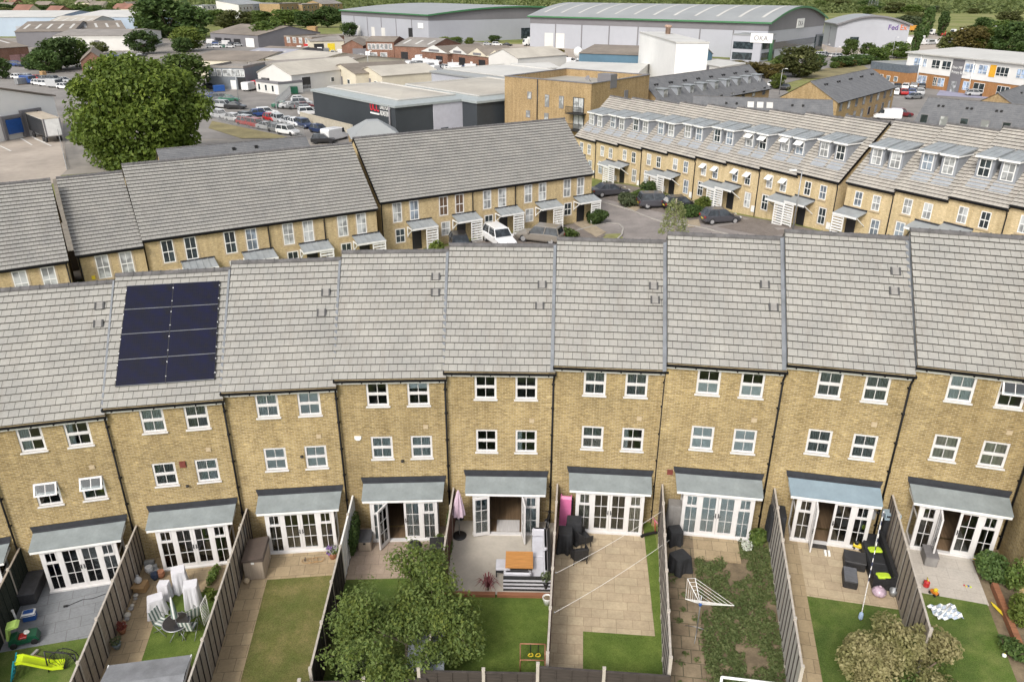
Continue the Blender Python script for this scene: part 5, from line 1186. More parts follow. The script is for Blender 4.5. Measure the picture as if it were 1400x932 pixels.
# -- garden with the black sofa
b = gl(7, 1164, 770, .0); t = gthing('coffee_table', 'black rattan cube table in front of the sofa', 'table', 7, b.x + .05, b.y - .1, .02, R(-6)); part('body', pbox(MB(), .78, .7, .38), BLACKR, t); part('top', pbox(MB(), .8, .72, .03, .38, .01), plain('black_table_top', (.03, .03, .033), .4), t)
b = gl(7, 1161, 800); t = gthing('side_table', 'long black rattan table with a grey glass top', 'table', 7, b.x + .02, b.y + .2, .02, R(-6)); part('body', pbox(MB(), .5, .85, .34), BLACKR, t); part('top', MB().box(-.23, .23, -.41, .41, .342, .36), plain('grey_glass_top', (.11, .115, .13), .2), t)
t = gthing('sofa', 'long black rattan sofa with two lime cushions', 'sofa', 7, 0, 0, .02); yN, yF = Y(7, 1215, 808), Y(7, 1190, 745); xs2 = [xright(7, (yN + yF) / 2) - .08]; xR = xs2[0]
part('base', MB().box(xR - .8, xR, yN, yF, 0, .36), BLACKR, t); part('back', MB().box(xR - .14, xR, yN, yF, .36, .75), BLACKR, t)
for yy in (yN, yF - .12): part('armrest', MB().box(xR - .8, xR - .14, yy, yy + .12, .36, .56), BLACKR, t)
l3 = (yF - yN - .26) / 3
for k in range(3): part('seat_cushion', pbox(MB(), .6, l3 - .02, .1, .36, .03), BLACKF, t, (xR - .46, yN + .13 + l3 * (k + .5), 0))
for k, (px, py) in enumerate(((1216, 792), (1204, 756))):
    b = gl(7, px, py, .5); o = gput('cushion', pbox(MB(), .5, .32, .12, 0, .05), LIME, ('lime cushion on the near end of the black sofa', 'lime cushion on the far half of the black sofa')[k], 'cushion', 7, xR - .45, b.y + .1, .5, R(10), 'lime cushions on the black sofa')
b = gl(7, 1078, 735); t = gthing('covered_furniture', 'black covered shape between silvered fence and the bluish-canopy bay', 'covered furniture', 7, .5, -.75, .02); part('cover', drapery(MB(), .6, .8, 1.2, 31, .12), BLACKF, t); part('foot', MB().box(-.2, .2, -.2, .2, 0, .05), BLACK, t)
b = gl(7, 1117, 744); t = gthing('door_mat', 'dark ribbed mat outside the open door of the bluish-canopy house', 'mat', 7, b.x, b.y - .05, .022, R(0)); part('mat', MB().box(-.35, .35, -.22, .22, 0, .02), plain('dark_mat', (.05, .045, .04), .95, .4, 14), t)
b = gl(7, 1128, 757); t = gthing('shoes', 'pair of white shoes beside the dark mat', 'shoes', 7, b.x, b.y, .022)
for k in (0, .14): mb = MB(); mb.loft([[(k - .045, y, 0), (k + .045, y, 0), (k + .04, y, h), (k - .04, y, h)] for y, h in ((-.14, .05), (0, .07), (.1, .1), (.14, .09))], smooth=False); part('shoe', mb, WHITE, t)
b = gl(7, 1172, 750); t = gthing('toy_truck', 'yellow toy digger beside the bay doors', 'toy truck', 7, b.x, b.y, .02, R(-20)); part('body', pbox(MB(), .36, .2, .14, .08, .02), YEL, t); part('cab', pbox(MB(), .14, .18, .16, .2, .02), BLACK, t, (-.06, 0, 0)); part('arm', MB().path([(.1, 0, .2), (.3, 0, .34), (.42, 0, .08)], .022), YEL, t)
for sx in (-.13, .13):
    for sy in (-.11, .11): part('wheel', MB().bar((sx, sy - .02, .06), (sx, sy + .02, .06), .06, 8), BLACK, t)
b = gl(7, 1211, 816); t = gthing('ball_bag', 'clear lilac bag of play balls at the end of the black sofa', 'bag', 7, b.x - .25, b.y + .05, .02); part('bag', MB().lathe([(.1, 0), (.24, .08), (.26, .18), (.16, .3), (.05, .34)], 14), plain('lilac_film', (.5, .38, .46), .3, .3, 6), t); part('knot', MB().lathe([(.03, .33), (.06, .4), (.02, .43)], 7), LILAC, t)
b = gl(7, 1228, 815); t = gthing('bucket', 'grey metal bucket beside the bag of play balls', 'bucket', 7, b.x - .2, b.y, .02); part('pail', MB().lathe([(.11, 0), (.15, .26), (.14, .26), (.1, .04)], 14), METAL, t); part('handle', MB().path([(.15 * cos(k * pi / 8), .02, .25 + .1 * sin(k * pi / 8)) for k in range(9)], .006), METAL, t)
a_, b_ = at(1208, 700, HS[7][2] + 2.2), at(1178, 838, HS[7][2] + .35)
t = thing('bunting_rope', 'blue and white twisted rope hanging down over the sofa garden', 'rope', a_); d = b_ - a_; mb = MB(); mb2 = MB()
for k in range(26):
    q0, q1 = d * k / 26, d * (k + 1) / 26; sag = lambda u: Vector((0, 0, -.25 * (1 - (2 * u - 1) ** 2))); mb.cm = 0 if k % 2 or k > 17 else 1; mb.bar(q0 + sag(k / 26), q1 + sag((k + 1) / 26), .018, 6)
part('strand', mb, [ROPE, plain('navy_band', (.03, .04, .09), .8)], t); part('pole', MB().bar((0, 0, -2.2), (0, 0, .05), .025), WHITE, t); mb = MB(); mb.lathe([(.03, -.3), (.09, -.2), (.07, 0), (.03, .05)], 8, d); part('tassel', mb, plain('pale_blue_cloth', (.4, .52, .72), .9), t)
b = on_wall(7, 1205, 706); t = part('meter_box', MB().box(-.2, .2, -.12, 0, -.2, .2), plain('grey_meter_box', (.3, .3, .3), .6), houses[7], (4.12, 0, b[1] + .1))
# -- garden at the right edge
b = gl(8, 1270, 770); t = gthing('storage_bench', 'grey rattan storage bench by the fence on the pale patio', 'bench', 8, b.x, b.y + .15, .022, R(0)); part('body', pbox(MB(), .45, .75, .42), DGREYF, t); part('lid', pbox(MB(), .48, .78, .04, .42, .01), plain('mid_grey_lid', (.16, .15, .15), .7), t)
t = gthing('clothes_airer', 'metal clothes airer folded in the gap beside the bay', 'clothes airer', 8, .5, -.75, .02, R(75))
mb = MB(); frame_rect(mb, -.4, .4, 0, 1.15, .03, -.015, .015); part('frame', mb, METAL, t)
for k in range(8): part('rail', MB().bar((-.38, 0, .2 + .11 * k), (.38, 0, .2 + .11 * k), .01), WHITE, t)
t = gthing('crate', 'pale blue plastic crate on the fence-side pile at right', 'crate', 8, .35, -.35, .9, R(10)); mb = MB(); frame_rect(mb, -.3, .3, 0, .25, .04, -.2, .2); mb.box(-.26, .26, -.2, .2, .04, .06); part('sides', mb, plain('pale_blue_plastic', (.35, .45, .52), .5), t); part('contents', pbox(MB(), .4, .3, .14, .06, .03), BLACKF, t)
t = gthing('crate_stack', 'dark covered pile beneath the pale blue crate', 'pile', 8, .35, -.35, .02); t.name = 'covered_pile'; part('cover', drapery(MB(), .5, .6, .86, 44, .08), BLACKF, t); part('foot', MB().box(-.15, .15, -.2, .2, 0, .05), BLACK, t)
t = gthing('sleeper_wall', 'reddish timber sleepers edging the planted bed at right', 'edging', 8, 0, 0, 0); s0, s1 = gl(8, 1360, 797, .2), gl(8, 1398, 888, .2); mid = (s0 + s1) / 2
for a_, b_ in ((s0, mid), (mid, s1)): part('sleeper', MB().beam((a_.x, a_.y, .11), (b_.x, b_.y + .01, .11), .2, .24), SLEEPER, t)
for k, (px, py, m_, nm, lb) in enumerate(((1346, 768, YEL, 'toy_mat', 'yellow toy tray below the bay doors'), (1366, 836, YEL, 'toy_bat', 'long yellow plastic bat on the lawn edge'))):
    b = gl(8, px, py); t = gthing(nm, lb, 'toy', 8, b.x, b.y, .03, R(-65 if k else 0)); part('body', pbox(MB(), *((.45, .3, .05) if not k else (.62, .1, .05)), 0, .015), m_, t); part('grip', MB().bar((-.3, 0, .03), (-.42, 0, .03), .025), m_, t)
b = gl(8, 1272, 812); t = gthing('toy_tractor', 'orange and yellow toy truck by the end of the fence', 'toy truck', 8, b.x + .1, b.y, .02, R(-50)); part('body', pbox(MB(), .4, .22, .16, .08, .03), plain('orange_plastic', (.6, .19, .02), .45), t); part('cab', pbox(MB(), .16, .2, .18, .24, .03), YEL, t, (.05, 0, 0))
for sx in (-.14, .14):
    for sy in (-.12, .12): part('wheel', MB().bar((sx, sy - .025, .08), (sx, sy + .025, .08), .08, 10), BLACK, t)
t.scale = (.7,) * 3
t = gthing('toy_figure', 'small red plastic ride-on by the orange toy truck', 'toy', 8, b.x - .1, b.y + .35, .02); part('body', pbox(MB(), .2, .2, .3, 0, .05), REDP, t); part('handle', MB().bar((0, -.1, .36), (0, .1, .36), .02), YEL, t); t.name = 'ride_on_toy'
b = gl(8, 1291, 838); t = gthing('play_mat', 'crumpled blue and white play cloth on the lawn', 'cloth', 8, b.x, b.y, .03, R(20)); mb = MB(); nn = 8
V = lambda x, y: (x * .12 - .45, y * .1 - .35, .05 + .05 * sin(x * 2.1 + y * 1.7))
for x in range(nn):
    for y in range(7): mb.cm = (x + y) % 2; mb.face([V(x, y), V(x + 1, y), V(x + 1, y + 1), V(x, y + 1)])
part('cloth', mb, [WHITE, plain('pale_denim_blue', (.36, .42, .5), .9)], t); part('fold', MB().bar((-.4, -.3, .06), (.4, .3, .06), .03), WHITE, t)
b = gl(8, 1322, 802); t = gthing('toy_blocks', 'tiny coloured toy blocks on the pale patio', 'toy', 8, b.x, b.y, .022)
for k, m_ in enumerate((REDP, YEL, BLUEP, LIMEP)): part('block', pbox(MB(), .05, .05, .05, 0, .008), m_, t, (.07 * k - .1, .02 * (-1) ** k, 0))
b = gl(8, 1372, 898); t = gthing('ball', 'small white ball on the right-hand lawn', 'ball', 8, b.x, b.y, .015); part('shell', MB().lathe([(.02, 0), (.06, .03), (.075, .075), (.06, .12), (.02, .15)], 12), WHITE, t); part('panel', MB().lathe([(.03, .14), (.02, .152)], 8), YEL, t)
# ================================================================== THE TERRACES ACROSS THE CLOSE
HE = 5.0
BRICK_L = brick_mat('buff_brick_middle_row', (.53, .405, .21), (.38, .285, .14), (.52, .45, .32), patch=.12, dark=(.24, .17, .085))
def far_window(w, h, cols=2, meet=.5, bar=True):
    mb = MB(); frame_rect(mb, 0, w, 0, h, .07, -.03, .03); mb.box(.07, w - .07, -.035, .02, h * meet - .035, h * meet + .035)
    if bar: mb.box(w / 2 - .02, w / 2 + .02, -.02, .02, .07, h - .07)
    return mb
_wm = {}
def add_window(parent, x, z, w, h, glass, surround=0, sill=True, openw=False, yoff=0, meet=.5):
    k = (w, h, meet)
    if k not in _wm:
        s = MB(); frame_rect(s, -.13, w + .13, -.13, h + .13, .125, -.028, -.002)
        _wm[k] = (far_window(w, h, meet=meet).mesh('window_frame', WHITE), MB().box(.06, w - .06, -.012, -.004, .06, h - .06).mesh('pane', DGLASS), s.mesh('stone_surround', STONE),
                  MB().box(-.12, w + .12, -.1, 0, -.14, -.01).mesh('sill', STONE), MB().box(.02, w - .02, -.02, .02, -h * .48, 0).mesh('open_sash', WHITE))
    f, p, su, si, sa = _wm[k]
    wn_ = part('window', f, None, parent, (x, yoff, z))
    pm = p if glass is DGLASS else _wm.setdefault((k, glass.name), None)
    if pm is None:
        pm = p.copy(); pm.materials[0] = glass; _wm[(k, glass.name)] = pm
    part('pane', pm, None, wn_)
    if surround: part('stone_surround', su, None, wn_)
    elif sill: part('sill', si, None, wn_)
    if openw: part('open_sash', sa, None, wn_, (0, -.05, h - .05), rot=(R(-55), 0, 0))
    return wn_
def black_door(): return MB().box(0, .95, -.04, .0, 0, 2.08).box(.3, .65, -.05, -.04, .95, 1.0)
BDOOR = None
def porch_L():
    """lean-to lead canopy on white posts, slatted white screen on the right"""
    c = MB(); c.loft([[(0, 0, 2.75), (2.55, 0, 2.75), (2.55, 0, 2.83), (0, 0, 2.83)], [(-.05, -1.45, 2.42), (2.6, -1.45, 2.42), (2.6, -1.45, 2.5), (-.05, -1.45, 2.5)]], smooth=False)
    for k in range(6): x = .02 + k * .5; c.beam((x, 0, 2.85), (x, -1.45, 2.52), .04, .05)
    w = MB(); w.box(-.05, 2.6, -1.47, -1.45, 2.33, 2.5); w.box(0, .08, -1.4, 0, 2.3, 2.4); w.beam((.04, -.05, 1.5), (.04, -1.2, 2.36), .08, .08); w.box(-.0, .08, -.08, -.005, 1.4, 2.3)
    s = MB()
    for x in (1.35, 2.5): s.box(x, x + .08, -1.42, -1.34, 0, 2.33)
    s.box(2.5, 2.58, -.1, -.01, 0, 2.5)
    for k in range(9): z = .15 + k * .25; s.box(1.43, 2.5, -1.41, -1.37, z, z + .13)
    for k in range(9): z = .15 + k * .25; s.box(2.52, 2.56, -1.34, -.1, z, z + .13)
    f = MB().box(-.05, 2.6, -.06, -.005, 2.8, 2.95)
    return c.mesh('porch_roof', LEAD_ROOF), w.mesh('bracket', WHITE), s.mesh('slatted_screen', WHITE), f.mesh('flashing', LEAD_DARK)
LEAD_ROOF = plain('pale_lead_roof', (.27, .29, .30), .5, .15, 1.5)
PORCH = porch_L()
def midhouse(name, label, group, X0, Y0, Z, yaw, w, hd, rise, style, wall_m, tile_m, n=22, glass=None, left_end=False, right_end=False, porch=True, odd=0, dz=0, deep=None, opens=(), first=True, lows=True, base=None):
    h = thing(name, label, 'house', (X0, Y0, Z), yaw, group)
    D = deep or 2 * hd; zr = HE + rise; b0 = -1.5
    mb = MB()
    mb.face([(0, 0, b0), (w, 0, b0), (w, 0, HE), (0, 0, HE)]); mb.face([(w, D, b0), (0, D, b0), (0, D, HE), (w, D, HE)])
    mb.face([(0, D, b0), (0, 0, b0), (0, 0, HE), (0, hd, zr - .1), (0, D, HE)]); mb.face([(w, 0, b0), (w, D, b0), (w, D, HE), (w, hd, zr - .1), (w, 0, HE)])
    part('wall', mb, wall_m, h)
    key = (round(w, 3), round(hd, 2), round(rise, 2), tile_m.name, left_end, right_end)
    if key not in _wm:
        ov0, ov1 = (-.12 if left_end else .004), (w + .12 if right_end else w - .004)
        r = MB(); course_roof(r, lambda y: ov0, lambda y: ov1, -.2, HE + .03, hd, zr, n, lip=.08)
        L = hypot(hd + .2, rise)
        r.face([(ov1, D + .2, HE + .03), (ov0, D + .2, HE + .03), (ov0, hd, zr), (ov1, hd, zr)], [(0, 0), (w, 0), (w, L), (0, L)])
        _wm[key] = (r.mesh('roof', [tile_m, BLACKP]), ridge_mb(ov0, ov1, hd, zr + .02, 11, .15).mesh('ridge_tiles', RIDGE))
    r_, rd = _wm[key]; ro = part('roof', r_, None, h); part('ridge_tiles', rd, None, ro)
    part('gutter', MB().box(0, w, -.30, -.17, HE - .07, HE + .035).box(0, w, -.05, -.004, HE - .2, HE - .07), BLACKP, h)
    return h
def dp(h, x, z0=0): part('downpipe', MB().path([(x, -.22, HE - .05), (x, -.09, HE - .5), (x, -.09, z0)], .05, 6), BLACKP, h)
NAMES_L = ['end house with blue upstairs curtain, leftmost of the five-porch terrace', 'house with a dark car under its porch, second of the five-porch terrace', 'house behind the white estate car, middle of the five-porch terrace',
           'house behind the taupe estate car, fourth of the five-porch terrace', 'end house with a round bush beside its porch']
cy, sy = cos(R(30.71)), sin(R(30.71))
CURT = [DGLASS, WGLASS, BGLASS]
w2 = 4.767
for k in range(5):
    X0, Y0 = -12.07 + cy * w2 * k, 69.0 + sy * w2 * k
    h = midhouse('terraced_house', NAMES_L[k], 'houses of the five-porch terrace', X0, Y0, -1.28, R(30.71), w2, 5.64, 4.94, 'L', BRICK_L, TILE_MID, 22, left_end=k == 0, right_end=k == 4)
    gl_ = [(WGLASS, BGLASS), (plain('brown_curtained_glass', (.12, .075, .045), .3), plain('brown_curtained_glass', (.12, .075, .045), .3)), (WGLASS, WGLASS), (WGLASS, WGLASS), (WGLASS, WGLASS)][k]
    for j, fx in enumerate((.24, .6)): add_window(h, w2 * fx, 2.95, .9, 1.85, gl_[j], 1, openw=False, meet=.48)
    add_window(h, w2 * .27, .95, .95, 1.35, DGLASS if k % 2 == 0 else WGLASS, 1)
    part('door', black_door(), BLACK, h, (w2 * .62, 0, .05)); part('step', MB().box(w2 * .6, w2 * .6 + 1.1, -.5, 0, -.2, .04), STONE, h)
    for m_, nm in zip(PORCH, ('porch_roof', 'bracket', 'slatted_screen', 'flashing')): part(nm, m_, None, h, (w2 * .52, 0, 0))
    if k in (0, 1, 3): dp(h, .04 if k == 0 else w2 - .05 if k == 1 else .03)
    if k == 0: part('bargeboard', MB().beam((-.14, -.2, HE), (-.14, 5.64, HE + 4.94), .03, .22), BLACKP, h)
NAMES_M = ['terraced house with dark sash windows beside the lower step roof', 'terraced house with one open blue-lit pane upstairs, in the left middle terrace', 'terraced house with pale blinds and a wide lead porch, in the left middle terrace', 'end house by the brick gap, right end of the left middle terrace']
c3_, s3_ = cos(R(30.2)), sin(R(30.2)); w3 = 4.784
for k in range(4):
    X0, Y0 = -28.71 + c3_ * w3 * k, 57.57 + s3_ * w3 * k
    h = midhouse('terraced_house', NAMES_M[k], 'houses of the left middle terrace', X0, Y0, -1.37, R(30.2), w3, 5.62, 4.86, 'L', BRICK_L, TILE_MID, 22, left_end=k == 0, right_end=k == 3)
    gl_ = [(DGLASS, DGLASS), (DGLASS, BGLASS), (WGLASS, WGLASS), (WGLASS, WGLASS)][k]
    for j, fx in enumerate((.24, .6)): add_window(h, w3 * fx, 2.95, .9, 1.85, gl_[j], 1, meet=.48)
    add_window(h, w3 * .27, .95, .95, 1.35, DGLASS, 1); part('door', black_door(), BLACK, h, (w3 * .62, 0, .05))
    for m_, nm in zip(PORCH, ('porch_roof', 'bracket', 'slatted_screen', 'flashing')): part(nm, m_, None, h, (w3 * .5, 0, 0))
    if k in (1, 2): dp(h, w3 - .04)
h = midhouse('terraced_house', 'lower house at left with two white-blinded windows and a yellow alarm box', 'houses of the left middle terrace', -32.62, 54.95, -1.75, R(31.0), 4.58, 5.65, 4.75, 'L', BRICK_L, TILE_MID, 22, left_end=True)
for fx in (.24, .6): add_window(h, 4.6 * fx, 2.95, .9, 1.85, WGLASS, 1, meet=.48)
part('alarm_box', MB().box(.6, .85, -.07, 0, 3.0, 3.3), YEL, h); part('door', black_door(), BLACK, h, (2.8, 0, .05)); dp(h, .05)
c0 = at(91.5, 357, 3.4)
for k in range(2):
    a = R(30.0); X0, Y0 = c0.x - cos(a) * 4.7 * (k + 1), c0.y - sin(a) * 4.7 * (k + 1)
    h = midhouse('terraced_house', ('house left of the narrow alley, at the left edge', 'house cut off by the left edge, roof only in view')[k], 'houses at the left edge behind the front row', X0, Y0, -1.6, a, 4.7, 5.6, 4.86, 'L', BRICK_L, TILE_MID, 22, right_end=k == 0)
    for fx in (.24, .62): add_window(h, 4.7 * fx, 2.95, .9, 1.85, WGLASS, 1, meet=.48)
    part('door', black_door(), BLACK, h, (2.8, 0, .05)); dp(h, 4.6)
drape('alley_path', pix((72, 246), (92, 240), (122, 380), (96, 386)), plain('alley_gravel', (.2, .175, .14), .95, .3, 2, world=True), .06)
part_f = solo('alley_gate', MB().box(0, 1.2, 0, .06, 0, 1.9).box(0, 1.2, -.03, 0, 1.5, 1.6).box(0, 1.2, -.03, 0, .3, .4), FENCE_DARK, 'dark wooden gate across the narrow alley between houses', 'gate', gt(97, 372), R(30))
def dormer():
    """a pair unit: one lead-clad dormer, window in front, shallow roof running back into the slope"""
    b = MB(); w_, z0, z1 = 1.35, 0.0, 1.65; d = 2.6
    b.face([(0, 0, -.2), (w_, 0, -.2), (w_, 0, z1), (0, 0, z1)]); b.face([(0, d, z0), (0, 0, -.2), (0, 0, z1), (0, d, z1 + .35)]); b.face([(w_, 0, -.2), (w_, d, z0), (w_, d, z1 + .35), (w_, 0, z1)])
    r = MB(); r.loft([[(-.12, -.25, z1), (w_ + .12, -.25, z1), (w_ + .12, -.25, z1 + .1), (-.12, -.25, z1 + .1)], [(-.12, d, z1 + .4), (w_ + .12, d, z1 + .4), (w_ + .12, d, z1 + .5), (-.12, d, z1 + .5)]], smooth=False)
    for k in range(4): x = -.1 + k * (w_ + .2) / 3; r.beam((x, -.25, z1 + .12), (x, d, z1 + .52), .04, .05)
    f = MB().box(-.13, w_ + .13, -.28, -.25, z1 - .06, z1 + .1).box(-.13, -.1, -.25, d * .75, z1 - .03, z1 + .08).box(w_ + .1, w_ + .13, -.25, d * .75, z1 - .03, z1 + .08)
    a = MB(); a.face([(-.1, -.85, -.66), (w_ + .1, -.85, -.66), (w_ + .1, -.01, .02), (-.1, -.01, .02)])
    return b.mesh('dormer', LEAD_WALL), r.mesh('dormer_roof', LEAD_ROOF), f.mesh('fascia', WHITE), a.mesh('apron', plain('bright_lead_apron', (.29, .31, .335), .45, .12, 2))
LEAD_WALL = plain('lead_cladding', (.25, .265, .29), .55, .12, 1.5)
DORM = dormer()
def add_dormer(h, x, hd, rise, glass, op):
    t = .30; y = -.2 + (hd + .2) * t; z = HE + .05 + rise * t
    d = part('dormer', DORM[0], None, h, (x, y, z))
    for m_, nm in zip(DORM[1:], ('dormer_roof', 'fascia', 'apron')): part(nm, m_, None, d)
    add_window(h, x + .2, z + .12, .95, 1.4, glass, 0, False, op, y - .03)
NAMES_R = ['farthest house of the dormer terrace, against the brick flats', 'dormer house with two dark dormer windows, second from the flats', 'dormer house behind the grey coupe', 'dormer house between the grey coupe and the dark estate', 'dormer house with the brightest pair of dormer roofs',
           'dormer house behind the shrubs, sixth from the flats', 'dormer house behind the black hatchback with raised upstairs sashes', 'dormer house with raised dormer sashes and slatted porch screen', 'end house of the dormer terrace by the narrow brick gap']
def pane_pick(s): rr = random.Random(s); return rr.choice([WGLASS, WGLASS, DGLASS, BGLASS])
def rrow(n, X0, Y0, Z0, yaw, w, dz, hd, rise, labels, group, first_porch, ends=(True, True)):
    for k in range(n):
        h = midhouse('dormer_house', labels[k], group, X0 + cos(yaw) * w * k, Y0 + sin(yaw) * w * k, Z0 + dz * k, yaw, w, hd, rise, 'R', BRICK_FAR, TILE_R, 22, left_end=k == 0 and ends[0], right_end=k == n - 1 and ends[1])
        op = k % 9 in (5, 6, 7)
        for j, fx in enumerate((.2, .58)): add_window(h, w * fx, 3.1, .78, 1.35, pane_pick(k * 2 + j), 0, True, op and n == 9)
        mirror = (k + first_porch) % 2                   # neighbours share a porch
        dx, wx = (.12, .62) if mirror else (.60, .12)
        add_window(h, w * (wx + .02), .75, .85, 1.6, pane_pick(k + 40), 1)
        part('door', black_door(), BLACK, h, (w * dx, 0, .05))
        x0 = -.02 if mirror else w - 2.45
        po = MB(); po.loft([[(x0, -.01, 2.72), (x0 + 2.45, -.01, 2.72), (x0 + 2.45, -.01, 2.8), (x0, -.01, 2.8)], [(x0, -1.45, 2.4), (x0 + 2.45, -1.45, 2.4), (x0 + 2.45, -1.45, 2.48), (x0, -1.45, 2.48)]], smooth=False)
        part('porch_roof', po, LEAD_ROOF, h); sc = MB(); sc.box(x0, x0 + 2.45, -1.48, -1.45, 2.3, 2.48)
        xs0 = x0 + (0 if mirror else 1.25)
        for z in range(9): sc.box(xs0, xs0 + 1.2, -1.42, -1.38, .15 + .25 * z, .29 + .25 * z)
        for x in (xs0, xs0 + 1.12): sc.box(x, x + .08, -1.44, -1.36, 0, 2.3)
        sc.beam((x0 + (2.4 if mirror else .05), -.05, 1.5), (x0 + (2.4 if mirror else .05), -1.25, 2.34), .08, .08)
        part('slatted_screen', sc, WHITE, h); part('flashing', MB().box(x0, x0 + 2.45, -.06, -.005, 2.8, 2.95), LEAD_DARK, h)
        for j, fx in enumerate((.14, .53)): add_dormer(h, w * fx, hd, rise, pane_pick(k * 3 + j + 90), op and n == 9 and k != 5)
        if k % 2 == 0: dp(h, w - .05)
        part('meter_box', MB().box(w * .88, w * .88 + .5, -.1, -.01, .5, 1.15), WHITE, h)
        if k == n - 1 and ends[1]: part('bargeboard', MB().beam((w + .14, -.2, HE + .02), (w + .14, hd, HE + rise), .03, .24), BLACKP, h)
rrow(9, 8.82, 108.13, -2.04, R(-59.76), 4.766, .276, 5.56, 5.05, NAMES_R, 'houses of the dormer terrace', 1)
rrow(5, 30.47, 69.39, .6, R(-57.19), 4.663, .34, 5.74, 5.03, ['first house past the narrow brick gap, pale sashes in its dormers', 'second house past the brick gap, with dark-paned dormers', 'third house past the brick gap, both dormer sashes raised', 'dormer house half cut off by the right edge', 'dormer house beyond the right edge'], 'houses of the right-hand dormer terrace', 1, (True, False))
# ================================================================== THE TRADING ESTATE AND EVERYTHING BEYOND
CLAD_GREY = plain('grey_cladding', (.36, .37, .405), .55, .06, .06, world=True)
CLAD_DARK = plain('dark_grey_cladding', (.17, .165, .175), .55, .1, .06, world=True)
CLAD_BLACK = plain('charcoal_cladding', (.038, .045, .052), .5, .15, .1, world=True)
CLAD_WHITE = plain('white_cladding', (.60, .59, .56), .55, .08, .08, world=True)
CLAD_BLUE = plain('blue_cladding', (.075, .15, .21), .55, .12, .1, world=True)
CLAD_PALEBLUE = plain('pale_blue_cladding', (.36, .43, .52), .55, .08, .08, world=True)
CREAM = plain('cream_render', (.56, .51, .40), .8, .1, .2, world=True)
ROOF_METAL = plain('grey_metal_roof', (.27, .28, .28), .5, .08, .08, world=True)
ROOF_CREAM = plain('cream_roof_sheet', (.44, .41, .35), .65, .14, .1, world=True, hue=(.34, .31, .265))
ROOF_WHITE = plain('white_roof_sheet', (.50, .49, .46), .6, .1, .1, world=True)
ROOF_BROWN = plain('old_asbestos_roof', (.20, .17, .14), .9, .25, .12, world=True)
ROOF_GREYB = plain('weathered_grey_roof', (.24, .22, .2), .9, .22, .12, world=True)
GREEN_TRIM = plain('green_trim', (.055, .17, .075), .5, .1)
ORANGE_BR = brick_mat('orange_school_brick', (.42, .20, .075), (.34, .155, .055), (.3, .2, .12), patch=.1)
ROOF_GRAVEL = plain('flat_roof_membrane', (.32, .30, .26), .9, .15, .2, world=True)
REDSIGN = plain('red_sign', (.62, .03, .05), .5, .05)
ORANGE_P = plain('orange_panel', (.72, .38, .03), .5, .08)
PURPLE = plain('purple_lettering', (.10, .03, .22), .5, .05)
ORANGE_L = plain('orange_lettering', (.65, .14, .03), .5, .05)
def frame2(A, B):
    """front line A -> B (left to right from the camera): position, yaw, length"""
    d = (B - A).to_2d(); return A, atan2(d.y, d.x), d.length
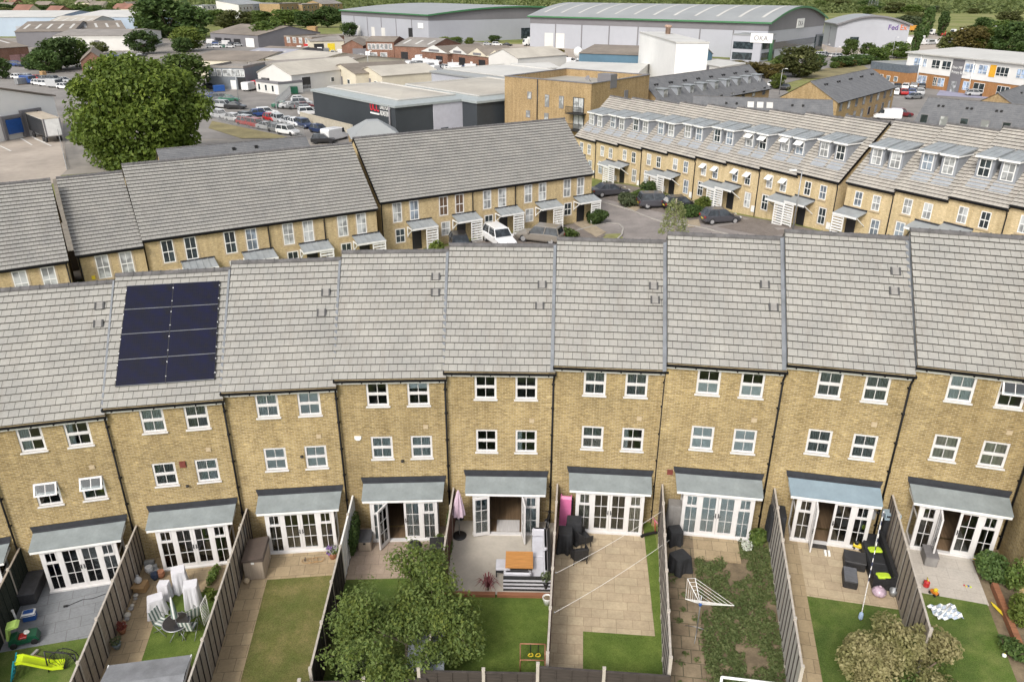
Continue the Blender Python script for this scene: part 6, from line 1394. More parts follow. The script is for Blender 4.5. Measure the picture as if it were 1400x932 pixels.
def shed(name, label, cat, a, b, ze, depth, rise, wall_m, roof_m, kind='p', zb=ZF, doors=(), windows=(), over=.25, group=None, band=None, skylights=0, bays=1):
    """a: front eave left, b: front eave right, both pixels at height ze; kind p: ridge along the front, g: gable to the front, f: flat, m: mono, hip"""
    A, B = at(a[0], a[1], ze), at(b[0], b[1], ze); o, yaw, L = frame2(A, B)
    t = thing(name, label, cat, (o.x, o.y, zb), yaw, group); H = ze - zb; D = depth
    w = MB(); w.box(0, L, 0, D, -.5, H, 't'); r = MB()
    if kind == 'p':
        for x in (0, L): w.face([(x, 0, H), (x, D, H), (x, D / 2, H + rise)])
        for y0, y1 in ((-over, D / 2), (D + over, D / 2)):
            k = rise / (D / 2) * over; p = [(-over, y0, H - k), (L + over, y0, H - k), (L + over, y1, H + rise), (-over, y1, H + rise)]
            r.loft([p, [(x, y, z + .12) for x, y, z in p]], smooth=False)
        if skylights:
            n = min(14, int(L / 4)); y0, y1, z0, z1 = D * .125, D * .35, H + rise * .25 + .14, H + rise * .7 + .14
            s = MB(); s.face([(-.5, y0, z0), (.5, y0, z0), (.5, y1, z1), (-.5, y1, z1)]); s = s.mesh('rooflight', ROOF_WHITE)
            for k in range(n): part('rooflight', s, None, t, ((k + .5) * L / n, 0, 0))
    elif kind == 'g':
        bw = L / bays
        for q in range(bays):
            x0 = q * bw; x1 = x0 + bw
            for y in (0, D): w.face([(x0, y, H), (x1, y, H), ((x0 + x1) / 2, y, H + rise)])
            for xa, xb_ in ((x0 - (over if q == 0 else 0), (x0 + x1) / 2), (x1 + (over if q == bays - 1 else 0), (x0 + x1) / 2)):
                p = [(xa, -over, H - (.1 if abs(xa - x0) > .01 and abs(xa - x1) > .01 else 0)), (xa, D + over, H), (xb_, D + over, H + rise), (xb_, -over, H + rise)]
                r.loft([p, [(x, y, z + .12) for x, y, z in p]], smooth=False)
    elif kind == 'hip':
        q = min(L, D) * .38; p = [(-over, -over, H), (L + over, -over, H), (L + over, D + over, H), (-over, D + over, H)]
        t0 = [(q, q, H + rise), (L - q, q, H + rise), (L - q, D - q, H + rise), (q, D - q, H + rise)]
        r.loft([[(x, y, z - .02) for x, y, z in p], p, t0], smooth=False)
    elif kind == 'm':
        p = [(-over, -over, H), (L + over, -over, H), (L + over, D, H + rise), (-over, D, H + rise)]; r.loft([p, [(x, y, z + .12) for x, y, z in p]], smooth=False)
        w.face([(0, D, H), (L, D, H), (L, D, H + rise), (0, D, H + rise)]); [w.face([(x, 0, H), (x, D, H), (x, D, H + rise)]) for x in (0, L)]
    else:
        r.face([(.25, .25, H - .45), (L - .25, .25, H - .45), (L - .25, D - .25, H - .45), (.25, D - .25, H - .45)])
        for x0, x1, y0, y1 in ((-.05, L + .05, -.05, .25), (-.05, L + .05, D - .25, D + .05), (-.05, .25, .25, D - .25), (L - .25, L + .05, .25, D - .25)): r.box(x0, x1, y0, y1, H - .5, H + .06)
    part('wall', w, wall_m, t); part('roof', r, roof_m, t)
    if band: part('cladding_band', MB().box(-.03, L + .03, -.06, -.003, H - band[0], H - .02).box(L + .003, L + .06, -.03, D, H - band[0], H - .02), band[1], t)
    for (u, wd, hh, m_) in doors: part('door', MB().box(u * L, u * L + wd, -.09, -.003, 0, hh), m_, t)
    for (u, z, wd, hh, m_, *side) in windows:
        if side: q = part('window', MB().box(L + .003, L + .09, u * D, u * D + wd, z, z + hh), WHITE, t); part('pane', MB().box(L + .09, L + .1, u * D + .1, u * D + wd - .1, z + .1, z + hh - .1), m_, q)
        else: q = part('window', MB().box(u * L, u * L + wd, -.08, -.003, z, z + hh), WHITE, t); part('pane', MB().box(u * L + .1, u * L + wd - .1, -.09, -.081, z + .1, z + hh - .1), m_, q)
    t['L'] = L; return t
def wh(name, label, pl, pn, pr, ze, depth_hint, arch, wall_m, top_m, top_h, roof_m, trim_m, pil, rl=0):
    """barrel-roofed warehouse: long wall pl -> pn, curved gable pn -> pr (pixels at eave height)"""
    A, B, Cc = at(*pl, ze), at(*pn, ze), at(*pr, ze); o, yaw, L = frame2(A, B)
    M = Matrix.Translation((o.x, o.y, ZF)) @ Matrix.Rotation(yaw, 4, 'Z'); c = M.inverted() @ Cc; D = c.y; H = ze - ZF
    t = thing(name, label, 'warehouse', (o.x, o.y, ZF), yaw)
    w = MB(); w.box(0, L, 0, D, -.5, H - top_h, 't'); part('wall', w, wall_m, t)
    n = 14; arcp = [(D * k / n, H + arch * sin(pi * k / n) ** .9) for k in range(n + 1)]
    u = MB(); u.face([(0, -.05, H - top_h), (L, -.05, H - top_h), (L, -.05, H), (0, -.05, H)])
    for x, s in ((0, -1), (L, 1)):
        xx = x + .05 * s
        for (y0, z0), (y1, z1) in zip(arcp, arcp[1:]): u.face([(xx, y0, H - top_h), (xx, y1, H - top_h), (xx, y1, z1), (xx, y0, z0)][::s])
    part('upper_cladding', u, top_m, t)
    r = MB(); tr = MB(); sk = MB()
    for i, ((y0, z0), (y1, z1)) in enumerate(zip(arcp, arcp[1:])):
        if i == 0: y0 = -.8
        if i == n - 1: y1 = D + .8
        r.face([(-1, y0, z0 + .1), (L + 1, y0, z0 + .1), (L + 1, y1, z1 + .1), (-1, y1, z1 + .1)])
        tr.loft([[(x, y0, z0 - .6), (x, y1, z1 - .6), (x, y1, z1 + .12), (x, y0, z0 + .12)] for x in (L + 1, L + 1.2)], smooth=False)
        if rl and 1 <= i <= 7:
            sk.face([(-.6, y0, z0 + .16), (.6, y0, z0 + .16), (.6, y1, z1 + .16), (-.6, y1, z1 + .16)])
    part('roof', r, roof_m, t); tr.box(-1, L + 1, -.95, -.8, H - .5, H + .1); part('trim', tr, trim_m, t)
    sk = sk.mesh('rooflight', ROOF_WHITE)
    for k in range(rl): part('rooflight', sk, None, t, ((k + .5) * L / rl, 0, 0))
    pm = MB().box(0, .5, -.12, -.003, 0, H - top_h).mesh('pilaster', CLAD_DARK)
    for k in range(1, pil): part('pilaster', pm, None, t, (L * k / pil, 0, 0))
    return t, M, L, D, H
# ---- the two big barrel-roofed warehouses and the third one behind them
t, M, L, D, H = wh('warehouse', 'long grey warehouse with green-edged barrel roof, left of the two big ones', (466, 14), (585, 20.5), (727, 13), 10.1, 60, 3.2, CLAD_GREY, CLAD_DARK, 2.6, ROOF_METAL, GREEN_TRIM, 6)
for u in (.2, .38, .5): part('loading_door', MB().box(u * L, u * L + 4, -.15, -.003, 0, 5), CLAD_WHITE, t)
part('dark_doorway', MB().box(.8 * L, .8 * L + 4, -.15, -.003, 0, 6), BLACK, t)
part('sign', MB().box(.9 * L, .9 * L + 5, -.2, -.05, 6.2, 8.6), WHITE, t)
sg = part('gable_sign', MB().box(L + .02, L + .2, D * .62, D * .62 + 7, 6.4, 8.6), WHITE, t)
part('glazing', MB().box(L + .02, L + .25, D * .52, D * .98, .5, 5.4), DGLASS, t); part('green_fin', MB().box(L + .3, L + .8, D * .74, D * .74 + 3, 0, 7), GREEN_TRIM, t)
part('entrance_band', MB().box(L + .26, L + .4, D * .78, D * .98, 2.6, 3.6), CLAD_GREY, t)
t, M, L, D, H = wh('warehouse', 'largest grey warehouse with pale rooflight strips and green roof edge', (725, 22), (1052, 31), (1142, 25), 10.4, 60, 5.0, CLAD_GREY, CLAD_DARK, 3.0, ROOF_METAL, GREEN_TRIM, 8, 12)
for u in (.075, .13): part('loading_door', MB().box(u * L, u * L + 4.5, -.15, -.003, 0, 6), CLAD_WHITE, t)
part('office_band', MB().box(L + .02, L + .2, D * .06, D * .86, 3.2, 5.6), DGLASS, t)
part('corner_glazing', MB().box(L + .02, L + .5, D * .86, D, .3, 6.5), DGLASS, t)
part('gable_sign', MB().box(L + .06, L + .3, D * .46, D * .46 + 8, 9.8, 13.2), WHITE, t)
text_mesh('sign_lettering', 'OKA', 2.6, .02, CLAD_DARK, t, Matrix.Translation((L + .33, D * .46 + 1.0, 10.6)) @ Matrix.Rotation(R(90), 4, 'Z') @ Matrix.Rotation(R(90), 4, 'X'))
a_, b_ = M.inverted() @ at(961, 52, 6.5), M.inverted() @ at(1007, 54, 6.5)
off = thing('office_block', 'grey office annex with dark window bands at the largest warehouse', 'office', M @ Vector((a_.x, -13, 0)), atan2(M[1][0], M[0][0])); OL = L - a_.x + 3
part('wall', MB().box(0, OL, 0, 12.9, -.3, 8.8), CLAD_GREY, off); part('roof', MB().box(-.2, OL + .2, -.2, 12.9, 8.8, 9.1), ROOF_METAL, off)
for z0 in (.6, 4.2): part('window_band', MB().box(.6, OL - 3, -.1, -.003, z0, z0 + 2.4), DGLASS, off); part('window_band', MB().box(OL + .003, OL + .1, 1, 8, z0, z0 + 2.4), DGLASS, off)
part('green_fin', MB().box(OL + .1, OL + .5, 8.2, 10.4, 0, 7), GREEN_TRIM, off); part('glazed_entrance', MB().box(OL + .003, OL + .3, 10.4, 12.8, 0, 7), DGLASS, off)
part('sign', MB().box(OL * .62, OL * .62 + 8, -.25, -.05, 6.5, 9.6), WHITE, off)
text_mesh('sign_lettering', 'OKA', 2.4, .02, CLAD_DARK, off, Matrix.Translation((OL * .62 + 1.2, -.28, 7.2)) @ Matrix.Rotation(R(90), 4, 'X'))
t, M, L, D, H = wh('warehouse', 'smaller grey barrel-roofed warehouse with purple and orange letters', (1128, 30), (1146, 33), (1207, 29), 7.5, 40, 3.5, CLAD_GREY, CLAD_GREY, 1.5, ROOF_METAL, CLAD_DARK, 2)
text_mesh('purple_lettering', 'Fed', 3.0, .05, PURPLE, t, Matrix.Translation((L + .15, D * .7, 7.6)) @ Matrix.Rotation(R(90), 4, 'Z') @ Matrix.Rotation(R(90), 4, 'X'))
text_mesh('orange_lettering', 'Ex', 3.0, .05, ORANGE_L, t, Matrix.Translation((L + .15, D * .7 + 5.0, 7.6)) @ Matrix.Rotation(R(90), 4, 'Z') @ Matrix.Rotation(R(90), 4, 'X'))
part('loading_door', MB().box(L + .06, L + .3, D * .2, D * .32, 0, 4.5), DGLASS, t)
# ---- charcoal warehouse with the red sign
A, N, Rr = at(427, 122.5, 3.6), at(540, 145, 3.6), at(627, 131, 3.6)
def flatbox(name, label, cat, A, N, Rr, zt, wall_m, roof_m, edge_m, rise=.9, zb=ZF, over=.3):
    """left wall A -> N, right wall N -> R (plan points); a slightly hipped sheet roof"""
    o, yaw, L = frame2(A, N); M = Matrix.Translation((o.x, o.y, zb)) @ Matrix.Rotation(yaw, 4, 'Z'); c = M.inverted() @ Rr; D = c.y; H = zt - zb
    t = thing(name, label, cat, (o.x, o.y, zb), yaw); part('wall', MB().box(0, L, 0, D, -.5, H), wall_m, t)
    r = MB(); p = [(-over, -over, H + .02), (L + over, -over, H + .02), (L + over, D + over, H + .02), (-over, D + over, H + .02)]
    q = [(2.2, 2.2, H + rise * .5), (L - 2.2, 2.2, H + rise * .5), (L - 2.2, D - 2.2, H + rise * .5), (2.2, D - 2.2, H + rise * .5)]
    q2 = [(L * .3, D * .45, H + rise), (L * .7, D * .45, H + rise), (L * .7, D * .55, H + rise), (L * .3, D * .55, H + rise)]
    r.loft([[(x, y, z - .35) for x, y, z in p], p, q], smooth=False, caps=False); part('roof_edge', r, edge_m, t)
    r = MB(); r.loft([q, q2], smooth=False); part('roof', r, roof_m, t)
    tr = MB()
    for a, b in zip(q, q[1:] + q[:1]): tr.beam((a[0], a[1], a[2] + .12), (b[0], b[1], b[2] + .12), .3, .2)
    part('walkway_rail', tr, ROOF_WHITE, t); return t, M, L, D, H
bw, M, L, D, H = flatbox('warehouse', 'charcoal warehouse with a red and white sign by its corner', 'warehouse', A, N, Rr, 3.6, CLAD_BLACK, ROOF_CREAM, plain('grey_roof_edge', (.30, .33, .33), .5, .08))
part('white_panel', MB().box(L + .005, L + .12, D * .47, D * .985, 0, H - .3), CLAD_WHITE if False else plain('pale_lilac_cladding', (.46, .46, .51), .5, .06), bw); part('window', MB().box(L + .125, L + .18, D * .56, D * .56 + 1.6, .3, 1.4), DGLASS, bw); part('corner_pipe', MB().bar((L - 1.6, -.2, 0), (L - 1.6, -.2, H), .18), CLAD_DARK, bw)
wx = M.inverted() @ at(507, 146, 2.6)
def on_plane(M, px, py, y=0):
    Mi = M.inverted(); o = Mi @ Vector((0, 0, CZ)); d = Mi.to_3x3() @ ray(px, py); t_ = (y - o.y) / d.y; return o + d * t_
q0, q1 = on_plane(M, 507, 152), on_plane(M, 519, 153); text_mesh('red_lettering', 'UCC', 2.1, .03, REDSIGN, bw, Matrix.Translation((q0.x, -.12, q0.z + .2)) @ Matrix.Rotation(R(90), 4, 'X') @ Matrix.Scale((q1.x - q0.x) / 4.3, 4, (1, 0, 0)))
part('underline', MB().box(q0.x, q1.x, -.15, -.03, q0.z - .35, q0.z - .1), WHITE, bw)
q2, q3 = on_plane(M, 520.5, 151), on_plane(M, 534, 152); sc_ = Matrix.Scale((q3.x - q2.x) / 5.9, 4, (1, 0, 0))
for k, s in enumerate(('DARTFORD', 'ROASTERY')): text_mesh('white_lettering', s, 1.15, .03, WHITE, bw, Matrix.Translation((q2.x, -.12, q2.z + .25 - 1.05 * k)) @ Matrix.Rotation(R(90), 4, 'X') @ sc_)
N2 = at(652, 139, 3.6); ud = (A - N).normalized(); vd = (Rr - N).normalized()
b2, M2, L2_, D2, H2 = flatbox('warehouse', 'second charcoal warehouse standing back, behind the white-panelled wall', 'warehouse', N2 + ud * 28, N2, N2 + vd * 26, 3.6, CLAD_BLACK, ROOF_CREAM, plain('grey_roof_edge', (.30, .33, .33), .5, .08))
part('window', MB().box(L2_ + .01, L2_ + .1, D2 * .6, D2 * .6 + 2, .5, 4.5), DGLASS, b2)
N3 = at(700, 112, 3.4); b3, *_ = flatbox('warehouse', 'pale-roofed unit between the charcoal warehouses and the white sheds', 'warehouse', N3 + ud * 30, N3, N3 + vd * 24, 3.4, CLAD_GREY, ROOF_WHITE, ROOF_METAL)
solo('concrete_fence', MB().box(0, 20, 0, .15, 0, 2.2).box(0, 20, -.04, 0, 2.0, 2.1), plain('pale_concrete_fence', (.42, .38, .30), .9, .15), 'pale concrete fence along the charcoal warehouse', 'fence', A + Vector((-2, -3.5, ZF - 3.6)), atan2((N - A).y, (N - A).x))
# ---- brick flats
A, N, Rr = at(690, 104.5, 7.6), at(809, 115, 7.6), at(878, 102, 7.6); o, yaw, L = frame2(A, N); M = Matrix.Translation((o.x, o.y, ZF)) @ Matrix.Rotation(yaw, 4, 'Z'); D = (M.inverted() @ Rr).y; H = 7.6 - ZF
fl = thing('brick_flats', 'flat-roofed orange brick block of flats with dark balconies', 'flats', (o.x, o.y, ZF), yaw)
w = MB(); w.box(0, L, 0, D, -.5, H, 't')
for x0, x1, y0, y1 in ((.3, L - .3, .3, .31), (.3, L - .3, D - .31, D - .3), (.3, .31, .3, D - .3), (L - .31, L - .3, .3, D - .3)): w.box(x0, x1, y0, y1, H - 1.3, H)
part('wall', w, BRICK_FLAT, fl); part('roof', MB().box(.3, L - .3, .3, D - .3, H - 1.6, H - 1.2), ROOF_GRAVEL, fl)
part('coping', MB().box(-.08, L + .08, -.08, .36, H, H + .12).box(-.08, L + .08, D - .36, D + .08, H, H + .12).box(-.08, .36, .36, D - .36, H, H + .12).box(L - .36, L + .08, .36, D - .36, H, H + .12), CLAD_DARK, fl)
part('plant_housing', MB().box(L * .86, L * .86 + 2.6, D * .3, D * .3 + 2, H - 1.2, H + 1.0), CLAD_DARK, fl); part('satellite_dish', MB().lathe([(.05, 0), (.35, .1), (.45, .22)], 10).bar((0, 0, 0), (0, 0, -1.2), .04), CLAD_DARK, fl, (L * .72, D * .35, H), rot=(R(60), 0, 0))
for px, py, wd, hh in ((724, 130.5, .9, 1.2), (722, 156, .9, 1.2), (748, 138, .9, 2.0), (767.5, 140, .95, 2.0), (747, 163, .9, 2.0)):
    q = on_plane(M, px, py); f_ = part('window', MB().box(q.x - wd / 2, q.x + wd / 2, -.06, -.003, q.z - hh / 2, q.z + hh / 2), CLAD_DARK, fl); part('pane', MB().box(q.x - wd / 2 + .1, q.x + wd / 2 - .1, -.07, -.061, q.z - hh / 2 + .1, q.z + hh / 2 - .1), WGLASS, f_)
for px, py in ((791, 144), (791, 167)):
    q = on_plane(M, px, py); f_ = part('balcony_door', MB().box(q.x - 1.1, q.x + 1.1, -.06, -.003, q.z - 1.2, q.z + 1.2), BLACK, fl); part('pane', MB().box(q.x - .95, q.x - .05, -.07, -.061, q.z - 1.1, q.z + 1.1).box(q.x + .05, q.x + .95, -.07, -.061, q.z - 1.1, q.z + 1.1), WGLASS, f_)
    mb = MB(); mb.box(q.x - 1.6, q.x + 1.6, -1.5, -.08, q.z - 1.35, q.z - 1.2); mb.box(q.x - 1.6, q.x + 1.6, -1.5, -1.45, q.z - .2, q.z - .12)
    for k in range(17): mb.box(q.x - 1.6 + .195 * k, q.x - 1.55 + .195 * k, -1.5, -1.46, q.z - 1.2, q.z - .2)
    part('balcony', mb, BLACK, fl)
q = on_plane(M, 735, 140); part('rainwater_pipe', MB().bar((q.x, -.12, 0), (q.x, -.12, H), .09), BLACK, fl)
wq = M.inverted() @ at(847, 118, 5); part('side_window', MB().box(L + .003, L + .08, D * .55, D * .55 + 1.2, H - 3.2, H - 1.9), CLAD_DARK, fl)
# ---- tall white block
A, N, Rr = at(875, 45, 10), at(925, 59.5, 10), at(953, 55.5, 10); o, yaw, L = frame2(A, N); M = Matrix.Translation((o.x, o.y, ZF)) @ Matrix.Rotation(yaw, 4, 'Z'); D = (M.inverted() @ Rr).y; H = 10 - ZF
wb = thing('white_tower', 'tall windowless white industrial block with two roof cowls', 'industrial block', (o.x, o.y, ZF), yaw); part('wall', MB().box(0, L, 0, D, -.5, H), plain('bright_white_cladding', (.78, .775, .75), .6, .05, .1, world=True), wb); part('roof', MB().box(-.15, L + .15, -.15, D + .15, H, H + .3), ROOF_WHITE, wb)
for k in range(2): part('roof_cowl', MB().lathe([(.5, 0), (.5, 1.6), (.8, 1.7), (.8, 2.1), (.4, 2.3)], 10), plain('rusty_cowl', (.35, .24, .18), .8), wb, (L * .25 + 1.7 * k, D * .7, H + .3))
part('vent', MB().box(L * .6, L * .6 + .6, -.08, -.003, 2.5, 3.1), BLACK, wb)
# ---- the school
SBLIND = dark_glass('blue_blind_glass', (.30, .38, .50), .15)
A, B = at(1243, 73, 5.8), at(1440, 93, 5.8); o, yaw, L = frame2(A, B); M = Matrix.Translation((o.x, o.y, ZF)) @ Matrix.Rotation(yaw, 4, 'Z'); H = 8.1
sc = thing('school', 'two-storey white and orange-brick school with blue-blinded windows', 'school', (o.x, o.y, ZF), yaw)
part('brick_storey', MB().box(0, L, 0, 16, -.5, 3.6), ORANGE_BR, sc); part('white_storey', MB().box(-.1, L, -.12, 16, 3.6, H), plain('white_render', (.72, .71, .69), .7, .04, .2, world=True), sc)
r = MB(); r.loft([[(-.6, -.8, H + .05), (L, -.8, H + .05), (L, -.8, H + .35), (-.6, -.8, H + .35)], [(-.6, 17, H + 1.0), (L, 17, H + 1.0), (L, 17, H + 1.3), (-.6, 17, H + 1.3)]], smooth=False); part('roof', r, ROOF_WHITE, sc)
for k, (x, z, wd, m_) in enumerate(((.06, 5.1, .062, SBLIND), (.135, 5.1, .026, SBLIND), (.205, 5.1, .062, DGLASS), (.285, 5.1, .065, DGLASS), (.455, 5.1, .07, SBLIND), (.55, 5.1, .06, SBLIND), (.67, 5.1, .08, DGLASS), (.80, 5.1, .08, SBLIND), (.05, .9, .055, SBLIND), (.115, .9, .07, SBLIND), (.24, .9, .028, DGLASS), (.275, .9, .05, SBLIND), (.465, .9, .05, SBLIND), (.54, .9, .075, DGLASS), (.7, .9, .08, DGLASS))):
    f_ = part('window', MB().box(x * L, (x + wd) * L, -.2 if z > 3 else -.08, -.123 if z > 3 else -.003, z, z + 2.1), WHITE, sc); n = max(2, int(wd * L / 1.1)); pn = MB(); y = -.21 if z > 3 else -.09
    for j in range(n): xa = (x + wd * j / n) * L + .08; xb_ = (x + wd * (j + 1) / n) * L - .08; pn.box(xa, xb_, y, y + .009, z + .7, z + 2.0); pn.box(xa, xb_, y, y + .009, z + .1, z + .6)
    part('pane', pn, m_, f_)
part('entrance_panel', MB().box(.36 * L, .445 * L, -.22, -.125, 0, H - .25), CLAD_DARK, sc); part('orange_panel', MB().box(.625 * L, .665 * L, -.2, -.125, 4.7, 7.4), ORANGE_P, sc); part('entrance_door', MB().box(.385 * L, .42 * L, -.3, -.225, 0, 2.6), WGLASS, sc)
for k, s in enumerate(('River Mill', 'Primary School')): text_mesh('sign_lettering', s, .95, .02, WHITE, sc, Matrix.Translation((.366 * L, -.25, 5.6 - 1.1 * k)) @ Matrix.Rotation(R(90), 4, 'X') @ Matrix.Scale(.85, 4, (1, 0, 0)))
for x in (.115, .515): part('downpipe', MB().bar((x * L, -.3, 0), (x * L, -.3, H), .12), WHITE, sc)
an = shed('school_annex', 'single-storey orange-brick school wing with a grey top band', 'school wing', (1192, 84), (1243, 90), 3.1, 14, .2, ORANGE_BR, ROOF_METAL, 'f', band=(1.9, plain('slate_blue_band', (.12, .14, .17), .6)), windows=((.3, 1.0, 1.2, 1.4, DGLASS), (.48, 1.0, 1.4, 1.3, BGLASS), (.68, 1.0, 1.4, 1.3, BGLASS)))
# ---- slate-roofed homes between the dormer terrace and the school
def slatehome(label, rl, rr, zr, hd, rise, wall_m=BRICK_FLAT, dorm=0, vents=6, lights=0, wins=0, zb=ZF):
    A, B = at(*rl, zr), at(*rr, zr); o, yaw, L = frame2(A, B); M = Matrix.Translation((o.x, o.y, zb)) @ Matrix.Rotation(yaw, 4, 'Z') @ Matrix.Translation((0, -hd, 0)); p = M.translation
    t = thing('slate_roofed_house', label, 'house', (p.x, p.y, zb), yaw, 'slate-roofed homes near the school'); H = zr - zb - rise
    w = MB(); w.box(0, L, 0, 2 * hd, -.5, H, 't'); [w.face([(x, 0, H), (x, 2 * hd, H), (x, hd, H + rise)]) for x in (0, L)]; part('wall', w, wall_m, t)
    r = MB(); n = 16; course_roof(r, lambda y: -.2, lambda y: L + .2, -.3, H, hd, H + rise, n, lip=.02)
    r.face([(L + .2, 2 * hd + .3, H), (-.2, 2 * hd + .3, H), (-.2, hd, H + rise), (L + .2, hd, H + rise)]); ro = part('roof', r, [SLATE, CLAD_DARK], t); part('ridge_tiles', ridge_mb(-.2, L + .2, hd, H + rise, 20, .12), RIDGE, ro)
    for k in range(vents): u = (k // 2 + .5 + .16 * (k % 2)) / (vents / 2) * .96; part('roof_vent', MB().box(-.18, .18, -.15, .15, 0, .35), BLACK, ro, (u * L, hd * .72, H + rise * .72))
    for k in range(lights): part('rooflight', MB().box(-.5, .5, -.7, .7, .03, .12), ROOF_WHITE, ro, (L * .42 + 1.5 * k, hd * .72, H + rise * .72), rot=(atan2(rise, hd), 0, 0))
    for k in range(dorm):
        x = (k + .4) / dorm * L; y = hd * .28; z = H + rise * .3
        d = part('dormer', MB().box(x, x + 1.5, y, y + 2.2, z - .2, z + 1.5), LEAD_WALL, t); part('pane', MB().box(x + .15, x + 1.35, y - .05, y - .003, z + .1, z + 1.35), WGLASS, d); part('dormer_roof', MB().box(x - .2, x + 1.7, y - .25, y + 2.4, z + 1.5, z + 1.62), LEAD_ROOF, d)
    for k in range(wins):
        x = (k + .3) / wins * L
        for z in (.8, 3.2): f_ = part('window', MB().box(x, x + 1.3, -.08, -.003, z, z + 1.6), CLAD_DARK, t); part('pane', MB().box(x + .12, x + 1.18, -.09, -.081, z + .12, z + 1.48), WGLASS if k % 2 else DGLASS, f_)
    part('gutter', MB().box(-.1, L + .1, -.4, -.28, H - .12, H), BLACKP, t); return t
slatehome('long slate-roofed terrace with nine little dormers below the white block', (876, 108), (1024, 88.5), 6.5, 5.5, 4.6, dorm=9, vents=16, wins=9)
slatehome('slate roof with three rooflights just behind the dormer terrace', (950, 131), (1137, 137), 5.2, 5.5, 3.6, vents=4, lights=3, wins=6)
slatehome('slate-roofed gabled house with dark tall windows, left of the school car park', (1109, 111), (1192, 94), 6.0, 5.5, 3.4, vents=10, wins=8)
slatehome('wide slate roof at right, stepping down before the school', (1271, 133), (1440, 147), 4.5, 6.5, 4.4, vents=8, wins=6)
slatehome('small brick gable with slate roof at the right edge by the school', (1366, 127), (1440, 104), 5.0, 5, 3.2, vents=4, wins=3)
slatehome('low dark slate building behind the left middle terrace', (216, 204), (416, 186.5), 4.6, 3.5, 2.6, vents=2, wins=6, zb=-1.9)
shed('hipped_garage', 'small grey hipped roof peeping over the five-porch terrace', 'building', (482, 190), (548, 187), .9, 8, 2.0, BRICK_FLAT, ROOF_METAL, 'hip', doors=((.2, 2.4, 2.2, WHITE),))
# ---- sheds of the trading estate, nearest first
A, B = gt(-75, 209), gt(84, 178); o, yaw, Ld = frame2(A, B); Md = Matrix.Translation((o.x, o.y, ZF)) @ Matrix.Rotation(yaw, 4, 'Z')
dep = thing('depot', 'white-walled depot with sloping brown roof and loading docks at the left edge', 'depot', (o.x, o.y, ZF), yaw); q = on_plane(Md, 0, 119); q2 = on_plane(Md, 84, 131); sl = (q.z - q2.z) / (q2.x - q.x); z0 = q2.z + sl * Ld
w = MB(); w.loft([[(0, y, -.5), (Ld, y, -.5), (Ld, y, q2.z), (0, y, z0)] for y in (0, 26)], smooth=False); part('wall', w, plain('bright_white_cladding', (.78, .775, .75), .6), dep)
w = MB(); w.loft([[(-.3, y, z0 + .05), (Ld + .3, y, q2.z + .05), (Ld + .3, y, q2.z + .3), (-.3, y, z0 + .3)] for y in (-.3, 26.3)], smooth=False); part('roof', w, ROOF_BROWN, dep)
q = on_plane(Md, 15, 165); part('dock_frame', MB().box(q.x - 2.1, q.x - 1.6, -.5, -.003, .2, 4.0).box(q.x + 1.6, q.x + 2.1, -.5, -.003, .2, 4.0).box(q.x - 1.6, q.x + 1.6, -.5, -.003, 3.5, 4.0), CLAD_DARK, dep); part('dock_curtain', MB().box(q.x - 1.5, q.x + 1.5, -.55, -.51, 1.0, 3.4), BLUEP, dep)
q = on_plane(Md, 42, 160); part('dock_frame', MB().box(q.x - 2.1, q.x - 1.45, -.5, -.003, .2, 4.5).box(q.x + 1.45, q.x + 2.1, -.5, -.003, .2, 4.5).box(q.x - 1.45, q.x + 1.45, -.5, -.003, 4.1, 4.5), CLAD_DARK, dep)
tr = thing('truck_trailer', 'white articulated trailer backed up to the depot dock', 'trailer', Md @ Vector((q.x, -.9, 0)), dep.rotation_euler.z - R(28))
part('container', MB().box(-1.3, 1.3, -10, 0, 1.15, 4.0), CLAD_WHITE, tr); part('roof', MB().box(-1.32, 1.32, -10.02, .0, 4.0, 4.06), plain('dirty_cream_roof', (.42, .36, .28), .8, .2), tr); part('rear_door', MB().box(-1.1, 1.1, -10.1, -10.01, 1.3, 3.85), WHITE, tr); part('side_curtain', MB().box(-1.36, -1.31, -9.6, -.3, 1.2, 3.9), plain('black_side_curtain', (.03, .032, .035), .6, .4, .6), tr); part('door_frame', MB().box(-1.34, -1.1, -10.12, -10.02, 1.1, 4.05).box(1.1, 1.34, -10.12, -10.02, 1.1, 4.05), CLAD_DARK, tr)
for y in (-8.5, -7.2, -1.5):
    for x in (-1.1, 1.1): part('wheel', MB().bar((x - .15, y, .5), (x + .15, y, .5), .5, 12), BLACK, tr)
S = shed
S('grey_office', 'two-storey dark grey office building beside the estate car park', 'office', (283, 90), (332, 91), 3.4, 12, .2, plain('slate_grey_render', (.16, .18, .20), .7, .1), ROOF_GREYB, 'f', windows=((.08, 3.2, 1.3, 1.7, WGLASS), (.25, 3.2, 1.3, 1.7, WGLASS), (.42, 3.2, 2.2, 1.7, WGLASS), (.66, 3.2, 2.4, 1.7, WGLASS), (.9, 3.2, 1.2, 1.7, WGLASS)), doors=((.6, 1.5, 2.3, WHITE), (.8, 2.2, 3.0, BLACK)))
S('storage_cabin', 'olive green storage cabins below the dark grey office', 'cabin', (281, 106), (309, 107), .4, 4, .1, plain('olive_cabin', (.17, .17, .08), .7), ROOF_BROWN, 'f', doors=((.6, 1.5, 2, BROWNP),))
S('white_workshop', 'white gabled workshop with a cream and rust roof', 'workshop', (352, 99), (398, 103), 1.9, 26, 2.4, CLAD_WHITE, ROOF_CREAM, 'g', doors=((.1, 3, 3, BLACK),), windows=((.5, 1.2, 1.2, 1.2, DGLASS), (.12, .5, 3, 3, BLACK, 1), (.5, 1.5, 1.2, 1.2, DGLASS, 1)))
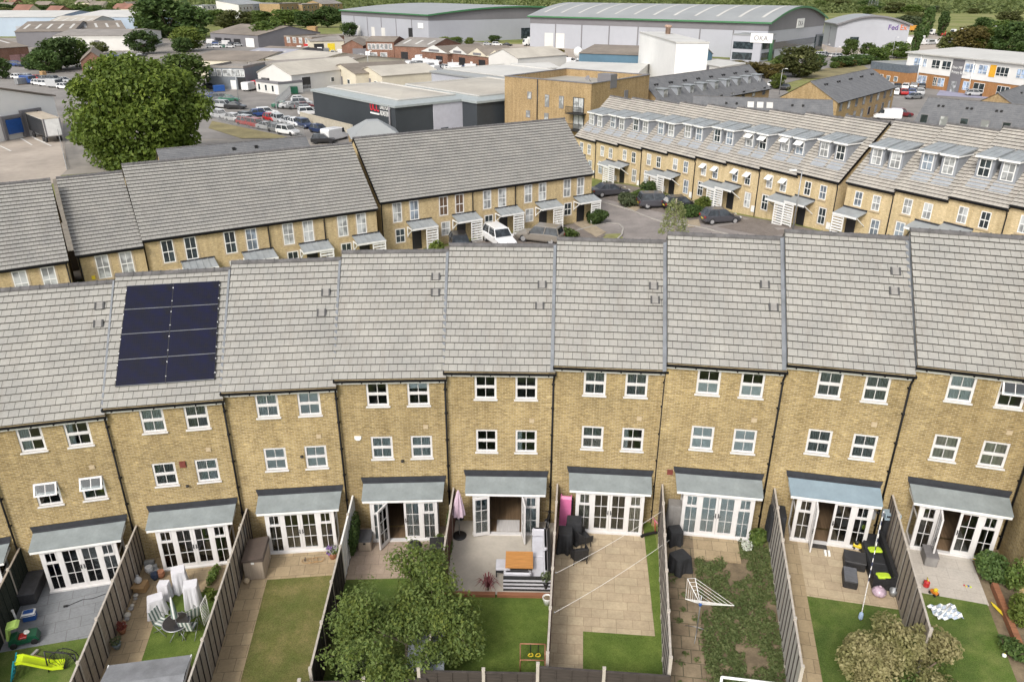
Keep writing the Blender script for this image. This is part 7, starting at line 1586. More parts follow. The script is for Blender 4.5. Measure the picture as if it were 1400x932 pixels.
S('white_lean_to', 'flat-roofed white lean-to in front of the gabled workshop', 'workshop', (349, 109), (380, 113), .6, 7, .2, CLAD_WHITE, CLAD_DARK, 'f', windows=((.1, .5, 1, 1.6, DGLASS), (.4, .5, 1, 1.6, DGLASS), (.7, .5, 1, 1.6, DGLASS)), doors=((.86, 1.2, 2.1, WHITE),))
S('grey_shed', 'weathered grey-roofed shed between office and white workshop', 'shed', (331, 93), (352, 97), 1.6, 24, 1.8, CLAD_WHITE, ROOF_GREYB, 'g', doors=((.15, 3, 3.2, CLAD_DARK),))
for k, (a, b, ze, dep_, rise, wm, rm, kd, lb) in enumerate((
    ((255, 82), (350, 84), 2.2, 30, 1.5, CREAM, ROOF_BROWN, 'p', 'long brown asbestos roof behind the dark grey office'),
    ((325, 76), (380, 78), 2.6, 22, 1.4, CLAD_GREY, plain('lilac_grey_roof', (.30, .30, .34), .6, .1, .1, world=True), 'p', 'lilac-grey metal roof in the middle of the trading estate'),
    ((362, 81), (420, 86), 2.4, 26, 1.8, CREAM, ROOF_CREAM, 'p', 'cream roofed shed behind the white workshop'),
    ((405, 84), (455, 89), 2.2, 26, 1.6, CREAM, ROOF_BROWN, 'p', 'brown-roofed shed right of the cream roofed one'),
    ((448, 94), (486, 101), 1.6, 18, 1.7, CREAM, ROOF_BROWN, 'g', 'cream gabled shed with brown roof, before the minibus yard'),
    ((487, 98), (522, 104), 1.4, 17, 1.7, CREAM, ROOF_CREAM, 'g', 'cream gabled shed with a pale ribbed roof, before the minibus yard'),
    ((346, 70), (398, 72), 2.0, 18, 1.0, CLAD_DARK, ROOF_BROWN, 'p', 'low dark roof beside the red-brick workshop row'),
    ((760, 96), (872, 100), 2.0, 26, 1.0, CLAD_WHITE, ROOF_WHITE, 'p', 'wide cream roof behind the flats'),
    ((712, 95), (765, 93), 1.4, 14, .8, CLAD_WHITE, ROOF_WHITE, 'p', 'white-roofed unit left of the wide cream roof'),
    ((953, 86), (985, 92), 0.6, 14, .8, CLAD_WHITE, ROOF_WHITE, 'p', 'low white-roofed unit right of the tall white block'),
    ((792, 73), (876, 76), 3.6, 30, 1.6, CLAD_BLUE, ROOF_BROWN, 'p', 'blue-walled shed with a brown roof left of the tall white block'),
    ((952, 76), (974, 74), 3.0, 22, 2.4, CLAD_BLUE, ROOF_BROWN, 'g', 'blue gabled end right of the tall white block'),
    ((668, 76), (708, 80), 2.6, 20, 2.2, CLAD_WHITE, ROOF_CREAM, 'g', 'white gabled unit with long cream roof below the big warehouse'))):
    S('industrial_shed', lb, 'shed', a, b, ze, dep_, rise, wm, rm, kd, doors=((.35, 3, 2.6, CLAD_DARK),), windows=((.7, 1, 1.5, 1.2, DGLASS),), skylights=0 if kd != 'p' else k % 2)
for k, (a, b, wm, lb) in enumerate((((577, 71), (612, 74), BRICK_RED, 'white-gabled brick garage, first of the gabled row'), ((613, 73), (640, 76), BRICK_RED, 'white-gabled brick garage, second of the gabled row'), ((640, 76), (667, 79), BRICK_RED, 'cream-gabled brick garage, third of the gabled row'), ((666, 79), (690, 82), BRICK_RED, 'cream-gabled brick garage with red door, last of the gabled row'))):
    t = S('brick_garage', lb, 'garage', a, b, 1.6, 20, 2.0, wm, ROOF_BROWN, 'g', doors=((.55, 3.4, 3.0, BLACK if k < 3 else REDP), (.12, 1.1, 2.1, WHITE)), group='row of gabled garages'); Lg = t['L']
    w = MB(); w.face([(-.2, -.3, 4.05), (Lg + .2, -.3, 4.05), (Lg / 2, -.3, 6.35)]); part('gable_panel', w, CLAD_WHITE if k < 2 else CREAM, t); part('gable_sign', MB().box(Lg * .3, Lg * .7, -.36, -.31, 4.3, 5.0), CLAD_DARK, t)
S('brick_office', 'two-storey red-brick office with white windows by the minibus yard', 'office', (500, 57), (538, 57.5), 3.6, 14, 1.4, BRICK_RED, ROOF_BROWN, 'p', windows=tuple((.06 + .15 * k, 3.2, 1.4, 2, WGLASS) for k in range(6)) + ((.1, .6, 3, 1.6, WGLASS), (.5, .6, 2.6, 1.6, WGLASS)))
S('brick_workshop', 'long low brick workshop right of the red-brick office', 'workshop', (538, 63), (588, 65), 2.2, 22, 2.4, BRICK_RED, ROOF_GREYB, 'p', doors=((.2, 3, 2.6, BLACK),), skylights=1)
S('brick_workshop', 'brick workshop with pale gable at the left of the minibus yard', 'workshop', (467, 63), (496, 63), 2.0, 20, 2.0, BRICK_RED, ROOF_BROWN, 'g', doors=((.5, 5, 3.4, CLAD_DARK),))
S('brick_workshop', 'red-brick two-storey workshop with white-framed windows, left of the vans', 'workshop', (388, 49), (426, 51), 3.0, 18, .8, BRICK_RED, ROOF_BROWN, 'f', windows=tuple((.1 + .22 * k, 2.6, 2, 2.2, WGLASS) for k in range(4)), doors=((.7, 2.4, 2.6, REDP),))
S('scrap_shed', 'jumbled grey roofed shed right of the red-brick workshop', 'shed', (424, 57), (470, 56), 1.6, 22, 1.4, CREAM, ROOF_GREYB, 'p', doors=((.1, 4, 3, BLACK), (.5, 3, 3, YEL)))
S('container', 'tan shipping container on end above the scrap shed', 'container', (419, 37), (431, 37), 5.0, 6, .1, CARD, CARD, 'f', doors=((.1, 2, 4, CARD),))
S('long_shed', 'long brown-roofed shed with dark open front and parked cars', 'shed', (287, 45), (352, 49), 2.6, 34, 3.2, CLAD_DARK, ROOF_BROWN, 'p', doors=((.1, 5, 3, BLACK), (.3, 5, 3, BLACK), (.5, 5, 3, BLACK), (.75, 6, 3.6, WHITE)))
S('long_shed', 'long pale shed with white wall panels in the upper left', 'shed', (72, 49.5), (182, 49), 3.4, 40, 1.6, CLAD_WHITE, ROOF_GREYB, 'p', doors=((.5, 2, 4, CLAD_DARK),), band=(1.0, ROOF_WHITE))
S('pink_gable_shed', 'brown roofed shed with a pinkish panelled front at the left edge', 'shed', (-60, 70), (38, 64), 3.0, 50, 3.6, BRICK_RED, ROOF_BROWN, 'p', skylights=1, doors=((.7, 4, 3, plain('dusty_pink_panel', (.35, .20, .19), .8)), (.82, 4, 3, plain('dusty_pink_panel', (.35, .20, .19), .8)), (.93, 3, 3, BLACK)))
S('brown_shed', 'wide brown saw-roofed shed in the upper left', 'shed', (20, 44), (100, 43), 4, 60, 3, CLAD_DARK, ROOF_BROWN, 'p', skylights=1)
S('brown_shed', 'brown striped roof with red-brown walls below the blue warehouse', 'shed', (95, 42), (172, 40.5), 3.6, 50, 3, BRICK_RED, ROOF_BROWN, 'p', skylights=1)
S('blue_warehouse', 'pale blue warehouse with a white roof at top left edge', 'warehouse', (-40, 24), (76, 24), 7, 60, 2.5, CLAD_PALEBLUE, ROOF_WHITE, 'p', doors=((.5, 5, 5, CLAD_GREY),))
t = S('blue_warehouse', 'pale blue warehouse with dark sign in the upper left', 'warehouse', (92, 23.5), (186, 24), 7, 70, 2.5, CLAD_PALEBLUE, ROOF_WHITE, 'p', doors=((.1, 5, 5, CLAD_GREY),)); part('sign', MB().box(t['L'] * .5, t['L'] * .63, -.3, -.05, 2.5, 5.5), BLACK, t)
S('white_shed', 'pale roof with rooflight rows between the blue warehouses', 'shed', (60, 33), (118, 33), 5, 40, 3, CLAD_WHITE, ROOF_CREAM, 'p', skylights=1)
S('brick_bungalow', 'small brick gabled building behind the big tree', 'building', (110, 84), (143, 83), 1.4, 22, 2.6, BRICK_RED, ROOF_BROWN, 'g', windows=((.15, .6, 1.6, 1.5, WGLASS), (.6, .6, 1.6, 1.5, WGLASS)))
# ---- flats and houses on the skyline
rnd = random.Random(5)
for k, (a, b, ze, wm, rm, kd, lb) in enumerate((((276, 8), (302, 7), 8, CLAD_WHITE, ROOF_METAL, 'f', 'white rendered flats on the skyline, leftmost'), ((302, 8), (326, 8), 7, BRICK_RED, ROOF_GREYB, 'p', 'red-brown flats on the skyline beside the white ones'), ((326, 7), (346, 6), 9, CLAD_WHITE, ROOF_METAL, 'm', 'white flats with a sloping grey roof on the skyline'),
    ((347, 6), (364, 5), 9, CLAD_GREY, ROOF_METAL, 'm', 'grey and white gabled flats on the skyline'), ((364, 5), (381, 4), 9, CLAD_WHITE, ROOF_METAL, 'f', 'white flat-roofed block on the skyline'), ((382, 5), (412, 4), 10, BRICK_FLAT, ROOF_GREYB, 'f', 'yellow-brick flats on the skyline with dark balconies'), ((413, 6), (436, 5), 9, BRICK_FLAT, ROOF_GREYB, 'f', 'second yellow-brick flats on the skyline'), ((440, 6), (468, 5), 8, BRICK_FLAT, ROOF_GREYB, 'p', 'pale brick flats on the skyline nearest the big warehouse'))):
    S('apartment_block', lb, 'flats', a, b, ze, 18, 3, wm, rm, kd, windows=tuple((.08 + .23 * (j % 4), 1.2 + 3.2 * (j // 4), 2.2, 2, DGLASS) for j in range(12)), group='flats on the skyline')
for k, (px, py, w_) in enumerate(((5, 10, 18), (28, 14, 22), (55, 8, 20), (70, 16, 18), (130, 8, 20), (165, 12, 24), (188, 9, 20), (212, 5, 18), (112, 4, 20), (12, 3, 16), (440, 1, 18))):
    S('suburban_house', ('far house with a brown tiled roof among the trees at top left', 'far house with a reddish roof among the trees at top left')[k % 2], 'house', (px - w_ / 2, py), (px + w_ / 2, py + rnd.uniform(-.6, .6)), 4, 12, 4, CREAM if k % 3 else BRICK_RED, ROOF_BROWN if k % 2 == 0 else plain('red_tile_roof', (.22, .11, .08), .9, .2, .1), 'p', windows=((.2, 1, 1.5, 1.5, DGLASS), (.6, 1, 1.5, 1.5, DGLASS), (.4, 3.6, 1.5, 1.4, DGLASS)), group='far houses with %s roofs' % ('brown' if k % 2 == 0 else 'red'))
# pylon
def pylon(px, py, hgt, lb):
    p = gt(px, py); t = thing('pylon', lb, 'pylon', p); w = 4.5
    for sx in (-1, 1):
        for sy in (-1, 1): part('leg', MB().bar((sx * w, sy * w, 0), (sx * .8, sy * .8, hgt), .22, 4), METAL, t)
    mb = MB()
    for k in range(7):
        z0, z1 = hgt * k / 7, hgt * (k + 1) / 7; r0, r1 = w + (.8 - w) * k / 7, w + (.8 - w) * (k + 1) / 7
        for s in (-1, 1): mb.bar((-r0, s * r0, z0), (r1, s * r1, z1), .1, 4); mb.bar((r0, s * r0, z0), (-r1, s * r1, z1), .1, 4); mb.bar((s * r0, -r0, z0), (s * r1, r1, z1), .1, 4)
    part('lattice', mb, METAL, t)
    for f_ in (.75, .88, 1): part('crossarm', MB().bar((-7, 0, hgt * f_), (7, 0, hgt * f_), .2, 4), METAL, t)
pylon(1192, 16, 40, 'steel lattice pylon rising from the far meadow')
# street lamps
def lamp(px, py, hgt, lb, yaw=0, two=False):
    p = gt(px, py); t = thing('street_lamp', lb, 'street lamp', p, yaw, 'grey street lamps'); part('pole', MB().bar((0, 0, 0), (0, 0, hgt), .09, 8, .05), METAL, t); part('arm', MB().bar((0, 0, hgt), (.8, 0, hgt + .12), .04), METAL, t); part('lamp_head', MB().box(.6, 1.25, -.12, .12, hgt + .06, hgt + .2), WHITE, t)
for px, py, h_, lb, yw in ((646, 178, 5, 'left of two lamps by the charcoal warehouse', 3), (663, 172, 5, 'right of two lamps by the charcoal warehouse', 3), (1083, 320, 6, 'street lamp before the end house of the dormer terrace', 3.3), (253, 128, 8, 'street lamp behind the right side of the big tree', 0), (328, 150, 8, 'thin lamp by the estate street', 3), (505, 112, 8, 'lamp beside the cream gabled sheds', 0), (1247, 72, 10, 'leaning pale mast by the school hedge', 0), (1218, 84, 8, 'lamp in the hedge left of the school', 0),
                           (1065, 130, 6, 'lamp by the willow-like tree', 0), (1125, 92, 7, 'lamp on the verge by the roundabout', 0), (1140, 90, 6, 'second lamp on the verge, to the right', 0), (1350, 72, 10, 'tall lamp among the trees behind the school', 0)): lamp(px, py, h_, lb, yw)
# steel fence along the estate street
def rail_fence(lb, pts, h=2.2, step=2.6):
    P = [gt(*p) for p in pts]; t = thing('palisade_fence', lb, 'fence', P[0]); mb = MB(); n_all = 0; pm = None
    for a, b in zip(P, P[1:]):
        a, b = a - P[0], b - P[0]; n = max(1, int((b - a).length / step))
        for z in (.4, h - .25): mb.bar(a + Vector((0, 0, z)), b + Vector((0, 0, z)), .05, 4)
        for k in range(n * 8): q = a + (b - a) * k / (n * 8); mb.box(q.x - .03, q.x + .03, q.y - .01, q.y + .01, 0, h)
    part('rails', mb, METAL, t); part('end_post', MB().box(-.06, .06, -.06, .06, 0, h + .1), METAL, t)
rail_fence('grey steel palisade fence along the estate car row', ((285, 160), (320, 172), (380, 183), (418, 190)))
rail_fence('steel fence round the yard beside the charcoal warehouse', ((378, 150), (398, 130), (428, 128)))
rail_fence('pale fence edging the depot yard by the big tree', ((92, 232), (84, 200), (80, 178)))
# ================================================================== TREES
def crown_mesh(name, seed, lobes, n, size, mat, shape=(1, 1, 1), bottom=.0, tri=False):
    """a unit crown (radius about 1, from z=0 to 2): leaf clumps on many overlapping lobes, gaps between"""
    rnd = random.Random(seed); V, F, S = [], [], []
    for k in range(lobes):
        u = rnd.uniform(-1, .95); a = 2 * pi * k * .618 + rnd.uniform(-.3, .3); rr = max(.3, sqrt(max(0, 1 - u * u))) * rnd.uniform(.5, .82)
        o = Vector((rr * cos(a) * shape[0], rr * sin(a) * shape[1], 1 + u * .74 * shape[2])); q = rnd.uniform(.24, .42)
        leaf_cloud(V, F, S, o, (q * shape[0], q * shape[1], q * .8), n // lobes, size, rnd, hollow=.55, tri=tri)
    return leaf_mesh(name, V, F, S, mat)
CR = {}
for nm, mt, sh in (('mid', LEAF_MID, (1, 1, 1)), ('dark', LEAF_DARK, (1, 1, 1)), ('olive', leaf_mat('olive_leaf', (.085, .10, .03), (.145, .155, .05)), (1, 1, 1)), ('grey', LEAF_GREY, (1, 1, 1)), ('yel', LEAF_YEL, (1, 1, 1)), ('tall', LEAF_DARK, (.5, .5, 1.15)), ('rust', leaf_mat('rusty_green_leaf', (.10, .085, .025), (.17, .135, .04)), (1, 1, 1))):
    CR[nm] = [crown_mesh('crown', 100 + 7 * k + len(nm), 34, 2400, .13, mt, sh) for k in range(2)]
TRUNK = MB(); TRUNK.bar((0, 0, -.05), (0, 0, .55), .05, 7, .035)
for k in range(6): a = k * 2 * pi / 6; TRUNK.bar((0, 0, .4 + .03 * k), (.5 * cos(a), .5 * sin(a), 1.1 + .1 * (k % 3)), .025, 5, .008)
TRUNK = TRUNK.mesh('trunk', BARK)
_tn = [0]
def tree(kind, label, px, pyb, pyt, wpx, group=None, name='tree', z=None):
    """foot at a pixel on the ground, top at pixel row pyt, crown wpx wide"""
    p = gt(px, pyb) if z is None else at(px, pyb, z); D = hypot(p.x, p.y); r = ray(px, pyt); h = max(1.0, CZ + r.z * D / hypot(r.x, r.y) - p.z)
    d = sqrt(D * D + (CZ - p.z) ** 2); w = wpx / FPX * d * 1.02; _tn[0] += 1; k = _tn[0]
    t = thing(name, label, 'tree' if name == 'tree' else name.replace('_', ' '), p, k * 2.4, group); c = part('crown', CR[kind][k % 2], None, t); tall = h / w
    low = h * (.03 if name == 'tree' else .0); c.scale = (w / 2, w / 2, (h - low) / 2); c.location = (0, 0, low)
    tr = part('trunk', TRUNK, None, t); tr.scale = (w / 2 * .9, w / 2 * .9, h / 2); return t
# the big plane tree at the left
rnd = random.Random(77); p = gt(178, 232); bt = thing('plane_tree', 'huge broad dark-green tree towering over the left middle terrace', 'tree', (p.x + .6, p.y + 4, p.z))
V, F, S = [], [], []; V2, F2, S2 = [], [], []
for k in range(150):
    u = rnd.uniform(-.85, 1); a = 2 * pi * k * .618; rr = sqrt(max(0, 1 - u * u)) * rnd.uniform(.62, .96)
    o = Vector((rr * cos(a) * 9.4, rr * sin(a) * 8.5, 6.9 + u * 6.9 + rnd.uniform(-.6, .6))); q = rnd.uniform(1.3, 2.9)
    leaf_cloud(V, F, S, o, (q, q, q * .72), 220, .46, rnd, hollow=.5)
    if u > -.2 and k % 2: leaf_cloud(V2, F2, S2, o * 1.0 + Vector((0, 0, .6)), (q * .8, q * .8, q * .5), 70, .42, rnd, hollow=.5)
part('crown', leaf_mesh('crown', V, F, S, leaf_mat('plane_leaf', (.085, .135, .02), (.175, .23, .042))), None, bt); part('sunlit_leaves', leaf_mesh('sunlit_leaves', V2, F2, S2, leaf_mat('sunlit_plane_leaf', (.14, .195, .028), (.20, .25, .045))), None, bt)  # paler leaves over the upper crown: sunlight put into the leaf colour
mb = MB(); mb.bar((0, 0, -.3), (0, 0, 3.5), .55, 10, .4); tips = []
for k in range(7): a = k * 2 * pi / 7; limb_tree(mb, (0, 0, 2.5 + .3 * k), (cos(a), sin(a), .8), 5.5, .22, 1, rnd, tips, .7, 3)
part('trunk', mb, BARK, bt)
T = tree
T('mid', 'rounded tree at the right shoulder of the huge tree', 255, 126, 70, 62)
for a in (('dark', 'tallest dark tree in the clump at the top left', 232, 52, -8, 72), ('mid', 'broad tree on the left of the top-left clump', 208, 50, 2, 40), ('dark', 'dark tree on the right of the top-left clump', 268, 52, 4, 46), ('yel', 'yellow-green round tree in front of the top-left clump', 260, 70, 35, 40), ('dark', 'small dark bush below the yellow-green tree', 250, 72, 50, 26), ('dark', 'round dark tree left of the yellow-green one', 197, 74, 40, 40),
          ('dark', 'dark tree before the brown shed at left', 84, 96, 48, 48), ('mid', 'spreading tree right of the dark one by the brown shed', 106, 92, 50, 36), ('dark', 'low dark tree left of the brown shed trees', 66, 100, 66, 34), ('dark', 'dark tree cut by the left edge near the blue warehouse', 6, 48, 28, 26), ('dark', 'dark tree at the left edge over the car park', 4, 108, 76, 24), ('olive', 'small olive tree against the long pale shed', 137, 74, 55, 22), ('dark', 'small dark tree beside the brick bungalow', 46, 96, 74, 22),
          ('mid', 'tall bushy tree before the long brown-roofed shed', 370, 62, 26, 44), ('olive', 'olive tree above the long brown-roofed shed', 322, 42, 12, 46), ('mid', 'rounded tree on the skyline left of the white flats', 298, 36, 12, 34), ('mid', 'pale tree on the skyline right of the long shed', 355, 36, 14, 38), ('mid', 'wide tree below the yellow-brick flats', 390, 36, 12, 40), ('dark', 'dark tree below the pale skyline flats', 420, 38, 14, 36), ('dark', 'dark tree left of the big warehouse', 448, 38, 8, 34), ('mid', 'bushy tree left of the big warehouse wall', 462, 32, 12, 26),
          ('dark', 'round dark tree at the corner of the left big warehouse', 478, 50, 30, 24), ('yel', 'yellow-green bush at the foot of the left big warehouse', 608, 62, 50, 20), ('mid', 'green bush beside the yellow one at the left big warehouse', 624, 62, 50, 18), ('yel', 'small yellowish bush right of the two by the warehouse', 642, 62, 51, 14), ('dark', 'dark bush by the glazed warehouse entrance', 676, 58, 48, 18), ('rust', 'reddish bush on the yard between the sheds', 766, 80, 66, 14), ('mid', 'green bush beside the reddish one in the yard', 757, 78, 67, 16),
          ('olive', 'large willow-like tree before the largest warehouse', 1090, 106, 60, 52), ('mid', 'tree on the left flank of the willow-like tree', 1070, 100, 74, 30), ('dark', 'dark tree right of the willow-like tree', 1112, 98, 72, 28), ('rust', 'rusty hedge-like tree left of the willow-like tree', 1030, 106, 84, 36), ('rust', 'second rusty tree, right along the hedge', 1055, 108, 86, 34), ('rust', 'third rusty tree at the left end of the hedge', 1008, 100, 82, 26), ('yel', 'bright young tree by the slate roof corner', 1062, 122, 100, 22),
          ('mid', 'tree between the grey barrel warehouse and the lorry yard', 1160, 78, 52, 20), ('mid', 'green tree beside the lorry park hedge', 1185, 78, 58, 22), ('dark', 'dark hedge tree along the roundabout, leftmost', 1150, 92, 76, 30), ('dark', 'dark hedge tree along the roundabout, in the middle', 1175, 88, 74, 32), ('mid', 'hedge tree along the roundabout, rightmost', 1200, 86, 64, 30), ('mid', 'bushy tree left of the school roof', 1225, 80, 56, 34), ('tall', 'slender poplar left of the school', 1250, 76, 34, 22), ('tall', 'second slender poplar beyond the lorry park', 1264, 52, 8, 26), ('tall', 'third slender poplar beyond the lorry park', 1286, 50, 16, 24), ('grey', 'silvery tree beyond the smaller warehouse', 1240, 42, 20, 26), ('grey', 'silvery bush behind the smaller warehouse', 1222, 46, 26, 26),
          ('olive', 'olive tree at the left of the trees behind the school', 1300, 76, 40, 34), ('rust', 'browning tree among those behind the school', 1322, 78, 34, 40), ('yel', 'yellow-green tree in the middle of those behind the school', 1350, 78, 36, 42), ('dark', 'tall dark tree behind the school at right', 1380, 82, 28, 46), ('dark', 'dark tree at the right edge behind the school', 1402, 86, 34, 40), ('mid', 'tree at back between the yellow-green and dark ones', 1366, 62, 26, 34), ('dark', 'dark pointed tree above the yellow-green one', 1342, 48, 22, 22)): T(*a)
rnd = random.Random(31)
for k in range(26):
    px, py = (rnd.uniform(1205, 1400), rnd.uniform(12, 44)) if k < 18 else (rnd.uniform(1100, 1200), rnd.uniform(8, 20)); w = rnd.uniform(14, 30); T(rnd.choice(['mid', 'grey', 'olive', 'dark']), 'round bush dotted over the far green meadow', px, py, py - w * .55, w, 'bushes on the far meadow', 'bush')
for k in range(26):
    px = -5 + k * 8.2; py = rnd.uniform(14, 25); T(rnd.choice(['mid', 'olive', 'dark']), 'tree among the far houses at top left', px, py, py - rnd.uniform(11, 17), rnd.uniform(16, 26), 'trees among the far houses')
for k in range(16):
    px = 285 + k * 11.5 + rnd.uniform(-3, 3); py = rnd.uniform(22, 34); T(rnd.choice(['mid', 'olive', 'yel']), 'bushy tree in the belt below the skyline flats', px, py, py - rnd.uniform(10, 15), rnd.uniform(18, 28), 'tree belt below the skyline flats')
for k in range(9): T(rnd.choice(['rust', 'mid', 'dark']), 'clipped shrub in the hedge along the roundabout', 1140 + k * 8, 94 - k * .9, 84 - k * .9, 12, 'hedge shrubs along the roundabout', 'shrub')
def far_wood():
    """the woods and scrub towards the horizon: one mass"""
    rnd = random.Random(8); V, F, S = [], [], []
    for _ in range(9000):
        d = 900 + rnd.random() ** 1.6 * 2400; x = rnd.uniform(-.78, .78) * d; s = rnd.uniform(3, 7) * (1 + d / 3000)
        if sin(x * .011 + d * .004) + sin(d * .013) < -.9: continue
        leaf_cloud(V, F, S, (x, d, ZF + s * .5), (s * 1.3, s, s * .55), 12, s * .42, rnd, hollow=.5)
    o = link('far_woodland', leaf_mesh('far_woodland', V, F, S, leaf_mat('far_leaf', (.09, .12, .04), (.18, .21, .075)))); tag(o, 'far-off woods and scrub along the horizon', None, None, 'stuff')
far_wood()
# planting in the close between the terraces
bush('round_bush', 'clipped round bush beside the last porch of the five', 'bush', gt(816, 306), (1.25, 1.25, .85), 1500, .2, LEAF_DARK, 71)
bush('hedge', 'low reddish-green hedge in front of the taupe estate car', 'hedge', gt(768, 326), (2.0, 1.0, .6), 1500, .2, LEAF_MID, 72)
bush('shrub', 'lime shrub by the first of the five porches', 'shrub', gt(598, 352), (.8, .8, .9), 800, .2, LEAF_YEL, 73)
for px, py, rad, m_, lb in ((858, 281, (1.6, 1.2, .8), LEAF_GREY, 'pale grassy shrub between grey coupe and dark estate'), (876, 276, (1.3, 1.2, .8), LEAF_MID, 'green shrub beside the pale grassy one'), (884, 268, (1.2, 1.0, 1.0), LEAF_DARK, 'dark shrub against the slatted porch screen'), (945, 296, (1.8, 1.2, .7), LEAF_DARK, 'low shrubs behind the birch sapling'), (962, 288, (1.0, .9, .9), LEAF_YEL, 'bright shrub in front of the dormer house porch'), (1183, 322, (1.6, 1.2, 1.0), LEAF_DARK, 'dark bush peeping over the front roof at right')):
    p = gt(px, py); bush('shrub', lb, 'shrub', p, rad, 1100, .2, m_, int(px))
p = gt(1183, 336); p = gt(838, 262); bush('climbing_plant', 'green climber on the porch behind the grey coupe', 'plant', gt(829, 266), (.5, .5, .9), 500, .18, LEAF_MID, 83)
def birch():
    p = gt(918, 345); rnd = random.Random(5); t = thing('birch_sapling', 'slender feathery birch rising above the front roof ridge', 'tree', p); V, F, S = [], [], []
    D = hypot(p.x, p.y); r = ray(918, 271); h = CZ + r.z * D / hypot(r.x, r.y) - p.z; mb = MB(); mb.path([(0, 0, 0), (.1, 0, h * .5), (.0, 0, h)], .05, 6)
    for k in range(34):
        z = h * (.35 + .62 * k / 34); a = k * 2.4; l = 1.35 * (1 - (z / h - .35) * 1.25) + .2; e = Vector((l * cos(a), l * sin(a), z - .1)); mb.bar((0, 0, z - .3), e, .015, 4)
        leaf_cloud(V, F, S, e * .8 + Vector((0, 0, z * .2)), (.35, .35, .4), 42, .14, rnd, hollow=.1)
    part('trunk', mb, BARK_PALE, t); part('crown', leaf_mesh('crown', V, F, S, leaf_mat('birch_leaf', (.16, .19, .07), (.26, .28, .12))), None, t)
birch()
# ================================================================== VEHICLES
PAINT, nt_, b_ = new_mat('car_paint'); oi_ = nt_.nodes.new("ShaderNodeObjectInfo"); gm_ = nt_.nodes.new("ShaderNodeNewGeometry")
nt_.links.new(mixc(nt_, 1.0, oi_.outputs['Color'], ramp(nt_, noise(nt_, gm_.outputs['Position'], 3, 3), .3, .7, (.9,) * 3, (1,) * 3), 'MULTIPLY'), b_.inputs['Base Color']); b_.inputs['Roughness'].default_value = .28; b_.inputs['Coat Weight'].default_value = .5
TYRE = plain('tyre_rubber', (.02, .02, .022), .85, .3, 4); RIM = plain('alloy_rim', (.45, .45, .46), .35, .2, 4, metallic=.5); CGLASS = dark_glass('car_glass', (.025, .03, .035), .06, 2)
TAIL = plain('red_tail_light', (.30, .015, .012), .3); HEAD = plain('clear_headlight', (.6, .62, .62), .15); PLATE = plain('yellow_plate', (.62, .48, .05), .5)
KINDS_ = {  # body stations (x, z low, z top, half width); cabin base x0 x1, roof x0 x1, roof z; wheels
    'hatch': ([(-2.0, .35, .75, .78), (-1.92, .28, .95, .86), (-1.2, .22, .98, .89), (.2, .22, .95, .89), (1.0, .22, .9, .88), (1.75, .26, .74, .84), (2.0, .36, .6, .72)], (-1.88, 1.0, -1.45, .25, 1.48), (-1.25, 1.25, .32)),
    'estate': ([(-2.3, .38, .85, .8), (-2.22, .3, 1.02, .9), (-1.3, .24, 1.06, .93), (.2, .24, 1.03, .93), (1.2, .24, .98, .92), (2.05, .28, .82, .88), (2.3, .4, .66, .76)], (-2.2, 1.05, -1.95, .35, 1.66), (-1.4, 1.42, .36)),
    'saloon': ([(-2.35, .38, .8, .78), (-2.25, .28, .98, .88), (-1.3, .22, 1.0, .91), (.2, .22, .96, .91), (1.1, .22, .9, .9), (2.05, .26, .74, .86), (2.35, .36, .6, .74)], (-1.75, 1.15, -.95, .25, 1.42), (-1.35, 1.42, .33)),
    'van': ([(-2.6, .4, 2.0, .92), (-2.5, .3, 2.15, .95), (-1.0, .28, 2.18, .96), (.9, .28, 2.12, .96), (1.35, .28, 1.25, .95), (2.2, .3, 1.0, .9), (2.55, .4, .75, .8)], (.75, 1.75, .55, .95, 2.0), (-1.6, 1.6, .34)),
    'minibus': ([(-2.9, .4, 2.3, .95), (-2.8, .3, 2.5, .98), (-1.0, .28, 2.55, 1.0), (1.2, .28, 2.45, 1.0), (1.6, .28, 1.35, .98), (2.5, .3, 1.05, .92), (2.8, .4, .8, .82)], (-2.6, 1.9, -2.6, 1.3, 2.2), (-1.8, 1.8, .36))}
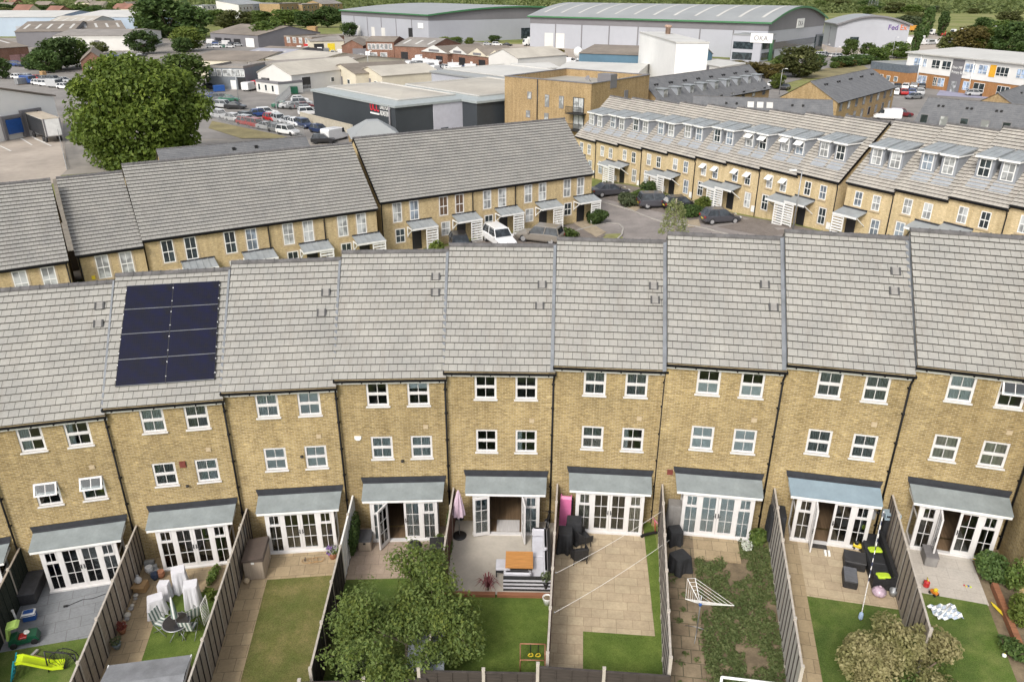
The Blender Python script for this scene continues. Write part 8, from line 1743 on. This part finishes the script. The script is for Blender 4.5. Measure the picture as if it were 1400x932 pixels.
def car_meshes(kind):
    st, (c0, c1, r0, r1, rz), (wa, wb, wr) = KINDS_[kind]; b = MB()
    ring = lambda x, zl, zt, w: [(x, -w * .9, zl), (x, -w, zl + .15), (x, -w, zt - .12), (x, -w * .86, zt), (x, w * .86, zt), (x, w, zt - .12), (x, w, zl + .15), (x, w * .9, zl)]
    b.loft([ring(*s) for s in st], smooth=False)
    g = MB(); rf = MB(); zb = .9 if kind not in ('van', 'minibus') else 1.15; wb_ = .84 if kind != 'estate' else .88; wt = .64 if kind != 'estate' else .7
    if kind in ('van', 'minibus'):
        wb_ = wt = .985 if kind == 'van' else 1.03; zb = 1.3
        g.loft([[(c1, -.8, 1.18), (c1, .8, 1.18), (r1 + .25, .78, rz), (r1 + .25, -.78, rz)], [(c1 - .3, -.8, 1.18), (c1 - .3, .8, 1.18), (r1, .78, rz), (r1, -.78, rz)]], smooth=False)
        for s in (-1, 1):
            ws = ((c0, c1 - .45),) if kind == 'van' else tuple((-2.55 + .95 * q, -1.7 + .95 * q) for q in range(4))
            for a, e in ws: g.box(a, e, *sorted((s * wb_ * .95, s * wb_)), 1.3, 2.0)
    else:
        g.loft([[(c0, -wb_, zb), (c1, -wb_, zb), (c1, wb_, zb), (c0, wb_, zb)], [(r0, -wt, rz), (r1, -wt, rz), (r1, wt, rz), (r0, wt, rz)]], smooth=False)
        rf.loft([[(r0 - .05, -wt - .02, rz - .05), (r1 + .08, -wt - .02, rz - .05), (r1 + .08, wt + .02, rz - .05), (r0 - .05, wt + .02, rz - .05)], [(r0 + .08, -wt * .9, rz + .05), (r1 - .1, -wt * .9, rz + .05), (r1 - .1, wt * .9, rz + .05), (r0 + .08, wt * .9, rz + .05)]], smooth=False)
        for s in (-1, 1):
            for xa, xb_ in ((c0, r0), (c1, r1), ((c0 + c1) / 2 - .05, (r0 + r1) / 2)): rf.beam((xa, s * (wb_ + .005), zb - .02), (xb_, s * (wt + .01), rz), .07, .06)
    wheels = [(x, s * .8) for x in (wa, wb) for s in (-1, 1)]
    return b, g, rf, wheels, wr, st
def car(kind, color, label, p, yaw, group=None):
    """a near car with parts; yaw is where its nose points"""
    k = ('near', kind)
    if k not in _wm:
        b, g, rf, wh_, wr, st = car_meshes(kind); w = MB(); w.bar((0, -.11, 0), (0, .11, 0), wr, 18); ri = MB(); ri.bar((0, -.125, 0), (0, .125, 0), wr * .66, 10)
        tl = MB(); hl = MB(); xb_, xf = st[0][0], st[-1][0]
        for s in (-1, 1): tl.box(xb_ - .01, xb_ + .14, *sorted((s * .5, s * .83)), .68, .86); hl.box(xf - .32, xf - .02, *sorted((s * .45, s * .76)), .56, .68)
        mi = MB()
        for s in (-1, 1): mi.box(.78, .95, *sorted((s * .9, s * 1.06)), .95, 1.1)
        _wm[k] = (b.mesh('car_body', PAINT), g.mesh('window', CGLASS), rf.mesh('car_roof', PAINT), w.mesh('wheel', TYRE), ri.mesh('rim', RIM), tl.mesh('tail_light', TAIL), hl.mesh('headlight', HEAD), mi.mesh('wing_mirror', PAINT), MB().box(xb_ - .03, xb_ + .02, -.26, .26, .5, .62).mesh('number_plate', PLATE), wh_, wr)
    m = _wm[k]; t = thing('parked_car', label, 'car', p, yaw, group); t.location.z += .03
    for nm, me in zip(('car_body', 'window', 'car_roof'), m[:3]): o = part(nm, me, None, t); o.color = (*color, 1)
    for x, y in m[9]: w = part('wheel', m[3], None, t, (x, y, m[10])); part('rim', m[4], None, w)
    part('tail_light', m[5], None, t); part('headlight', m[6], None, t); o = part('wing_mirror', m[7], None, t); o.color = (*color, 1); part('number_plate', m[8], None, t); return t
COLS = {'white': (.72, .72, .72), 'silver': (.42, .43, .44), 'grey': (.16, .165, .17), 'black': (.02, .02, .022), 'blue': (.03, .07, .22), 'red': (.38, .02, .02), 'dark blue': (.02, .035, .09), 'green': (.04, .14, .09), 'taupe': (.2, .18, .155), 'maroon': (.14, .015, .02), 'charcoal': (.06, .06, .07)}
DL, DR = R(30.7), R(-59.8)
for kind, c, lb, px, py, yaw in (('estate', 'white', 'white estate car parked nose out below the third porch', 683, 334, DL - R(95)), ('estate', 'taupe', 'taupe estate car parked nose in below the fourth porch', 738, 330, DL + R(128)), ('hatch', 'black', 'black car under the second porch, mostly hidden by the ridge', 629, 342, DL - R(110)),
        ('saloon', 'charcoal', 'dark grey coupe parked by the farthest porches of the close', 833, 267, DR + R(78)), ('estate', 'charcoal', 'charcoal estate parked right of the shrubs', 899, 283, DR + R(65)), ('hatch', 'black', 'black car hidden behind the birch sapling', 930, 286, DR + R(70)), ('hatch', 'charcoal', 'black hatchback alone on the wide drive', 984, 304, DR + R(70))):
    car(kind, COLS[c], lb, gt(px, py), yaw)
def tiny(kind):
    k = ('tiny', kind)
    if k not in _wm:
        b, g, rf, wh_, wr, st = car_meshes(kind); m = MB()
        for src, ci in ((b, 0), (g, 1), (rf, 0)):
            o = len(m.v); m.v += src.v; m.f += [[i + o for i in f] for f in src.f]; m.m += [ci] * len(src.f); m.uv += src.uv; m.smooth += src.smooth
        m.cm = 2
        for x, y in wh_: m.bar((x, y - .12, wr), (x, y + .12, wr), wr, 10)
        _wm[k] = m.mesh(kind, [PAINT, CGLASS, TYRE])
    return _wm[k]
def far_car(kind, col, where, px, py, yaw):
    p = gt(px, py); nm = {'hatch': 'hatchback', 'estate': 'estate car', 'saloon': 'saloon', 'van': 'van', 'minibus': 'minibus'}[kind]
    o = link('parked_van' if kind in ('van', 'minibus') else 'parked_car', tiny(kind), None, (p.x, p.y, p.z + .06), yaw); o.color = (*COLS[col], 1)
    lb = f'{col} {nm} {where}'; tag(o, lb, 'van' if kind in ('van', 'minibus') else 'car', lb.replace(nm, nm + 's') if lb in SEEN else lb.replace(nm, nm + 's')); SEEN.add(lb); return o
SEEN = set()
def row(where, p0, p1, n, yaw, cols, kinds=('hatch',), jit=.6):
    rnd = random.Random(hash_(where + str(p0)))
    for k in range(n): t = (k + .5) / n; far_car(kinds[k % len(kinds)], cols[k % len(cols)], where, p0[0] + (p1[0] - p0[0]) * t + rnd.uniform(-jit, jit), p0[1] + (p1[1] - p0[1]) * t + rnd.uniform(-jit, jit) * .3, yaw + R(rnd.uniform(-6, 6)))
def hash_(s): return sum((i + 1) * ord(c) for i, c in enumerate(s)) % 9973
H5 = ('hatch', 'estate', 'saloon')
row('in the row behind the palisade fence', (292, 160), (350, 172), 3, R(-35), ('white', 'white', 'silver'), ('estate', 'hatch')); row('in the row behind the palisade fence', (330, 170), (402, 186), 5, R(-35), ('red', 'red', 'silver', 'grey', 'white'), H5)
row('across the estate street', (336, 165), (342, 166), 1, R(-30), ('black',), ('estate',)); row('along the yard railings', (366, 165), (422, 176), 5, R(-50), ('red', 'silver', 'silver', 'white', 'dark blue'), H5)
far_car('van', 'white', 'at the end of the estate street, with a plain box back', 459, 192, R(60)); far_car('hatch', 'dark blue', 'beside the pale concrete fence', 437, 182, R(-40)); far_car('hatch', 'black', 'just left of the white box van', 442, 196, R(10))
row('in the bays by the dark grey office', (268, 132), (318, 140), 6, R(10), ('maroon', 'grey', 'dark blue', 'blue', 'grey', 'green'), H5); far_car('hatch', 'black', 'under the tree by the olive cabins', 288, 122, R(5)); far_car('van', 'white', 'by the yellow skip', 342, 124, R(80)); far_car('van', 'silver', 'under the edge of the huge tree', 282, 148, R(-60))
row('in the breaker yard beside the charcoal warehouse', (408, 138), (426, 160), 5, R(20), ('white', 'silver', 'maroon', 'grey', 'white'), H5); row('in the breaker yard beside the charcoal warehouse', (382, 148), (412, 150), 3, R(5), ('green', 'silver', 'grey'), ('saloon',))
row('in the car park left of the huge tree', (20, 108), (95, 114), 6, R(-20), ('white', 'silver', 'red', 'grey', 'grey', 'silver'), H5, 1); row('in the car park left of the huge tree', (35, 114), (95, 123), 5, R(-20), ('blue', 'white', 'white', 'silver', 'white'), ('van', 'hatch', 'estate'), 1); row('under the trees at the left edge', (16, 90), (36, 92), 4, R(15), ('white', 'blue', 'blue', 'dark blue'), H5)
row('before the long brown-roofed shed', (280, 60), (330, 64), 7, R(20), ('grey', 'white', 'blue', 'silver', 'white', 'black', 'silver'), ('hatch', 'van', 'estate')); row('before the long brown-roofed shed', (284, 66), (320, 66), 4, R(10), ('silver', 'white', 'green', 'white'), H5)
row('in the yard by the red-brick workshops', (405, 70), (470, 76), 7, R(100), ('white', 'silver', 'white', 'white', 'grey', 'white', 'white'), ('van', 'van', 'hatch')); row('by the red-brick office', (478, 78), (500, 80), 3, R(0), ('white', 'red', 'white'), ('van', 'hatch', 'hatch'))
row('parked in a tight row by the red-brick office', (505, 80), (535, 78), 4, R(70), ('white',), ('minibus',)); row('parked by the brick workshop', (538, 77), (565, 76), 4, R(70), ('white', 'white', 'silver', 'white'), ('minibus',))
row('in the front rank of the minibus yard', (568, 90), (602, 94), 6, R(75), ('white',), ('minibus',)); row('in the second rank of the minibus yard', (572, 85), (604, 88), 5, R(75), ('white', 'white', 'silver'), ('minibus', 'van')); row('in the middle of the minibus yard', (560, 92), (600, 100), 5, R(60), ('white', 'grey', 'white', 'silver'), ('van', 'minibus'))
row('beside the minibus yard gables', (604, 94), (650, 98), 6, R(10), ('silver', 'white', 'white', 'white', 'blue', 'white'), ('saloon', 'hatch', 'van')); row('near the concrete yard wall', (578, 100), (600, 103), 3, R(0), ('silver', 'white', 'grey'), H5)
row('at the school gate', (1206, 130), (1262, 130), 5, R(70), ('blue', 'white', 'red', 'blue', 'silver'), H5); row('in the school car park', (1200, 122), (1265, 122), 6, R(60), ('maroon', 'silver', 'black', 'white', 'grey', 'black'), H5); far_car('saloon', 'grey', 'nearest the school entrance', 1249, 136, R(200)); row('on the lilac surface by the school', (1318, 131), (1345, 132), 1, R(-20), ('silver',), ('hatch',))
far_car('van', 'white', 'with a green nose by the dark fence', 1212, 164, R(160)); far_car('estate', 'maroon', 'behind the white and green van', 1231, 160, R(-10)); row('behind the slate gabled house', (1050, 118), (1078, 124), 3, R(60), ('white', 'grey', 'black'), H5)
row('outside the largest warehouse offices', (1118, 76), (1150, 80), 5, R(10), ('white', 'silver', 'grey', 'white', 'silver'), H5); row('along the roundabout hedge', (1140, 84), (1190, 80), 6, R(20), ('grey', 'silver', 'white', 'black', 'silver', 'white'), H5)
row('in the lorry park behind the school', (1255, 62), (1300, 60), 4, R(30), ('white', 'silver', 'white', 'grey'), ('van', 'minibus'))
row('parked along the wall of the left big warehouse', (660, 62), (700, 64), 3, R(0), ('silver', 'white', 'black'), H5); row('among the tanks by the blue shed', (770, 88), (850, 90), 5, R(0), ('white', 'silver', 'white', 'grey', 'white'), ('van', 'hatch'))
row('in the far yard by the pink-panelled shed', (10, 84), (36, 80), 4, R(40), ('white', 'silver', 'red', 'grey'), H5); row('along the wall of the long pale shed', (120, 80), (200, 78), 6, R(5), ('silver', 'white', 'blue', 'grey', 'white', 'black'), H5)
row('between the sheds behind the minibuses', (620, 100), (690, 104), 6, R(15), ('white', 'silver', 'grey', 'white', 'red', 'white'), ('van', 'hatch', 'estate')); row('beside the wide cream roof', (740, 84), (790, 86), 4, R(10), ('white', 'grey', 'silver', 'white'), ('van', 'hatch'))
row('at the kerb of the estate street', (285, 146), (330, 150), 3, R(-10), ('grey', 'silver', 'black'), H5); row('in the bays of the breaker yard street', (350, 160), (372, 158), 2, R(30), ('blue', 'white'), H5)
rp = random.Random(12)
for k, (px, py) in enumerate(((395, 126), (402, 129), (410, 122), (300, 126), (352, 122), (420, 112), (612, 88), (655, 92), (700, 86), (728, 80), (770, 84), (842, 86), (880, 118), (60, 106), (30, 116), (475, 110), (545, 96), (690, 92))):
    c = rp.choice((CARD, BLUEP, GREENP, WHITE, REDSIGN, METAL)); nm = {CARD: 'brown', BLUEP: 'blue', GREENP: 'green', WHITE: 'white', REDSIGN: 'red', METAL: 'grey'}[c]; h_ = rp.uniform(1.0, 2.4)
    t = thing('goods_stack', f'{nm} stack of wrapped goods in the estate yards', 'goods stack', gt(px, py), rp.uniform(0, 3), f'{nm} goods stacks in the yards'); part('load', pbox(MB(), rp.uniform(1.5, 3.4), rp.uniform(1.2, 2), h_, .16, .06), c, t); part('pallet', MB().box(-1, 1, -.6, .6, 0, .15), CARD, t)
def lorry(label, px, py, yaw, cab, box=WHITE, L=9.0, name='lorry', sign=None):
    t = thing(name, label, 'lorry', gt(px, py), yaw); part('cab', MB().loft([[(.2, y, .5), (2.2, y, .5), (2.3, y, 1.6), (1.9, y, 3.0), (.2, y, 3.1)] for y in (-1.2, 1.2)], smooth=False), cab, t); part('windscreen', MB().loft([[(2.33, -1.05, 1.65), (2.33, 1.05, 1.65), (1.97, 1.05, 2.8), (1.97, -1.05, 2.8)], [(2.2, -1.05, 1.6), (2.2, 1.05, 1.6), (1.9, 1.05, 2.75), (1.9, -1.05, 2.75)]], smooth=False), CGLASS, t)
    if box: part('box_body', MB().box(-L, -.1, -1.27, 1.27, 1.0, 3.7), box, t)
    else: part('chassis', MB().box(-3, .2, -.5, .5, .7, 1.0), BLACK, t)
    for x in (1.2, -.8 if box else -1.8, -L + 1.2 if box else -2.6):
        for y in (-1.1, 1.1): part('wheel', MB().bar((x, y - .15, .5), (x, y + .15, .5), .5, 10), TYRE, t)
    return t
lorry('white box lorry parked between the two big warehouses', 722, 63, R(200), WHITE, WHITE, 6)
t = lorry('white trailer lorry with orange and purple letters by the smaller warehouse', 1165, 54, R(165), WHITE, WHITE, 13)
for k, (s, m_) in enumerate((('Fed', PURPLE), ('Ex', ORANGE_L))): text_mesh('lettering', s, 2.0, .02, m_, t, Matrix.Translation((-6.2 + (-3.2 if k else 0), 1.3, 1.6)) @ Matrix.Rotation(R(180), 4, 'Z') @ Matrix.Rotation(R(90), 4, 'X'))
lorry('white trailer lorry in the hedge-lined yard', 1205, 62, R(170), WHITE, WHITE, 13); lorry('lorry with a red box body beyond the yard hedge', 1236, 55, R(250), WHITE, REDSIGN, 5); lorry('lorry with an orange box body at the meadow edge', 1238, 44, R(190), TEAL, plain('orange_box', (.6, .28, .05), .5), 6)
lorry('red tractor unit without a trailer in the lorry park', 1290, 50, R(200), REDSIGN, None); lorry('white tractor unit right of the red one', 1304, 48, R(210), WHITE, None); lorry('white tractor unit at the right end of the lorry park', 1316, 47, R(210), WHITE, None); lorry('white tractor unit left of the red one', 1266, 48, R(200), WHITE, None); lorry('second white tractor unit left of the red one', 1276, 48, R(200), WHITE, None); lorry('white lorry cab near the school hedge', 1260, 58, R(240), WHITE, None)
sk = thing('skip', 'yellow waste skip by the white workshop', 'skip', gt(337, 121), R(10)); part('hopper', MB().loft([[(-1.2, -.8, 0), (1.2, -.8, 0), (1.2, .8, 0), (-1.2, .8, 0)], [(-1.8, -.9, 1.3), (1.8, -.9, 1.3), (1.8, .9, 1.3), (-1.8, .9, 1.3)]], smooth=False), YEL, sk); part('lid', MB().box(-1.7, 1.7, -.85, .85, 1.3, 1.36), YEL, sk)
for k, (px, py, lb) in enumerate(((822, 82, 'white funnel-shaped tank by the blue shed'), (862, 88, 'white round tank left of the tall white block'), (790, 84, 'small white tank among parked vans'))):
    t = thing('tank', lb, 'tank', gt(px, py)); part('vessel', MB().lathe([(.5, .8), (1.6, 2.6), (1.6, 3.8), (.9, 4.6), (.3, 4.8)], 14), WHITE, t); part('stand', MB().lathe([(.9, 0), (.8, 1.2)], 8), METAL, t)
